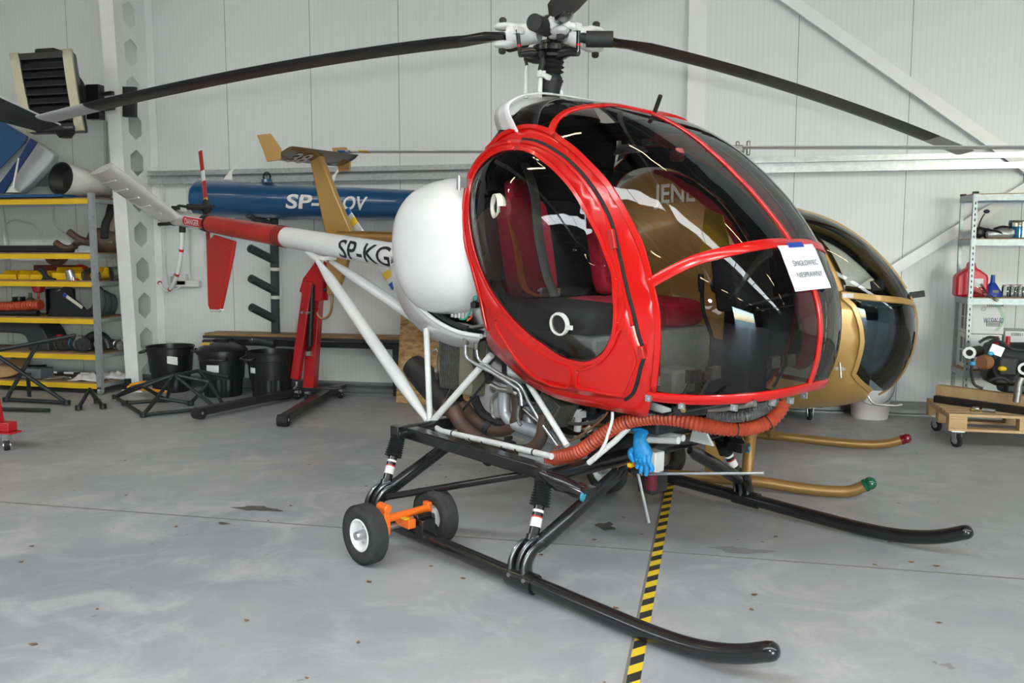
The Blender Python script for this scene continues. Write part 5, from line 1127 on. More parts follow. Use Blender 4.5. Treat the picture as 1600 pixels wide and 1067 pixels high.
# ================================================================ along the back wall and on the racks
def T(mb, name, m_, label, cat, group=None, **k): return tag(mb.build(name, m_, **k), label, cat, group)
M_yel = mat('yellow_beam_paint', (.78, .50, .015), .4, var=.06); M_board = mat('brown_shelf_board', (.30, .18, .10), .7, var=.2, scale=12)
M_wood = mat('raw_pine', (.56, .38, .20), .65, var=.2, scale=8, mottle=(.46, .28, .13)); M_dark = mat('charcoal_plastic', (.035, .037, .042), .5, var=.15, scale=12)
M_blk = mat('black_plastic', (.014, .014, .016), .36, var=.2, scale=10); M_dsteel = mat('dark_green_steel_tube', (.028, .036, .036), .42, .3, var=.25, scale=12)
M_rd = mat('hoist_red_enamel', (.50, .012, .018), .35, coat=.25, var=.08, scale=8)
# --- air heater on the stanchion
hz_ = 8.2
c4 = [V(p) for p in ((-7.371,8.2,3.719), (-6.612,8.2,3.728), (-6.507,8.2,2.884), (-7.211,8.2,2.884))]
cen = sum(c4, V(0, 0, 0)) / 4; ht = thing('air_heater', (cen.x, cen.y, c4[2].z), 'black louvred air heater with cream edge strips hung from the perforated column', 'heater')
hp_ = lambda u, v, d=0.: c4[0].lerp(c4[1], u).lerp(c4[3].lerp(c4[2], u), v) + V(-.50 * d, .87 * d, .03 * d)
def slabq(u0, v0, u1, v1, d0, d1, curve=0.):
    rings = []
    for d in (d0, d1): rings.append([hp_(u0, v0, d), hp_(u1, v0, d), hp_(u1, (v0 + v1) / 2, d) , hp_(u1, v1, d), hp_(u0, v1, d), hp_(u0, (v0 + v1) / 2, d)])
    return MB().loft(rings)
slabq(0, 0, 1, 1, .06, .30).build('casing', M_blk, ht, bevel=.02)
for u0 in (-.0, .86):
    rows = []
    for i in range(9):
        v = i / 8; d = -.07 * sin(pi * v) - .0
        rows.append([hp_(u0, v, d + .07), hp_(u0, v, d), hp_(u0 + .14, v, d), hp_(u0 + .14, v, d + .07)])
    MB().grid(rows).build('cream_strip', mat('cream_strip_paint', (.62, .57, .42), .5), ht, solid=.006)
for v in (.02, .9): slabq(.14, v, .86, v + .08, -.05 * sin(pi * (v + .04)) - .01, .06).build('front_rail', M_blk, ht)
for k in range(7):
    v = .145 + k * .107; d = -.05 * sin(pi * v)
    MB().loft([[hp_(.14, v, d + .05), hp_(.86, v, d + .05), hp_(.86, v + .012, d + .055), hp_(.14, v + .012, d + .055)], [hp_(.14, v + .075, d - .02), hp_(.86, v + .075, d - .02), hp_(.86, v + .087, d - .015), hp_(.14, v + .087, d - .015)]]).build('louvre', mat('louvre_charcoal', (.028, .029, .033), .45), ht)
MB().lathe([(.30, 0), (.34, .06), (.30, .16), (.10, .18)], hp_(.5, .5, .30), (-.3, 1, 0), 28).build('fan_cowl', M_blk, ht)
MB().box(hp_(.6, -.03, .25), (.25, .2, .05)).build('pipe_stub', M_blk, ht, bevel=.02); MB().lathe([(.06, 0), (.1, .05)], hp_(.6, 1.06, .2), (0, 0, 1), 18).build('drain_cup', M_blk, ht)
for px_, zz in (((-6.726,8.7,3.337), 0), ((-6.735,8.7,3.178), 0)): MB().bar(px_, (CX + .05, 8.66, px_[2] + .01), .04, .04).build('bracket_arm', M_blk, ht)
MB().bar((-6.697,8.65,3.438), (-6.702,8.65,3.065), .16, .10, (0, 1, 0)).build('swivel_plate', M_blk, ht); MB().bar((-6.265,8.66,3.402), (-6.281,8.66,3.081), .15, .05, (0, 1, 0)).build('clamp_plate', M_blk, ht)
m = MB(); text_on(m, 'VOLCANO', lambda x, y: hp_(.66 + x, .965 - y, -.025), height=.022, width=.17, bold=.01); m.build('maker_lettering', mat('label_grey', (.5, .5, .5), .5), ht)
m = MB(); text_on(m, 'EUROHEAT', lambda x, y: hp_(.20 + x, .965 - y, -.025), height=.018, width=.17, bold=.01); m.build('maker_lettering', mat('label_grey', (.5, .5, .5), .5), ht)
# --- rotor blade of a neighbour reaching in at the picture edge
u0, u1 = V((-6.099,5,3.282)), V((-5.13,6.2,2.631)); v0, v1 = V((-6.143,5,2.861)), V((-5.331,6.2,2.581))
ob = thing('spare_rotor_blade', (u0 + v1) / 2, 'black rotor blade with a pale leading edge reaching in over the blue tail parts', 'rotor blade')
nb_ = (u1 - u0).cross(v0 - u0).normalized() * .012
MB().loft([[a_, a_.lerp(b_, .3) + nb_, b_, a_.lerp(b_, .3) - nb_] for a_, b_ in ((u0, v0), (u0.lerp(u1, .5), v0.lerp(v1, .5)), (u1.lerp(u0, .08), v1), (u1, v1.lerp(u1, .75)))]).build('blade', M_bl, ob, angle=20)
MB().tube([u0, u1], .007, 8).build('edge_strip', M_blt, ob)
# --- left rack
RX1, RY0, RY1, RX0 = -6.74, 8.56, 9.16, -10.6
rk = thing('storage_rack', ((RX0 + RX1) / 2, (RY0 + RY1) / 2, 0), 'long storage rack with yellow front beams and galvanised posts at the left wall', 'shelf')
ZS = [2.215, 1.605, 1.293, .875, .470, .140]
M_post = mat('galvanised_post', (.42, .45, .46), .4, .6, var=.1, scale=30)
for x in (RX1, RX0): 
    for y in (RY0, RY1): MB().box((x, y, 1.16), (.06, .05, 2.20)).build('post', M_post, rk)
for z in ZS:
    MB().box(((RX0 + RX1) / 2, (RY0 + RY1) / 2, z - .012), (RX1 - RX0, RY1 - RY0, .02)).build('shelf_board', M_board, rk)
    MB().box(((RX0 + RX1) / 2, RY0 - .0, z - .045), (RX1 - RX0 - .06, .03, .055)).build('front_beam', M_yel, rk)
    for x in (RX1, RX0): MB().box((x, (RY0 + RY1) / 2, z - .04), (.03, RY1 - RY0 - .05, .045)).build('end_beam', M_post, rk)
for y in (RY0, RY1): MB().cyl((RX1 - .015, y, .04), (RX1 + .015, y, .04), .04).box((RX1, y, .07), (.05, .05, .03)).build('caster', M_galv, rk)
# top shelf: tail surfaces
Z0 = ZS[0]
tf = thing('tail_surface', (-7.759,8.75,2.275), 'blue and white striped tail surface leaning on top of the left rack', 'aircraft part')
def poly_at(pts, y, th): 
    return MB().prism([(p[0], p[2]) for p in pts], (0, y, 0), (1, 0, 0), (0, 0, 1), -th)
poly_at([(-8.602,8.8,3.418),(-8.018,8.8,3.078),(-7.625,8.8,2.864),(-7.403,8.8,2.729),(-7.433,8.8,2.657),(-7.689,8.8,2.43),(-7.89,8.8,2.287),(-8.689,8.8,2.298)], 8.80, .12).build('skin', mat('pale_grey_skin', (.60, .62, .62), .35, coat=.2), tf, bevel=.02)
M_blu = mat('deep_blue_paint', (.008, .075, .20), .28, coat=.5, var=.04)
poly_at([(-8.475,8.67,3.392),(-7.899,8.67,3.064),(-7.627,8.67,2.913),(-7.665,8.67,2.85),(-8.012,8.67,2.571),(-8.56,8.67,2.303)], 8.675, .02).build('blue_panel', M_blu, tf)
poly_at([(-7.586,8.67,2.891),(-7.504,8.67,2.846),(-7.753,8.67,2.566),(-7.989,8.67,2.28),(-8.207,8.67,2.283),(-8.024,8.67,2.404),(-7.745,8.67,2.688)], 8.675, .02).build('blue_stripe', mat('navy_stripe', (.01, .04, .14), .3), tf)
wa = thing('blade_aerial', (-7.749,8.55,2.284), 'small white blade aerial standing before the blue and white tail surface', 'aerial')
MB().tube([(-7.749,8.55,2.284), (-7.737,8.55,2.341), (-7.647,8.55,2.659)], [.03, .014, .009], 8).build('mast', M_white, wa); MB().lathe([(.07, 0), (.03, .05), (.015, .07)], V((-7.75,8.55,2.277)), (0, 0, 1), 12).build('foot', M_white, wa)
T(MB().box((-7.9, 8.80, Z0 + .022), (1.6, .55, .03)), 'sheet_metal_panel', M_blu, 'flat dark blue panel lying along the top of the left rack', 'panel')
fc = thing('tail_cone', (-7.2, 8.85, Z0), 'white hollow tail cone with a dark open end lying on the left rack', 'aircraft part')
a, b = V((-7.235,8.7,2.436)), V((-6.847,9,2.343)); ax_ = (b - a).normalized()
hoop = lambda c_, r, sh=0.: [c_ + V(r * cos(t) * 1.15, r * cos(t) * -.5, r * sin(t) * .80 + r * cos(t) * .1) for t in [2 * pi * k / 32 for k in range(32)]]
rg = [hoop(a, .22), hoop(a.lerp(b, .4), .19), hoop(b, .12)]
MB().loft(rg, cap=False).build('shell', mat('old_white_skin', (.60, .60, .56), .4, var=.1, scale=10), fc, solid=.008)
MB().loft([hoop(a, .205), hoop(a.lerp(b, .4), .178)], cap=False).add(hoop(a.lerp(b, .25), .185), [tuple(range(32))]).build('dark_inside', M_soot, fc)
MB().tube(hoop(a, .213), .012, 8, closed=True).build('rim', M_blackm, fc)
# second shelf: black blades, exhaust, stick, strap
Z1 = ZS[1]
for k, (x0, x1, zz, hh) in enumerate(((-9.8, -7.15, .05, .08), (-9.8, -7.5, .15, .05), (-9.9, -7.7, .22, .03))):
    T(MB().box(((x0 + x1) / 2, 8.72 + .13 * k, Z1 + (hh / 2 if k == 0 else hh / 2)), (x1 - x0, .10, hh)), 'rotor_blade', mat('matt_black_blade', (.012, .012, .014), .5), ('thick black blade lying at the front of the second rack shelf', 'thin black blade lying behind the thick one on the second rack shelf', 'flat black strip lying at the back of the second rack shelf')[k], 'rotor blade', bevel=.012)
ex = thing('exhaust_manifold', (-6.818,8.8,1.607), 'rusty exhaust manifold with muffler and bent pipes on the second rack shelf', 'exhaust')
MB().tube([V(p) for p in [(-7.053,8.88,1.71),(-7.007,8.9,1.739),(-6.927,8.95,1.732),(-6.742,9.02,1.725),(-6.672,9.06,1.696)]], [.06, .15, .155, .15, .04], 24).build('muffler', M_rust, ex)
MB().cyl((-6.761,8.98,1.769), (-6.741,8.98,1.835), .04).build('collar', M_galv, ex)
for pts in ([(-6.874,8.75,1.701),(-7.066,8.75,1.723),(-7.181,8.75,1.651),(-7.272,8.75,1.548),(-7.361,8.75,1.49),(-7.464,8.75,1.504),(-7.504,8.75,1.548)], [(-6.982,8.75,1.731),(-7.089,8.75,1.767),(-7.203,8.75,1.84)], [(-7.087,8.7,1.68),(-7.174,8.7,1.651),(-7.257,8.7,1.665),(-7.348,8.7,1.716)]): MB().tube(smooth_path(pts, 5), .038, 14).build('pipe', M_rust, ex)
T(MB().bar((-6.766,8.86,1.709), (-6.816,9.08,2.149), .07, .03), 'wooden_batten', mat('weathered_batten', (.26, .20, .15), .7), 'grey wooden batten leaning upright against the muffler on the rack', 'batten')
T(MB().tube(smooth_path([(-6.799,8.82,1.767), (-6.835,8.9,1.929), (-6.826,8.95,2.018), (-6.824,9,2.138), (-6.824,9.05,2.214)], 5), .045, 10, flat=.4), 'rubber_strap', M_rub, 'twisted black rubber strap hanging beside the wooden batten', 'strap')
# third shelf: yellow bins and parts
Z2 = ZS[2]
def binbox(x0, x1, y0, h_, label):
    t = thing('parts_bin', ((x0 + x1) / 2, y0, Z2), label, 'bin', group='yellow parts bins on the left rack')
    pr = [(y0, 0), (y0 - .02, h_ * .55), (y0 + .05, h_ * .62), (y0 + .08, h_), (y0 + .3, h_), (y0 + .3, 0)]
    m = MB(); th = .006
    for x in (x0, x1 - th): m.prism([(p[0], Z2 + p[1]) for p in pr], (x, 0, 0), (0, 1, 0), (0, 0, 1), th)
    m.box(((x0 + x1) / 2, y0 + .15, Z2 + .004), (x1 - x0, .3, .008)).box(((x0 + x1) / 2, y0 + .0, Z2 + h_ * .28), (x1 - x0, .008, h_ * .55)).box(((x0 + x1) / 2, y0 + .3, Z2 + h_ / 2), (x1 - x0, .008, h_))
    m.build('body', mat('yellow_bin_plastic', (.80, .50, .01), .45), t)
    MB().box(((x0 + x1) / 2, y0 - .012, Z2 + h_ * .3), ((x1 - x0) * .6, .006, h_ * .3)).build('label_holder', mat('yellow_bin_plastic', (.80, .50, .01), .45), t)
    return t
px_of = [-8.115,-7.877,-7.86,-7.703,-7.695,-7.522,-7.393,-7.214,-7.197,-6.961,-6.91,-6.76]
for i, lb in enumerate(('yellow bin at the far left end of the third rack shelf', 'low yellow bin second from the left on the third rack shelf', 'yellow bin right behind the black forked hose', 'deep yellow bin with red parts behind the silver carburettor', 'yellow bin holding an orange part beside the coiled hose', 'yellow bin half hidden by the rack post')):
    binbox(px_of[2 * i], px_of[2 * i + 1], 8.68, .10 if i < 3 else .14, lb)
T(MB().tube(smooth_path([(-7.512,8.62,1.418),(-7.463,8.62,1.382),(-7.432,8.62,1.331),(-7.366,8.62,1.295),(-7.315,8.62,1.288)], 4), [.03] * 9 + [.026] * 8, 12).tube([(-7.432,8.62,1.331),(-7.47,8.62,1.272)], .03, 12), 'forked_hose', M_rub, 'black forked rubber hose lying before the yellow bins', 'hose')
cb = thing('carburettor', (-7.089,8.62,1.268), 'silver carburettor standing before the deep yellow bin', 'engine part')
q = V((-7.087,8.62,1.29)); MB().box(q, (.10, .08, .09)).cyl(q, q + V(-.03, -.01, .12), .05, .045).build('body', M_alu, cb, bevel=.01); MB().cyl(q + V(.05, 0, 0), q + V(.09, -.02, .0), .02).build('spigot', M_redd, cb)
m = MB()
for k in range(5): m.tube([V((-6.817,8.62,1.342)) + V((.12 - .012 * k) * cos(t), -.03 + .015 * k, (.085 - .006 * k) * sin(t)) for t in [2 * pi * j / 20 for j in range(20)]], .008, 6, closed=True)
T(m, 'coiled_cable', M_soot, 'dark wire cable coiled in front of the bins by the rack post', 'cable')
fh = thing('flexible_duct', (-6.562,8.75,1.319), 'short dark ribbed duct lying at the right end of the third rack shelf', 'hose')
P = resample([(-6.763,8.82,1.359), (-6.666,9.1,1.375)], 60); MB().tube(P, [.075 + .004 * (i % 2) for i in range(60)], 20).build('ribbed_tube', mat('grey_ribbed_hose', (.12, .12, .12), .45), fh); MB().tube([P[0], P[3]], .082, 20).build('collar', M_blackm, fh)
T(MB().box((-7.612,9,1.41), (.42, .25, .09)), 'red_tray', mat('maroon_tray', (.16, .02, .025), .5), 'flat maroon tray behind the yellow bins', 'tray', bevel=.01)
T(MB().tube(smooth_path([(-7.361,8.95,1.382),(-7.289,8.95,1.427),(-7.219,8.95,1.435),(-7.16,8.95,1.413)], 4), .03, 10), 'red_hose', M_redd, 'short dull red hose behind the yellow bins', 'hose')
# fourth shelf
Z3 = ZS[3]
P = resample([(-8.423,8.7,0.96), (-7.977,8.7,0.974), (-7.608,8.72,1.001)], 90); T(MB().tube(P, [.055 + .004 * sin(i * 1.57) for i in range(90)], 16), 'orange_duct', mat('orange_silicone_duct', (.47, .066, .026), .5), 'orange ribbed duct lying on the fourth rack shelf', 'hose')
T(MB().tube([(-8.39,8.66,0.888), (-7.597,8.66,0.908)], .035, 12), 'black_tube', M_blk, 'straight black tube lying below the orange duct', 'tube')
q = V((-8.113,8.95,0.872)); T(MB().lathe([(.09, 0), (.09, .14), (.07, .16), (.07, .2)], (q.x, 8.95, Z3), (0, 0, 1), 20), 'dark_pot', M_blk, 'squat black pot behind the orange duct on the rack', 'pot')
q = V((-7.924,8.92,0.877)); T(MB().lathe([(.05, 0), (.05, .17), (.02, .2), (.02, .25)], (q.x, 8.92, Z3), (0, 0, 1), 16), 'oil_bottle', mat('olive_tin', (.14, .12, .08), .4), 'slim dark olive bottle behind the orange duct on the rack', 'bottle')
T(MB().lathe([(.0, 0), (.06, .02), (.075, .08), (.06, .13), (.0, .15)], V((-7.787,8.9,1.199)) + V(0, 0, -.08), (0, 0, 1), 18).cyl(V((-7.791,8.9,1.146)), V((-7.791,8.9,1.146)) + V(0, 0, -.22), .012), 'red_float', M_rd, 'round red knob on a rod above the dark pot', 'knob')
sb_ = thing('engine_baffle', (-7.246,8.75,0.856), 'large black curved engine baffle with a pale strip on the fourth rack shelf', 'engine part')
x0, x1 = -7.614, -6.377
MB().lathe([(.16, 0), (.16, .30), (.12, .30)], (x0 + .16, 8.85, Z3), (0, 0, 1), 28, cap=False, arc=pi * 1.6).build('drum', M_blk, sb_, solid=.006)
pl = [(0, 0), (.93, 0), (.93, .18), (.86, .26), (.80, .12), (.70, .08), (.60, .16), (.50, .22), (.46, .36), (.34, .40), (.28, .33), (.2, .3), (.12, .2)]
MB().prism([(a * .74, b * .92) for a, b in pl], (x0 + .12, 8.68, Z3), (1, 0, 0), (0, 0, 1), -.02).build('plate', M_blk, sb_)
MB().prism([(.24, .24), (.26, .27), (.50, .12), (.48, .09)], (x0 + .12, 8.655, Z3), (1, 0, 0), (0, 0, 1), -.006).build('pale_strip', mat('cream_card', (.62, .60, .5), .6), sb_); MB().prism([(.24, .24), (.26, .27), (.30, .247), (.28, .217)], (x0 + .12, 8.648, Z3), (1, 0, 0), (0, 0, 1), -.006).build('blue_end', mat('blue_tape', (.015, .06, .40), .5), sb_)
sb2 = thing('grey_baffle', (-6.621,8.8,0.907), 'dark grey cut sheet baffles curling up behind the rack post', 'engine part')
for k, (y0_, hh, wd_) in enumerate(((8.70, .36, .12), (8.84, .31, .16), (9.02, .26, .12))):
    MB().grid([[(-6.86 + .03 * sin(j * .8) - .05 * k + .05 * sin(i * .5), y0_ + wd_ * j / 4, Z3 + .002 + hh * i / 5 * (1 - .06 * j)) for j in range(5)] for i in range(6)]).build('sheet', mat('slate_sheet', (.075, .085, .09), .5), sb2, solid=.006)
# fifth shelf
Z4 = ZS[4]
gs = thing('moulded_duct', (-7.931,8.8,0.384), 'big dark grey moulded plastic duct on the fifth rack shelf', 'duct')
x0 = -8.319; x1 = -7.486
arcp = smooth_path([(x1, 0, Z4), (x1 - .02, 0, Z4 + .16), (x1 - .16, 0, Z4 + .33), (x1 - .40, 0, Z4 + .38), (x0, 0, Z4 + .38)], 5)
inn2 = smooth_path([(x1 - .27, 0, Z4), (x1 - .28, 0, Z4 + .10), (x1 - .34, 0, Z4 + .18), (x1 - .5, 0, Z4 + .20), (x0, 0, Z4 + .20)], 5)
MB().loft([[(p.x, y, p.z) for p in arcp] + [(p.x, y, p.z) for p in inn2[::-1]] for y in (8.66, 9.0)]).build('shell', M_dark, gs, bevel=.02)
def cylpart(name, px, py, r_, ln, m1, label, extra):
    q = V(px); t = thing(name, (q.x, q.y, Z4), label, 'engine part'); d = V(.8, -.5, 0).normalized()
    z = Z4 + r_; c_ = V(q.x, q.y, z)
    MB().lathe([(r_ * .5, -ln / 2), (r_, -ln / 2 + .01), (r_, ln * .1), (r_ * .8, ln * .12), (r_ * .8, ln * .35), (r_ * .95, ln * .37), (r_ * .9, ln * .5), (r_ * .3, ln * .5), (r_ * .3, ln * .62)], c_, d, 24).build('body', m1, t)
    extra(t, c_, d, r_, ln); return t
cylpart('alternator', (-7.398,8.75,0.487), 0, .085, .24, M_soot, 'round dark alternator with a red top on the fifth rack shelf', lambda t, c_, d, r_, ln: (MB().lathe([(r_ * 1.03, -.05), (r_ * 1.03, -.02)], c_, d, 24, cap=False).build('bright_band', M_alu, t), MB().box(c_ + V(0, 0, r_), (.06, .05, .03)).build('red_cap', M_rd, t)))
cylpart('starter_motor', (-7.114,8.72,0.497), 0, .085, .26, M_dark, 'dark starter motor with light blue tape on the fifth rack shelf', lambda t, c_, d, r_, ln: (MB().lathe([(r_ * 1.04, -.11), (r_ * 1.04, -.085)], c_, d, 24, cap=False).build('blue_tape', mat('light_blue_tape', (.05, .42, .65), .5), t), MB().box(c_ + V(.05, -.05, r_ * .9), (.08, .06, .05)).build('terminal_block', M_steel, t)))
eb = thing('elbow_duct', (-6.966,8.8,0.47), 'black curved intake elbow beside the rack post', 'engine part')
MB().tube(smooth_path([(-7.011,8.75,0.482),(-7.032,8.75,0.57),(-6.977,8.75,0.631),(-6.892,8.75,0.648),(-6.801,8.75,0.613),(-6.756,8.75,0.503)], 5), .06, 14).build('bend', M_blk, eb)
cylpart('fuel_pump', (-6.783,8.93,0.497), 0, .06, .24, M_steel, 'tarnished brass fuel pump right of the rack post', lambda t, c_, d, r_, ln: MB().box(c_ + V(.05, 0, r_ * .8), (.09, .08, .05)).build('flange', M_alu, t))
t = thing('red_white_rod', (-6.574,8.9,0.491), 'red and white rod at the right end of the fifth rack shelf', 'rod'); a, b = V((-6.682,8.92,0.486)), V((-6.68,9.14,0.485)); a.z = b.z = Z4 + .016
MB().cyl(a, b, .014).build('rod', M_white, t); MB().cyl(b, b.lerp(a, .12), .0145).build('red_end', M_rd, t); MB().cyl(a, a.lerp(b, .2), .0145).build('red_end', M_rd, t)
# bottom shelf
Z5 = ZS[5]
q = V((-8.098,8.7,0.132)); T(MB().lathe([(.19, 0), (.19, .02)], V(q.x, 8.76, Z5 + .095), (.0, -.5, 1), 32), 'wooden_disc', M_wood, 'round wooden disc lying on the bottom rack shelf', 'disc')
tb = thing('tool_case', (-7.682,8.7,0.146), 'grey plastic tool case on the bottom rack shelf', 'tool box'); q = V((-7.726,8.75,0.137))
MB().box((q.x, 8.72, Z5 + .06), (.30, .22, .12)).build('body', mat('grey_case', (.14, .15, .17), .5), tb, bevel=.012); MB().box((q.x, 8.605, Z5 + .06), (.06, .012, .03)).build('catch', M_dark, tb)
T(MB().tube([(-8.121,8.9,0.22), (-7.785,8.95,0.246)], .02, 8).box((-7.94,8.92,0.23), (.10, .06, .06)), 'black_actuator', M_blk, 'black rod-shaped actuator behind the grey tool case', 'engine part')
st_ = thing('striped_blade', (-7.325,8.85,0.189), 'black and white striped tail blade on the bottom rack shelf', 'rotor blade'); a, b = V((-7.718,8.9,0.209)), V((-7.058,8.9,0.236)); a.z = b.z = Z5 + .05; d = (b - a)
MB().box((a + b) / 2, (d.length, .12, .02)).build('blade', M_blk, st_)
for k in range(3): c_ = a.lerp(b, .12 + .34 * k); MB().box(c_ + V(.03, 0, .002), (.13, .122, .021)).build('white_band', M_white, st_)
m = MB()
for k in range(8): m.tube(smooth_path([V((-7.376,8.7,0.156)) + V(rnd.uniform(-.2, .2), rnd.uniform(-.08, .08), rnd.uniform(-.02, .02)) for _ in range(3)], 4), .006, 6)
T(m, 'cable_ties', M_steel, 'small tangle of thin metal rods on the bottom rack shelf', 'rods')
def rag(px, label, yr=8.74):
    q = V(px); r2 = random.Random(int(q.x * 100)); rows = []
    for i in range(12):
        row = []
        for j in range(20):
            u, v = j / 19 * 2 - 1, i / 11 * 2 - 1; e = max(0, 1 - (u * u + v * v) * .9)
            row.append((q.x + u * .2, yr + v * .13, Z5 + .004 + .075 * e ** .6 * (.6 + .4 * sin(7 * u + 3 * v) * cos(5 * v - 2 * u)) + r2.uniform(0, .012) * e))
        rows.append(row)
    T(MB().grid(rows), 'cleaning_rag', mat('white_rag', (.72, .70, .72), .8, var=.06, scale=20), label, 'rag', 'white rags on the bottom shelf', solid=.004, off=1)
rag((-7.02,8.74,0.192), 'crumpled white rag left of the rack post'); rag((-6.849,8.96,0.166), 'crumpled white rag right of the rack post', 8.96)
# --- bins by the column
def bin_(px, r, h_, label, lid, rot):
    q = V(px); t = thing('dustbin', q, label, 'bin', group='black dustbins in a row')
    n = 72; rings = []
    for z, k in ((0, .76), (.02, .79), (.1, .80), (h_ * .78, .90), (h_ * .80, .91), (h_ * .82, .97), (h_ * .96, .985), (h_ * .965, 1.02), (h_, 1.03)):
        fl = .1 < z < h_ * .79 or z == .1
        rings.append([q + V(cos(2 * pi * i / n), sin(2 * pi * i / n), 0) * (r * k * (1 - (.05 if fl and (i // 2) % 2 else 0))) + V(0, 0, z) for i in range(n)])
    MB().loft(rings + [[q + (p - q - V(0, 0, h_)) * .95 + V(0, 0, h_) for p in rings[-1]], [q + V(0, 0, h_ - .3) + (p - q - V(0, 0, h_)) * .86 for p in rings[-1]]], cap=False).add(rings[0], [tuple(range(n))]).add([q + V(0, 0, h_ - .3) + (p - q - V(0, 0, h_)) * .86 for p in rings[-1]], [tuple(range(n))]).build('body', M_blk, t, angle=30)
    for a in (rot, rot + pi):
        d = V(cos(a), sin(a), 0); MB().tube(smooth_path([q + d * r * .95 + V(-d.y, d.x, 0) * .1 + V(0, 0, h_ * .9), q + d * (r + .06) + V(-d.y, d.x, 0) * .08 + V(0, 0, h_ * .87), q + d * (r + .06) - V(-d.y, d.x, 0) * .08 + V(0, 0, h_ * .87), q + d * r * .95 - V(-d.y, d.x, 0) * .1 + V(0, 0, h_ * .9)], 4), .014, 8).build('handle', M_blk, t)
    if lid:
        MB().lathe([(r * 1.06, h_ - .02), (r * 1.06, h_ + .02), (r * .95, h_ + .05), (r * .5, h_ + .10), (.0, h_ + .11)], q, (0, 0, 1), 40).box(q + V(0, 0, h_ + .12), (.16, .04, .04)).build('lid', M_blk, t)
        MB().box(q + V(-.12, -.12, h_ + .093), (.12, .09, .004), Matrix.Rotation(radians(12), 3, 'X')).build('yellow_sticker', M_yel, t)
    return t, q
lab_m = mat('white_sticker', (.72, .73, .74), .5)
def sticker(t, q, r, h_, a, z, w_, hh, tilt=0):
    MB().grid([[q + V(cos(a + u), sin(a + u), 0) * (r + .006) + V(0, 0, z + v + tilt * u) for u in [(-.5 + i / 5) * w_ / r for i in range(6)]] for v in (-hh / 2, hh / 2)]).build('paper_label', lab_m, t)
t, q = bin_((-6.13, 9.0, 0), .262, .53, 'black open dustbin nearest the perforated column', False, radians(200)); sticker(t, q, .248, .53, radians(-52), .385, .11, .09, -.06)
t, q = bin_((-5.38, 8.86, 0), .262, .50, 'black lidded dustbin with a yellow sticker in the middle of the row', True, radians(110)); sticker(t, q, .240, .5, radians(-85), .335, .14, .09)
t, q = bin_((-4.745, 8.80, 0), .265, .525, 'black open dustbin closest to the red hoist', False, radians(240)); sticker(t, q, .240, .52, radians(-115), .37, .085, .13)
pt2 = thing('pipe_offcut', (-4.78, 9.12, .62), 'grey and white foam pipe bend lying on the plank above the dustbins', 'pipe')
MB().tube([(-5.154,9.1,0.593), (-5.049,9.1,0.61), (-4.93,9.1,0.584), (-4.85,9.1,0.571)], .05, 14).build('dark_sleeve', M_dark, pt2); MB().tube([(-5.121,9.1,0.616), (-4.94,9.12,0.611)], [.05, .03], 12).build('white_wrap', M_whited, pt2)
# --- plank shelf along the wall
pk = thing('plank_bench', (-4.45, 9.17, .0), 'long wooden plank on dark steel rails along the back wall', 'bench')
MB().box((-4.52, 9.21, .665), (2.40, .29, .03)).build('plank', mat('bench_board', (.34, .20, .09), .6, var=.2, scale=6), pk, bevel=.004)
MB().box((-4.52, 9.07, .635), (2.44, .03, .03)).box((-4.52, 9.22, .56), (2.4, .05, .06)).build('rail', M_dark, pk)
for x in (-5.5, -3.45): MB().box((x, 9.24, .32), (.06, .06, .64)).build('leg', M_dark, pk)
m = MB().tube([(-5.728,9.05,0.578), (-5.589,9.05,0.581)], .03, 10).build('rail_end', M_blk, pk)
# --- OSB sheet
osb = mat('strand_board', (.50, .30, .12), .7, var=.1); n = osb.node_tree.nodes; l = osb.node_tree.links; vor = n.new('ShaderNodeTexVoronoi'); vor.inputs['Scale'].default_value = 16
tc = n.new('ShaderNodeTexCoord'); mp = n.new('ShaderNodeMapping'); mp.inputs['Scale'].default_value = (1, 1, 2.6); mp.inputs['Rotation'].default_value = (0, .6, 0); l.new(tc.outputs['Object'], mp.inputs[0]); nz = n.new('ShaderNodeTexNoise'); nz.inputs['Scale'].default_value = 5; l.new(mp.outputs[0], nz.inputs['Vector'])
ad = n.new('ShaderNodeMix'); ad.data_type = 'RGBA'; ad.inputs['Factor'].default_value = .12; l.new(mp.outputs[0], ad.inputs['A']); l.new(nz.outputs['Color'], ad.inputs['B']); l.new(ad.outputs['Result'], vor.inputs['Vector'])
cr_ = n.new('ShaderNodeValToRGB'); cr_.color_ramp.elements[0].color = (.30, .16, .05, 1); cr_.color_ramp.elements[1].color = (.68, .46, .22, 1); l.new(vor.outputs['Color'], cr_.inputs[0]); l.new(cr_.outputs[0], n['Principled BSDF'].inputs['Base Color'])
a, b = V(-3.29, 8.79, .006), V(-2.1, 8.62, .006); up_v = V(-.03, .30, 1.08)
T(MB().loft([[a, b, b + up_v, a + up_v], [p + V(.01, .018, 0) for p in (a, b, b + up_v, a + up_v)]]), 'strand_board_sheet', osb, 'brown strand board sheet leaning at the wall behind the white tail struts', 'board', flat=True)
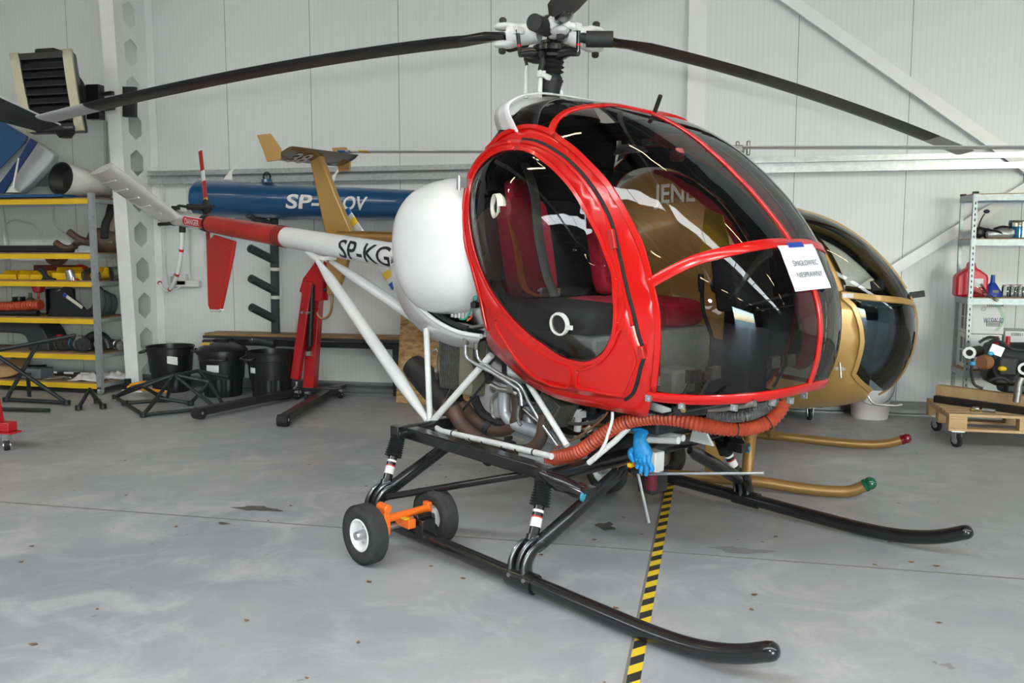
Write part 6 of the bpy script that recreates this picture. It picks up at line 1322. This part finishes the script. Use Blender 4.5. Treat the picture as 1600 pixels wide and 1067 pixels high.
# --- padded wall rack and blue tail boom
wr = thing('padded_wall_rack', (-4.926,9.25,0.68), 'upright with four foam padded arms on the wall below the blue tail boom', 'wall rack')
M_foam = mat('slate_foam', (.045, .058, .066), .75, var=.15, scale=30)
MB().tube([(-4.907,9.26,1.999), (-4.924,9.26,0.679)], .05, 14).build('upright', M_foam, wr)
arms = [((-4.996,8.85,2.027),(-4.905,9.25,1.89)),((-4.985,8.85,1.65),(-4.909,9.25,1.512)),((-4.989,8.85,1.32),(-4.912,9.25,1.161)),((-4.992,8.85,1.001),(-4.922,9.25,0.836))]
for a, b in arms:
    o = MB().tube([a, b], .046, 16).build('padded_arm', M_foam, wr); d = (V(b) - V(a)).normalized(); MB().lathe([(.0, -.002), (.022, -.002), (.022, .01)], a, d, 14).build('arm_bore', M_blackm, o)
for z0, z1 in (((-4.917,9.26,1.432), (-4.918,9.26,1.395)), ((-4.919,9.26,1.109), (-4.92,9.26,1.072))): MB().tube([z0, z1], .054, 14).build('strap', M_whited, wr)
bm_ = thing('blue_tail_boom', (-4.755,9,1.968), 'blue tail boom section with white registration letters held on the padded wall rack', 'aircraft part')
L0, L1 = V((-5.632,8.95,2.201)), V((-2.74,8.95,2.091)); r0_ = .205; r1_ = .15
qb = lambda t, a, ex=0.: L0.lerp(L1, t) + V(0, -cos(a), sin(a)) * (r0_ + (r1_ - r0_) * t + ex)
MB().tube([L0 + (L1 - L0) * -.012, L0, L1], [r0_ * .93, r0_, r1_], 40).build('tube', M_blu, bm_)
MB().lathe([(.0, .06), (r0_ * .6, .045), (r0_ * .9, .0)], L0 + V(-.03, 0, 0), (-1, 0, 0), 32, cap=False).build('end_cap', M_blu, bm_)
def bl_text(s_, xa, xb):
    ta, tb = [(V(p) - L0).dot(L1 - L0) / (L1 - L0).length_squared for p in (xa, xb)]; ln = (L1 - L0).length; hh = .17
    m = MB(); text_on(m, s_, lambda x, y: qb(ta + x / ln, (y - hh / 2) / r0_, .004), height=hh, width=(tb - ta) * ln, bold=.025, slant=.2); m.build('registration_lettering', mat('lettering_white', (.8, .8, .78), .5), bm_)
bl_text('SP-K', (-4.511,8.75,2.155), (-3.907,8.75,2.128)); bl_text('OV', (-3.864,8.75,2.127), (-3.604,8.75,2.111))
MB().lathe([(.06, 0), (.055, .03)], V((-4.815,8.95,2.385)) + V(0, 0, -.01), (0, 0, 1), 18).build('beacon_base', M_blu, bm_); MB().ell(V((-4.814,8.95,2.434)), (.045, .045, .055), 18, 10).build('beacon_lens', glass('beacon_glass', (.75, .78, .78)), bm_)
MB().loft([[(-5.345,8.95,2.415), (-5.235,8.95,2.406), (-5.264,9,2.418), (-5.374,9,2.427)], [(-5.277,8.96,2.499), (-5.237,8.96,2.498), (-5.249,8.98,2.5), (-5.288,8.98,2.501)], [(-4.939,8.96,2.79), (-4.923,8.96,2.79), (-4.929,8.97,2.791), (-4.944,8.97,2.792)]]).build('blade_aerial', M_white, bm_)
MB().loft([[(-4.119,8.95,2.332), (-4.037,8.95,2.324), (-4.059,9,2.335), (-4.142,9,2.343)], [(-4.024,8.96,2.447), (-3.994,8.96,2.447), (-4.003,8.98,2.449), (-4.033,8.98,2.449)], [(-3.752,8.96,2.753), (-3.737,8.96,2.752), (-3.741,8.97,2.753), (-3.756,8.97,2.754)]]).build('blade_aerial', M_white, bm_)
m = MB()
for t in (.19, .38): m.lathe([(r0_ + (r1_ - r0_) * t + .001, -.004), (r0_ + (r1_ - r0_) * t + .0015, .004)], L0.lerp(L1, t), (L1 - L0), 40, cap=False)
m.build('skin_seam', mat('seam_blue', (.006, .05, .14), .35), bm_)
# --- red engine hoist
hs_ = thing('engine_hoist', (-4.35, 9.0, 0), 'red folding engine hoist with a hanging hook and black floor legs', 'hoist')
pb, ptp = V(-4.36, 8.95, .07), V((-4.246,8.98,1.398))
MB().bar(pb, ptp, .13, .12, (0, 1, 0)).build('mast', M_rd, hs_, bevel=.008)
MB().prism([(-4.205,1.525),(-4.131,1.47),(-4.156,1.08),(-4.246,1.079),(-4.418,1.182),(-4.369,1.323)], (0, 9.03, 0), (1, 0, 0), (0, 0, 1), .02).build('head_plate', M_rd, hs_, bevel=.004)
MB().prism([(-4.205,1.525),(-4.131,1.47),(-4.156,1.08),(-4.246,1.079),(-4.418,1.182),(-4.369,1.323)], (0, 8.88, 0), (1, 0, 0), (0, 0, 1), .02).build('head_plate', M_rd, hs_, bevel=.004)
MB().bar((-4.292,8.85,1.29), (-4.466,8.82,0.219), .10, .08, (0, 1, 0)).build('boom', M_rd, hs_, bevel=.008)
MB().tube([(-4.26,8.86,1.255),(-4.308,8.86,0.588)], .035, 14).cyl((-4.308,8.86,0.588), (-4.344,8.88,0.471), .02).build('ram', M_blk, hs_); MB().box((-4.327,8.88,0.5), (.05, .06, .05)).build('ram_bracket', M_galv, hs_)
for p in [(-4.342,8.78,0.959),(-4.282,8.78,0.953)]: MB().cyl(V(p) + V(0, -.03, 0), V(p) + V(0, .2, 0), .014, seg=8).build('pivot_bolt', M_galv, hs_)
hk = V((-4.459,8.82,0.191)); MB().tube(smooth_path([hk, hk + V(0, 0, -.05), hk + V(-.035, -.0, -.085), hk + V(-.03, 0, -.13), hk + V(.01, 0, -.15), hk + V(.045, 0, -.12), hk + V(.04, 0, -.09)], 5), [.014] * 20 + [.012] * 8 + [.006] * 3, 10).build('hook', M_alu, hs_)
fl = mat('black_floor_leg', (.020, .021, .022), .45, coat=.2)
for a, b in ((V(-4.45, 8.85, .075), V(-4.83, 7.52, .075)), (V(-4.10, 8.80, .075), V(-3.87, 7.38, .075))):
    lg = MB().bar(a, b, .09, .075, (0, 0, 1)).build('floor_leg', fl, hs_, bevel=.006); d = (b - a).normalized(); s_ = V(-d.y, d.x, 0); MB().cyl(b + s_ * -.05 + d * .01 + V(0, 0, -.015), b + s_ * .05 + d * .01 + V(0, 0, -.015), .055, seg=20).build('roller', M_rub, lg); MB().cyl(b + s_ * -.055 + d * .01 + V(0, 0, -.01), b + s_ * .055 + d * .01 + V(0, 0, -.01), .014).build('roller_pin', M_galv, lg)
MB().box((-4.28, 8.95, .085), (.55, .16, .06)).box((-4.1, 9.1, .10), (.12, .25, .04)).build('base', fl, hs_, bevel=.006)
for x, y in ((-4.42, 8.75), (-4.28, 8.72), (-4.0, 8.95), (-4.5, 9.12)):
    o = MB().cyl((x - .018, y, .045), (x + .018, y, .045), .045, seg=20).build('caster', M_rub, hs_); MB().box((x, y, .085), (.05, .05, .03)).cyl((x - .022, y, .045), (x + .022, y, .045), .012).build('caster_fork', M_galv, o)
# --- tubular frames on the floor
def truss(name, nodes, edges, label, r=.018, m_=M_dsteel):
    t = thing(name, (sum(n_[0] for n_ in nodes) / len(nodes), sum(n_[1] for n_ in nodes) / len(nodes), 0), label, 'frame')
    for a, b in edges: MB().cyl(nodes[a], nodes[b], r, seg=8).build('tube', m_, t)
    for n_ in nodes: 
        if n_[2] < .06: MB().cyl(V(n_) + V(0, 0, -min(.02, n_[2] - .005)), V(n_) + V(0, 0, .025), r * 1.8, seg=10).build('lug', m_, t)
    return t
gn = [(-5.408,7.46,0.03),(-5.607,7.987,0.1),(-4.93,7.965,0.03),(-5.7,8.262,0.03),(-5.331,8.143,0.03),(-6.293,8.216,0.05),(-5.478,8.1,0.33),(-5.391,8.4,0.34),(-5.14,8.2,0.252),(-4.967,8.3,0.291),(-5.785,8,0.213),(-4.908,8.084,0.03),(-6.007,7.989,0.03),(-6.004,8.1,0.176)]
truss('engine_mount_truss', gn, [(0, 6), (0, 2), (0, 1), (6, 7), (6, 8), (6, 2), (6, 10), (7, 9), (7, 8), (8, 11), (8, 4), (1, 4), (10, 5), (10, 3), (5, 13), (13, 6), (5, 12), (12, 0), (12, 3), (13, 7), (3, 6), (2, 11)], 'dark steel tube engine frame lying before the dustbins', .019)
truss('tube_tripod', [(-6.294,7.652,0.03), (-6.435,8,0.163), (-6.102,7.772,0.03), (-6.369,8.026,0.03)], [(0, 1), (1, 2), (1, 3)], 'small dark tube tripod in front of the rack caster', .02)
t = truss('engine_mount_truss', [(-7.406,7.912,0.03), (-6.631,7.885,0.03), (-7.581,7.8,0.635), (-7.083,8.05,0.641), (-6.738,8.2,0.711), (-7.588,7.8,0.538)], [(0, 1), (2, 1), (0, 3), (5, 4)], 'dark steel tube frame leaning at the front of the left rack', .022)
MB().bar((-7.239,8.05,0.239), (-7.191,8,0.052), .05, .01).build('bracket_plate', M_dsteel, t)
T(MB().cyl((-7.303,7.384,0.03), (-6.482,7.462,0.03), .02, seg=10), 'steel_tube', M_dsteel, 'single dark tube lying on the floor by the leaning frame', 'tube')
og = thing('orange_tool', (-6.276,8.574,0.05), 'orange handled tool with two arms lying behind the tube frame', 'tool')
for a, b in (((-6.315,8.5,0.132),(-6.111,8.5,0.175)), ((-6.304,8.45,0.119),(-5.776,8.4,0.089))): MB().cyl(a, b, .02, seg=12).build('handle', mat('bright_orange', (.85, .33, .01), .45), og)
MB().box((-6.339,8.5,0.146), (.05, .05, .12)).build('head', M_blk, og)
# --- red wheeled foot at the picture edge
rf = thing('engine_stand', (-5.62, 5.99, 0), 'red steel stand foot on a caster at the edge beside the left rack', 'stand')
MB().box((-5.78, 6.0, .195), (.42, .10, .075)).build('foot_beam', M_rd, rf, bevel=.006); MB().bar((-5.74, 6.0, .22), (-5.80, 6.0, .6), .1, .1).build('post', M_rd, rf, bevel=.006)
MB().box((-5.60, 5.99, .150), (.14, .12, .012)).build('caster_plate', M_rd, rf)
w_ = MB().cyl((-5.63, 5.96, .045), (-5.60, 5.99, .045), .045, seg=24).build('caster', M_rub, rf); MB().box((-5.61, 5.975, .115), (.05, .05, .06)).cyl((-5.635, 5.955, .045), (-5.595, 5.995, .045), .022).build('caster_fork', M_alu, w_)
# --- right: trolley, bucket, pallet dolly with engine
def caster(t, x, y, h_, r_=.055, rz=.4):
    d = V(cos(rz), sin(rz), 0); c_ = V(x, y, r_)
    o = MB().lathe([(r_ * .75, -.018), (r_, -.012), (r_, .012), (r_ * .75, .018)], c_, d, 24).build('caster', M_rub, t)
    MB().box((x, y, h_ - .006), (.10, .085, .012)).bar(c_ + d * .026 + V(0, 0, -.01), V(x, y, h_) + d * .03, .045, .006, d).bar(c_ - d * .026 + V(0, 0, -.01), V(x, y, h_) - d * .03, .045, .006, d).cyl(c_ - d * .03, c_ + d * .03, .01).build('caster_fork', M_alu, o)
    MB().cyl(c_ - d * .02, c_ + d * .02, r_ * .5).build('caster_hub', M_alu, o)
tr_ = thing('tool_trolley', (.72, 9.0, 0), 'red tool trolley on casters mostly hidden behind the gold nose', 'trolley')
MB().box((.62, 8.98, .45), (.82, .45, .55)).build('cabinet', M_rd, tr_, bevel=.01); MB().box((.62, 8.98, .155), (.84, .46, .05)).build('base_frame', M_blk, tr_)
for k in range(3): dr = MB().box((.62, 8.745, .30 + .16 * k), (.76, .02, .14)).build('drawer', M_rd, tr_, bevel=.004); MB().box((.62, 8.728, .35 + .16 * k), (.7, .015, .02)).build('drawer_pull', M_alu, dr)
for x, y in ((.93, 8.80), (.70, 8.98), (.3, 8.80), (.3, 9.15)): caster(tr_, x, y, .135, .055, .25)
bk_ = thing('bucket', (1.52, 9.08, 0), 'white plastic bucket on the floor behind the gold nose', 'bucket'); q = V(1.52, 9.08, 0)
MB().lathe([(.165, 0), (.17, .01), (.2, .36), (.21, .36), (.21, .40), (.2, .40), (.17, .04)], q, (0, 0, 1), 40, cap=False).lathe([(.0, .005), (.168, .005)], q, (0, 0, 1), 40, cap=False).build('body', mat('lilac_white_plastic', (.74, .70, .74), .45), bk_)
MB().tube([q + V(.212 * cos(a), .212 * sin(a) - .02, .36 - .2 * sin(-a)) for a in [pi + pi * k / 16 for k in range(17)]], .004, 6).build('handle', M_steel, bk_)
pd = thing('pallet_dolly', (2.5, 8.15, 0), 'wooden pallet on four casters carrying the dark engine', 'pallet')
PX0, PX1, PY0, PY1 = 1.92, 3.12, 7.78, 8.58
for k in range(7): y = PY0 + .05 + k * (PY1 - PY0 - .10) / 6; MB().box(((PX0 + PX1) / 2, y, .279), (PX1 - PX0, .098 if k % 2 == 0 else .082, .022)).build('deck_board', M_wood, pd, bevel=.002)
for x in (PX0 + .07, (PX0 + PX1) / 2, PX1 - .07): MB().box((x, (PY0 + PY1) / 2, .257), (.14, PY1 - PY0, .022)).build('cross_board', M_wood, pd, bevel=.002)
for x in (PX0 + .07, (PX0 + PX1) / 2, PX1 - .07):
    for y in (PY0 + .05, (PY0 + PY1) / 2, PY1 - .05): MB().box((x, y, .207), (.14, .098, .078)).build('block', M_wood, pd, bevel=.003)
for y in (PY0 + .05, (PY0 + PY1) / 2, PY1 - .05): MB().box(((PX0 + PX1) / 2, y, .157), (PX1 - PX0, .10, .022)).build('bottom_board', M_wood, pd, bevel=.002)
for x in (PX0 + .08, PX1 - .08):
    for y in (PY0 + .06, PY1 - .06): caster(pd, x, y, .146, .055, .5)
T(MB().bar((1.99, 8.48, .361), (2.60, 7.94, .361), .09, .14, (0, 0, 1)), 'timber_baulk', M_wood, 'square pine baulk lying across the pallet under the engine', 'timber', bevel=.004)
T(MB().bar((1.94, 8.36, .3205), (2.64, 7.76, .3205), .06, .06, (0, 0, 1)), 'steel_box_tube', mat('rusty_black_steel', (.03, .024, .022), .6, .3, var=.3, scale=15), 'dark steel box tube lying on the pallet in front of the pine baulk', 'steel tube', bevel=.003)
fl_ = thing('hose_fitting', (2.214,7.95,0.305), 'small brass and steel fittings lying on the pallet by the box tube', 'fitting'); q = V((2.206,7.92,0.305)); q.z = .31
MB().cyl(q, q + V(.09, -.04, 0), .018).cyl(q + V(-.02, .02, 0), q + V(-.07, .03, 0), .02).build('elbow', M_steel, fl_); MB().cyl(q + V(-.06, -.01, 0), q + V(-.10, -.03, 0), .012).build('brass_end', mat('brass', (.55, .40, .12), .35, .9), fl_)
en = thing('aircraft_engine', (2.65, 8.3, .40), 'dark piston engine with white taped ports resting on the pallet', 'engine')
ec = V(2.62, 8.3, .62)
def ep(mb, n_, m_, par=None, **k): return mb.build(n_, m_, par or en, **k)
ep(MB().box(ec + V(.1, .1, .02), (.72, .34, .34)).box(ec + V(.1, .1, -.16), (.5, .26, .14)).cyl(ec + V(-.3, .05, .05), ec + V(.5, .05, .05), .17, seg=24), 'crankcase', M_eng, bevel=.03)
for k in range(3):
    c_ = ec + V(-.18 + .24 * k, -.10, .02); m = MB().cyl(c_, c_ + V(-.03, -.16, .02), .085, seg=20)
    for j in range(5): m.lathe([(.105, 0), (.105, .01)], c_ + V(-.005 * j, -.02 - .028 * j, 0), (-.15, -1, .1), 20)
    cy = ep(m, 'cylinder', M_eng); ep(MB().box(c_ + V(-.04, -.20, .03), (.15, .06, .16)), 'rocker_cover', M_soot, cy, bevel=.02)
pr_ = V((2.106,8,0.776)); ep(MB().lathe([(.028, -.02), (.028, .02), (.05, .02), (.05, -.02)], pr_, (-.35, -1, .05), 24, cap=False), 'white_taped_ring', M_white); ep(MB().cyl(pr_ + V(0, .02, 0), pr_ + V(.12, .18, 0), .045), 'port_pipe', M_soot)
pr_ = V((2.212,7.98,0.701)); ep(MB().lathe([(.0, .03), (.05, .03), (.062, .01), (.062, -.05)], pr_, (-.8, -.8, 0), 24), 'brown_taped_flange', mat('brown_tape', (.26, .11, .05), .5))
pr_ = V((2.515,7.95,0.66)); ep(MB().lathe([(.03, -.02), (.03, .02), (.05, .02), (.05, -.02)], pr_, (-.3, -1, .05), 24, cap=False), 'white_taped_ring', M_white)
ep(MB().box((2.304,7.98,0.805), (.10, .02, .08), Matrix.Rotation(radians(20), 3, 'Y')), 'data_plate', M_galv); ep(MB().ell((2.347,7.95,0.655), (.035, .03, .022), 14, 8), 'yellow_plug', M_yel)
for p in [(2.262,7.98,0.777),(2.125,7.98,0.688)]: ep(MB().ell(p, (.025, .025, .02), 12, 8), 'blue_plug', mat('light_blue_tape', (.05, .42, .65), .5))
for p in [(2.334,8.1,0.88),(2.422,8.1,0.882)]: ep(MB().cyl(V(p) + V(0, 0, -.05), V(p) + V(0, 0, .03), .018), 'red_cap', M_rd)
for pts in ([(2.225,8,0.839),(2.281,8,0.883),(2.36,8,0.863),(2.421,8,0.817),(2.518,8,0.803)], [(2.127,7.98,0.731),(2.123,7.98,0.623),(2.148,7.98,0.515),(2.214,7.98,0.479)], [(2.251,7.95,0.55),(2.346,7.95,0.58),(2.445,7.95,0.53),(2.516,7.95,0.559)], [(2.161,7.95,0.869),(2.232,7.95,0.914),(2.305,7.95,0.905)]): ep(MB().tube(smooth_path(pts, 5), .012, 8), 'pipe', M_soot)
ep(MB().tube(smooth_path([(2.484,7.9,0.592),(2.463,7.9,0.538),(2.458,7.9,0.458),(2.452,7.9,0.388)], 4), .03, 12), 'exhaust_stub', M_steel)
# --- right rack
rr = thing('garage_shelf', (3.0, 8.9, 0), 'galvanised boltless shelf unit against the wall at the right', 'shelf')
GX0, GX1, GY0, GY1 = 2.255, 3.45, 8.7, 9.14
M_zinc = mat('zinc_sheet', (.36, .40, .41), .42, .6, var=.12, scale=30)
for x, y in ((GX0, GY0), (GX0, GY1), (GX1, GY0), (GX1, GY1)):
    sx = 1 if x == GX0 else -1; sy = 1 if y == GY0 else -1
    po = MB().box((x, y + sy * .018, 1.07), (.003, .036, 2.14)).box((x + sx * .018, y, 1.07), (.036, .003, 2.14)).build('post', M_zinc, rr)
    m = MB()
    for k in range(42): m.box((x + sx * .018, y - sy * .002, .05 + k * .05), (.010, .003, .022))
    m.build('slots', M_blackm, po)
    MB().box((x + sx * .018, y + sy * .018, 2.145), (.045, .045, .02)).build('post_cap', M_blackm, rr)
GZ = [2.135, 1.735, 1.205, .535]
M_chip = mat('chipboard', (.42, .28, .15), .7, var=.12, scale=25)
for z in GZ:
    MB().box(((GX0 + GX1) / 2, (GY0 + GY1) / 2, z - .003), (GX1 - GX0, GY1 - GY0, .008)).build('shelf_board', M_chip, rr)
    for y in (GY0, GY1): MB().box(((GX0 + GX1) / 2, y, z - .035), (GX1 - GX0, .012, .055)).build('shelf_beam', M_zinc, rr)
    for x in (GX0, GX1): MB().box((x, (GY0 + GY1) / 2, z - .035), (.012, GY1 - GY0, .055)).build('end_beam', M_zinc, rr)
hd = thing('headset', (2.348,8.82,1.764), 'black pilot headset with boom microphone on the upper shelf', 'headset'); q = V((2.346,8.82,1.81)); q.z = GZ[1] + .055
MB().ell(q, (.045, .04, .052), 18, 12).build('ear_cup', M_blk, hd); MB().ell(q + V(.09, .08, -.005), (.045, .04, .05), 18, 12).build('ear_cup', M_blk, hd)
MB().tube(smooth_path([q + V(0, .01, .05), q + V(.06, .0, .03), q + V(.15, -.02, .01), q + V(.2, 0, -.02)], 5), .016, 8, flat=.6).build('head_band', M_blk, hd)
MB().tube(smooth_path([q + V(-.02, -.03, .03), q + V(.0, -.03, .11), q + V(.03, -.03, .17)], 4), .006, 6).ell(q + V(.045, -.03, .19), (.028, .016, .018), 12, 8).build('microphone', M_blk, hd)
ba = thing('silver_bag', (2.516,8.85,1.764), 'silver and black rolled bag lying beside the headset', 'bag'); q = V((2.515,8.85,1.798))
MB().tube(smooth_path([(q.x - .10, 8.83, GZ[1] + .035), (q.x, 8.84, GZ[1] + .045), (q.x + .10, 8.85, GZ[1] + .045), (q.x + .14, 8.86, GZ[1] + .08)], 4), [.03, .035, .04, .04, .045, .045, .045, .045, .04, .045, .045, .04, .03], 14).build('silver_cloth', mat('silver_cloth', (.42, .43, .45), .4, .5), ba)
MB().tube(smooth_path([(q.x - .03, 8.86, GZ[1] + .07), (q.x + .04, 8.86, GZ[1] + .09), (q.x + .12, 8.87, GZ[1] + .07)], 4), .03, 12).build('black_flap', M_blk, ba)
jr = thing('wipes_tub', (2.689,8.86,1.763), 'clear tub of blue wipes at the edge of the upper shelf', 'tub'); q = V(2.70, 8.88, GZ[1])
MB().lathe([(.085, 0), (.095, .01), (.095, .15), (.085, .16), (.085, .165)], q, (0, 0, 1), 28, cap=False).build('clear_tub', glass('clear_plastic', (.86, .85, .80), .05, 1.8), jr); MB().lathe([(.0, .004), (.088, .004), (.088, .11), (.0, .11)], q, (0, 0, 1), 28, cap=False).build('blue_wipes', mat('wipes_blue', (.02, .34, .72), .5), jr); MB().lathe([(.0, .165), (.092, .165), (.092, .15)], q, (0, 0, 1), 28, cap=False).build('lid', mat('smoke_lid', (.12, .12, .13), .4), jr)
cn = thing('fuel_can', (2.317,8.9,1.193), 'red plastic fuel can standing behind the front post', 'fuel can'); q = V(2.31, 8.88, GZ[2])
cr2 = [(-.125, 0), (-.135, .02), (-.135, .17), (-.125, .20), (-.06, .25), (-.03, .26), (-.02, .32), (.02, .32), (.03, .26), (.06, .25), (.125, .20), (.135, .17), (.135, .02), (.125, 0)]
MB().prism(cr2, q + V(0, .08, 0), (1, 0, 0), (0, 0, 1), .16).build('body', mat('red_can_plastic', (.55, .012, .03), .35), cn, bevel=.02); MB().box(q + V(.05, -.083, .13), (.075, .003, .075)).build('paper_label', lab_m, cn)
fu = thing('funnel', (2.506,8.9,1.207), 'blue plastic funnel standing upside down on the shelf', 'funnel'); q = V(2.505, 8.9, GZ[2])
MB().lathe([(.085, 0), (.085, .03), (.03, .12), (.02, .13), (.016, .2), (.012, .2), (.014, .13), (.08, .03)], q, (0, 0, 1), 28, cap=False).build('cone', mat('royal_blue_plastic', (.01, .05, .36), .4), fu); MB().box(q + V(.01, -.075, .05), (.05, .006, .03), Matrix.Rotation(radians(-35), 3, 'X')).build('grey_label', M_galv, fu)
cf = thing('clear_funnel', (2.403,8.78,1.206), 'clear funnel lying on its side before the blue funnel', 'funnel'); q = V(2.387, 8.76, GZ[2] + .05)
MB().lathe([(.06, -.05), (.055, -.045), (.012, .05), (.012, .16), (.010, .16)], q, (.6, -.55, -.45), 20, cap=False).build('cone', glass('clear_plastic', (.86, .85, .80), .05, 1.8), cf)
for k, (x, y) in enumerate([(2.608,8.85),(2.663,8.82),(2.733,8.84),(2.69,8.98),(2.754,8.98)]):
    t = thing('glass_jar', (x, y, GZ[2]), ('glass jar nearest the blue funnel in the front row of jars', 'glass jar second from the funnel in the front row', 'glass jar at the picture edge in the front row', 'glass jar behind the front row, nearer the funnel', 'glass jar behind the front row, nearer the edge')[k], 'jar', group='glass jars on the shelf')
    MB().lathe([(.0, .004), (.036, .004), (.038, .01), (.038, .09), (.033, .10)], (x, y, GZ[2]), (0, 0, 1), 20, cap=False).build('body', glass('jar_glass', (.80, .82, .82), .03, 1.6), t); MB().lathe([(.0, .112), (.034, .112), (.035, .098)], (x, y, GZ[2]), (0, 0, 1), 20, cap=False).build('lid', mat('rusty_lid', (.40, .36, .34), .4, .6), t)
M_card = mat('white_carton', (.66, .67, .67), .6, var=.03)
def carton(x0, x1, y0, y1, z0, z1, label, words):
    t = thing('oil_carton', ((x0 + x1) / 2, (y0 + y1) / 2, z0), label, 'carton', group='white oil cartons on the shelf')
    MB().box(((x0 + x1) / 2, (y0 + y1) / 2, (z0 + z1) / 2), (x1 - x0, y1 - y0, z1 - z0)).build('box', M_card, t, bevel=.004)
    W_, H_ = x1 - x0, z1 - z0
    for s_, u, v, hh, ww, m_ in words:
        m = MB(); text_on(m, s_, lambda x, y: V(x0 + u * W_ + x, y0 - .002, z0 + v * H_ + y), height=hh, width=ww, bold=.012, slant=.12 if 'W15' in s_ else 0); m.build('printed_words', m_, t)
    for yy in (.25, .6):
        MB().box((x0 - .001, y0 + (y1 - y0) * yy, z0 + H_ * .3), (.003, .07, .11)).build('side_print', mat('faded_print', (.16, .17, .17), .6), t)
        MB().box((x0 - .001, y0 + (y1 - y0) * yy, z0 + H_ * .7), (.003, .07, .11)).build('side_print', mat('faded_print', (.16, .17, .17), .6), t)
    return t
pb_ = mat('navy_print', (.01, .02, .16), .5); pk_ = mat('black_print', (.02, .02, .02), .5)
t = carton(2.285, 2.58, 8.76, 9.10, .870, 1.165, 'white oil carton with W15W-50 print, upper of the two behind the post', [('550051194', .48, .84, .028, .14, pk_), ('W15W-50', .40, .34, .05, .165, pb_)])
MB().box((2.488, 8.757, .965), (.11, .003, .045)).build('print_frame', pk_, t); MB().box((2.488, 8.7555, .965), (.10, .003, .036)).build('print_panel', M_card, t)
m = MB()
for k in range(9): m.box((2.447 + .0105 * k, 8.7535, .965), (.005, .002, .03))
m.build('bar_print', pk_, t)
MB().grid([[(2.50 + .05 * sin(i * .3) + dx, 8.7585, .90 + .022 * i) for dx in (0, .035)] for i in range(12)]).build('green_swirl', mat('pale_green_print', (.42, .58, .44), .6), t)
MB().lathe([(.018, 0), (.020, .001), (.020, .003), (.018, .003)], (2.40, 8.758, 1.10), (0, -1, 0), 20, cap=False).build('round_mark', pk_, t)
carton(2.285, 2.57, 8.76, 9.10, .545, .865, 'white oil carton below the W15W-50 one', [('550051194', .42, .84, .028, .15, pk_)])
carton(2.60, 2.84, 8.78, 9.10, .545, .90, 'white oil carton partly hidden by the engine', [('550051194', .2, .88, .026, .15, pk_)])
# --- marks on the floor
M_oil = mat('dark_oil', (.10, .098, .09), .35, var=.3, scale=20); M_leaf = mat('dry_leaf', (.22, .13, .06), .8, var=.2)
def blot(px, rx, ry, label, seed, m_=M_oil):
    r2 = random.Random(seed); q = V(px); n = 26; ph_ = [r2.uniform(0, 6) for _ in range(4)]
    pts = [q + V(rx * cos(a) * (1 + .3 * sin(2 * a + ph_[0]) + .25 * sin(5 * a + ph_[1])), ry * sin(a) * (1 + .3 * sin(3 * a + ph_[2]) + .2 * sin(7 * a + ph_[3])), .0016) for a in [2 * pi * k / n for k in range(n)]]
    o = MB().add(pts, [tuple(range(n))]).build('floor_stain', m_, flat=True); return tag(o, label, 'stain')
blot((-2.783,4.944,0), .13, .05, 'dark oil stain on open floor left of the orange axle', 3)
blot((-0.598,5.085,0), .06, .07, 'dark wet stain under the front of the red helicopter', 5)
blot((-2.834,4.623,0), .035, .02, 'small dark spot below the larger oil stain', 9)
M_faint = mat('grey_scuff', (.24, .24, .235), .6)
blot((0.187,4.828,0), .13, .05, 'grey scuff mark on the floor between the two front skid toes', 8, M_faint)
m = MB(); r2 = random.Random(4)
for k in range(70):
    px_, py_ = r2.uniform(-4.5, 1.6), r2.uniform(2.6, 6.5); s_ = r2.uniform(.008, .022); a = r2.uniform(0, 6)
    m.add([(px_ + s_ * cos(a + j * 1.25) * (1 if j % 2 else .6), py_ + s_ * .7 * sin(a + j * 1.25), .003 + .003 * (j % 2)) for j in range(5)], [(0, 1, 2, 3, 4)])
tag(m.build('leaf_litter', M_leaf, flat=True), 'bits of dry leaf and dirt scattered over the concrete floor', 'litter', kind='stuff')

for pts, lb in (([(-8.616,9.33,1.937),(-8.48,9.33,1.999),(-8.296,9.33,1.974),(-8.16,9.33,1.926),(-8.084,9.33,1.832),(-8.039,9.33,1.675)], 'pale cable loop hanging on the wall behind the left rack'), ([(-7.879,9.33,2.165),(-7.888,9.33,2.026),(-7.841,9.33,1.909),(-7.719,9.33,1.823),(-7.652,9.33,1.729)], 'thin pale cable dropping down the wall behind the exhaust manifold')):
    tag(MB().tube(smooth_path(pts, 5), .012, 8).build('hanging_cable', mat('pale_conduit', (.62, .64, .63), .5)), lb, 'cable')
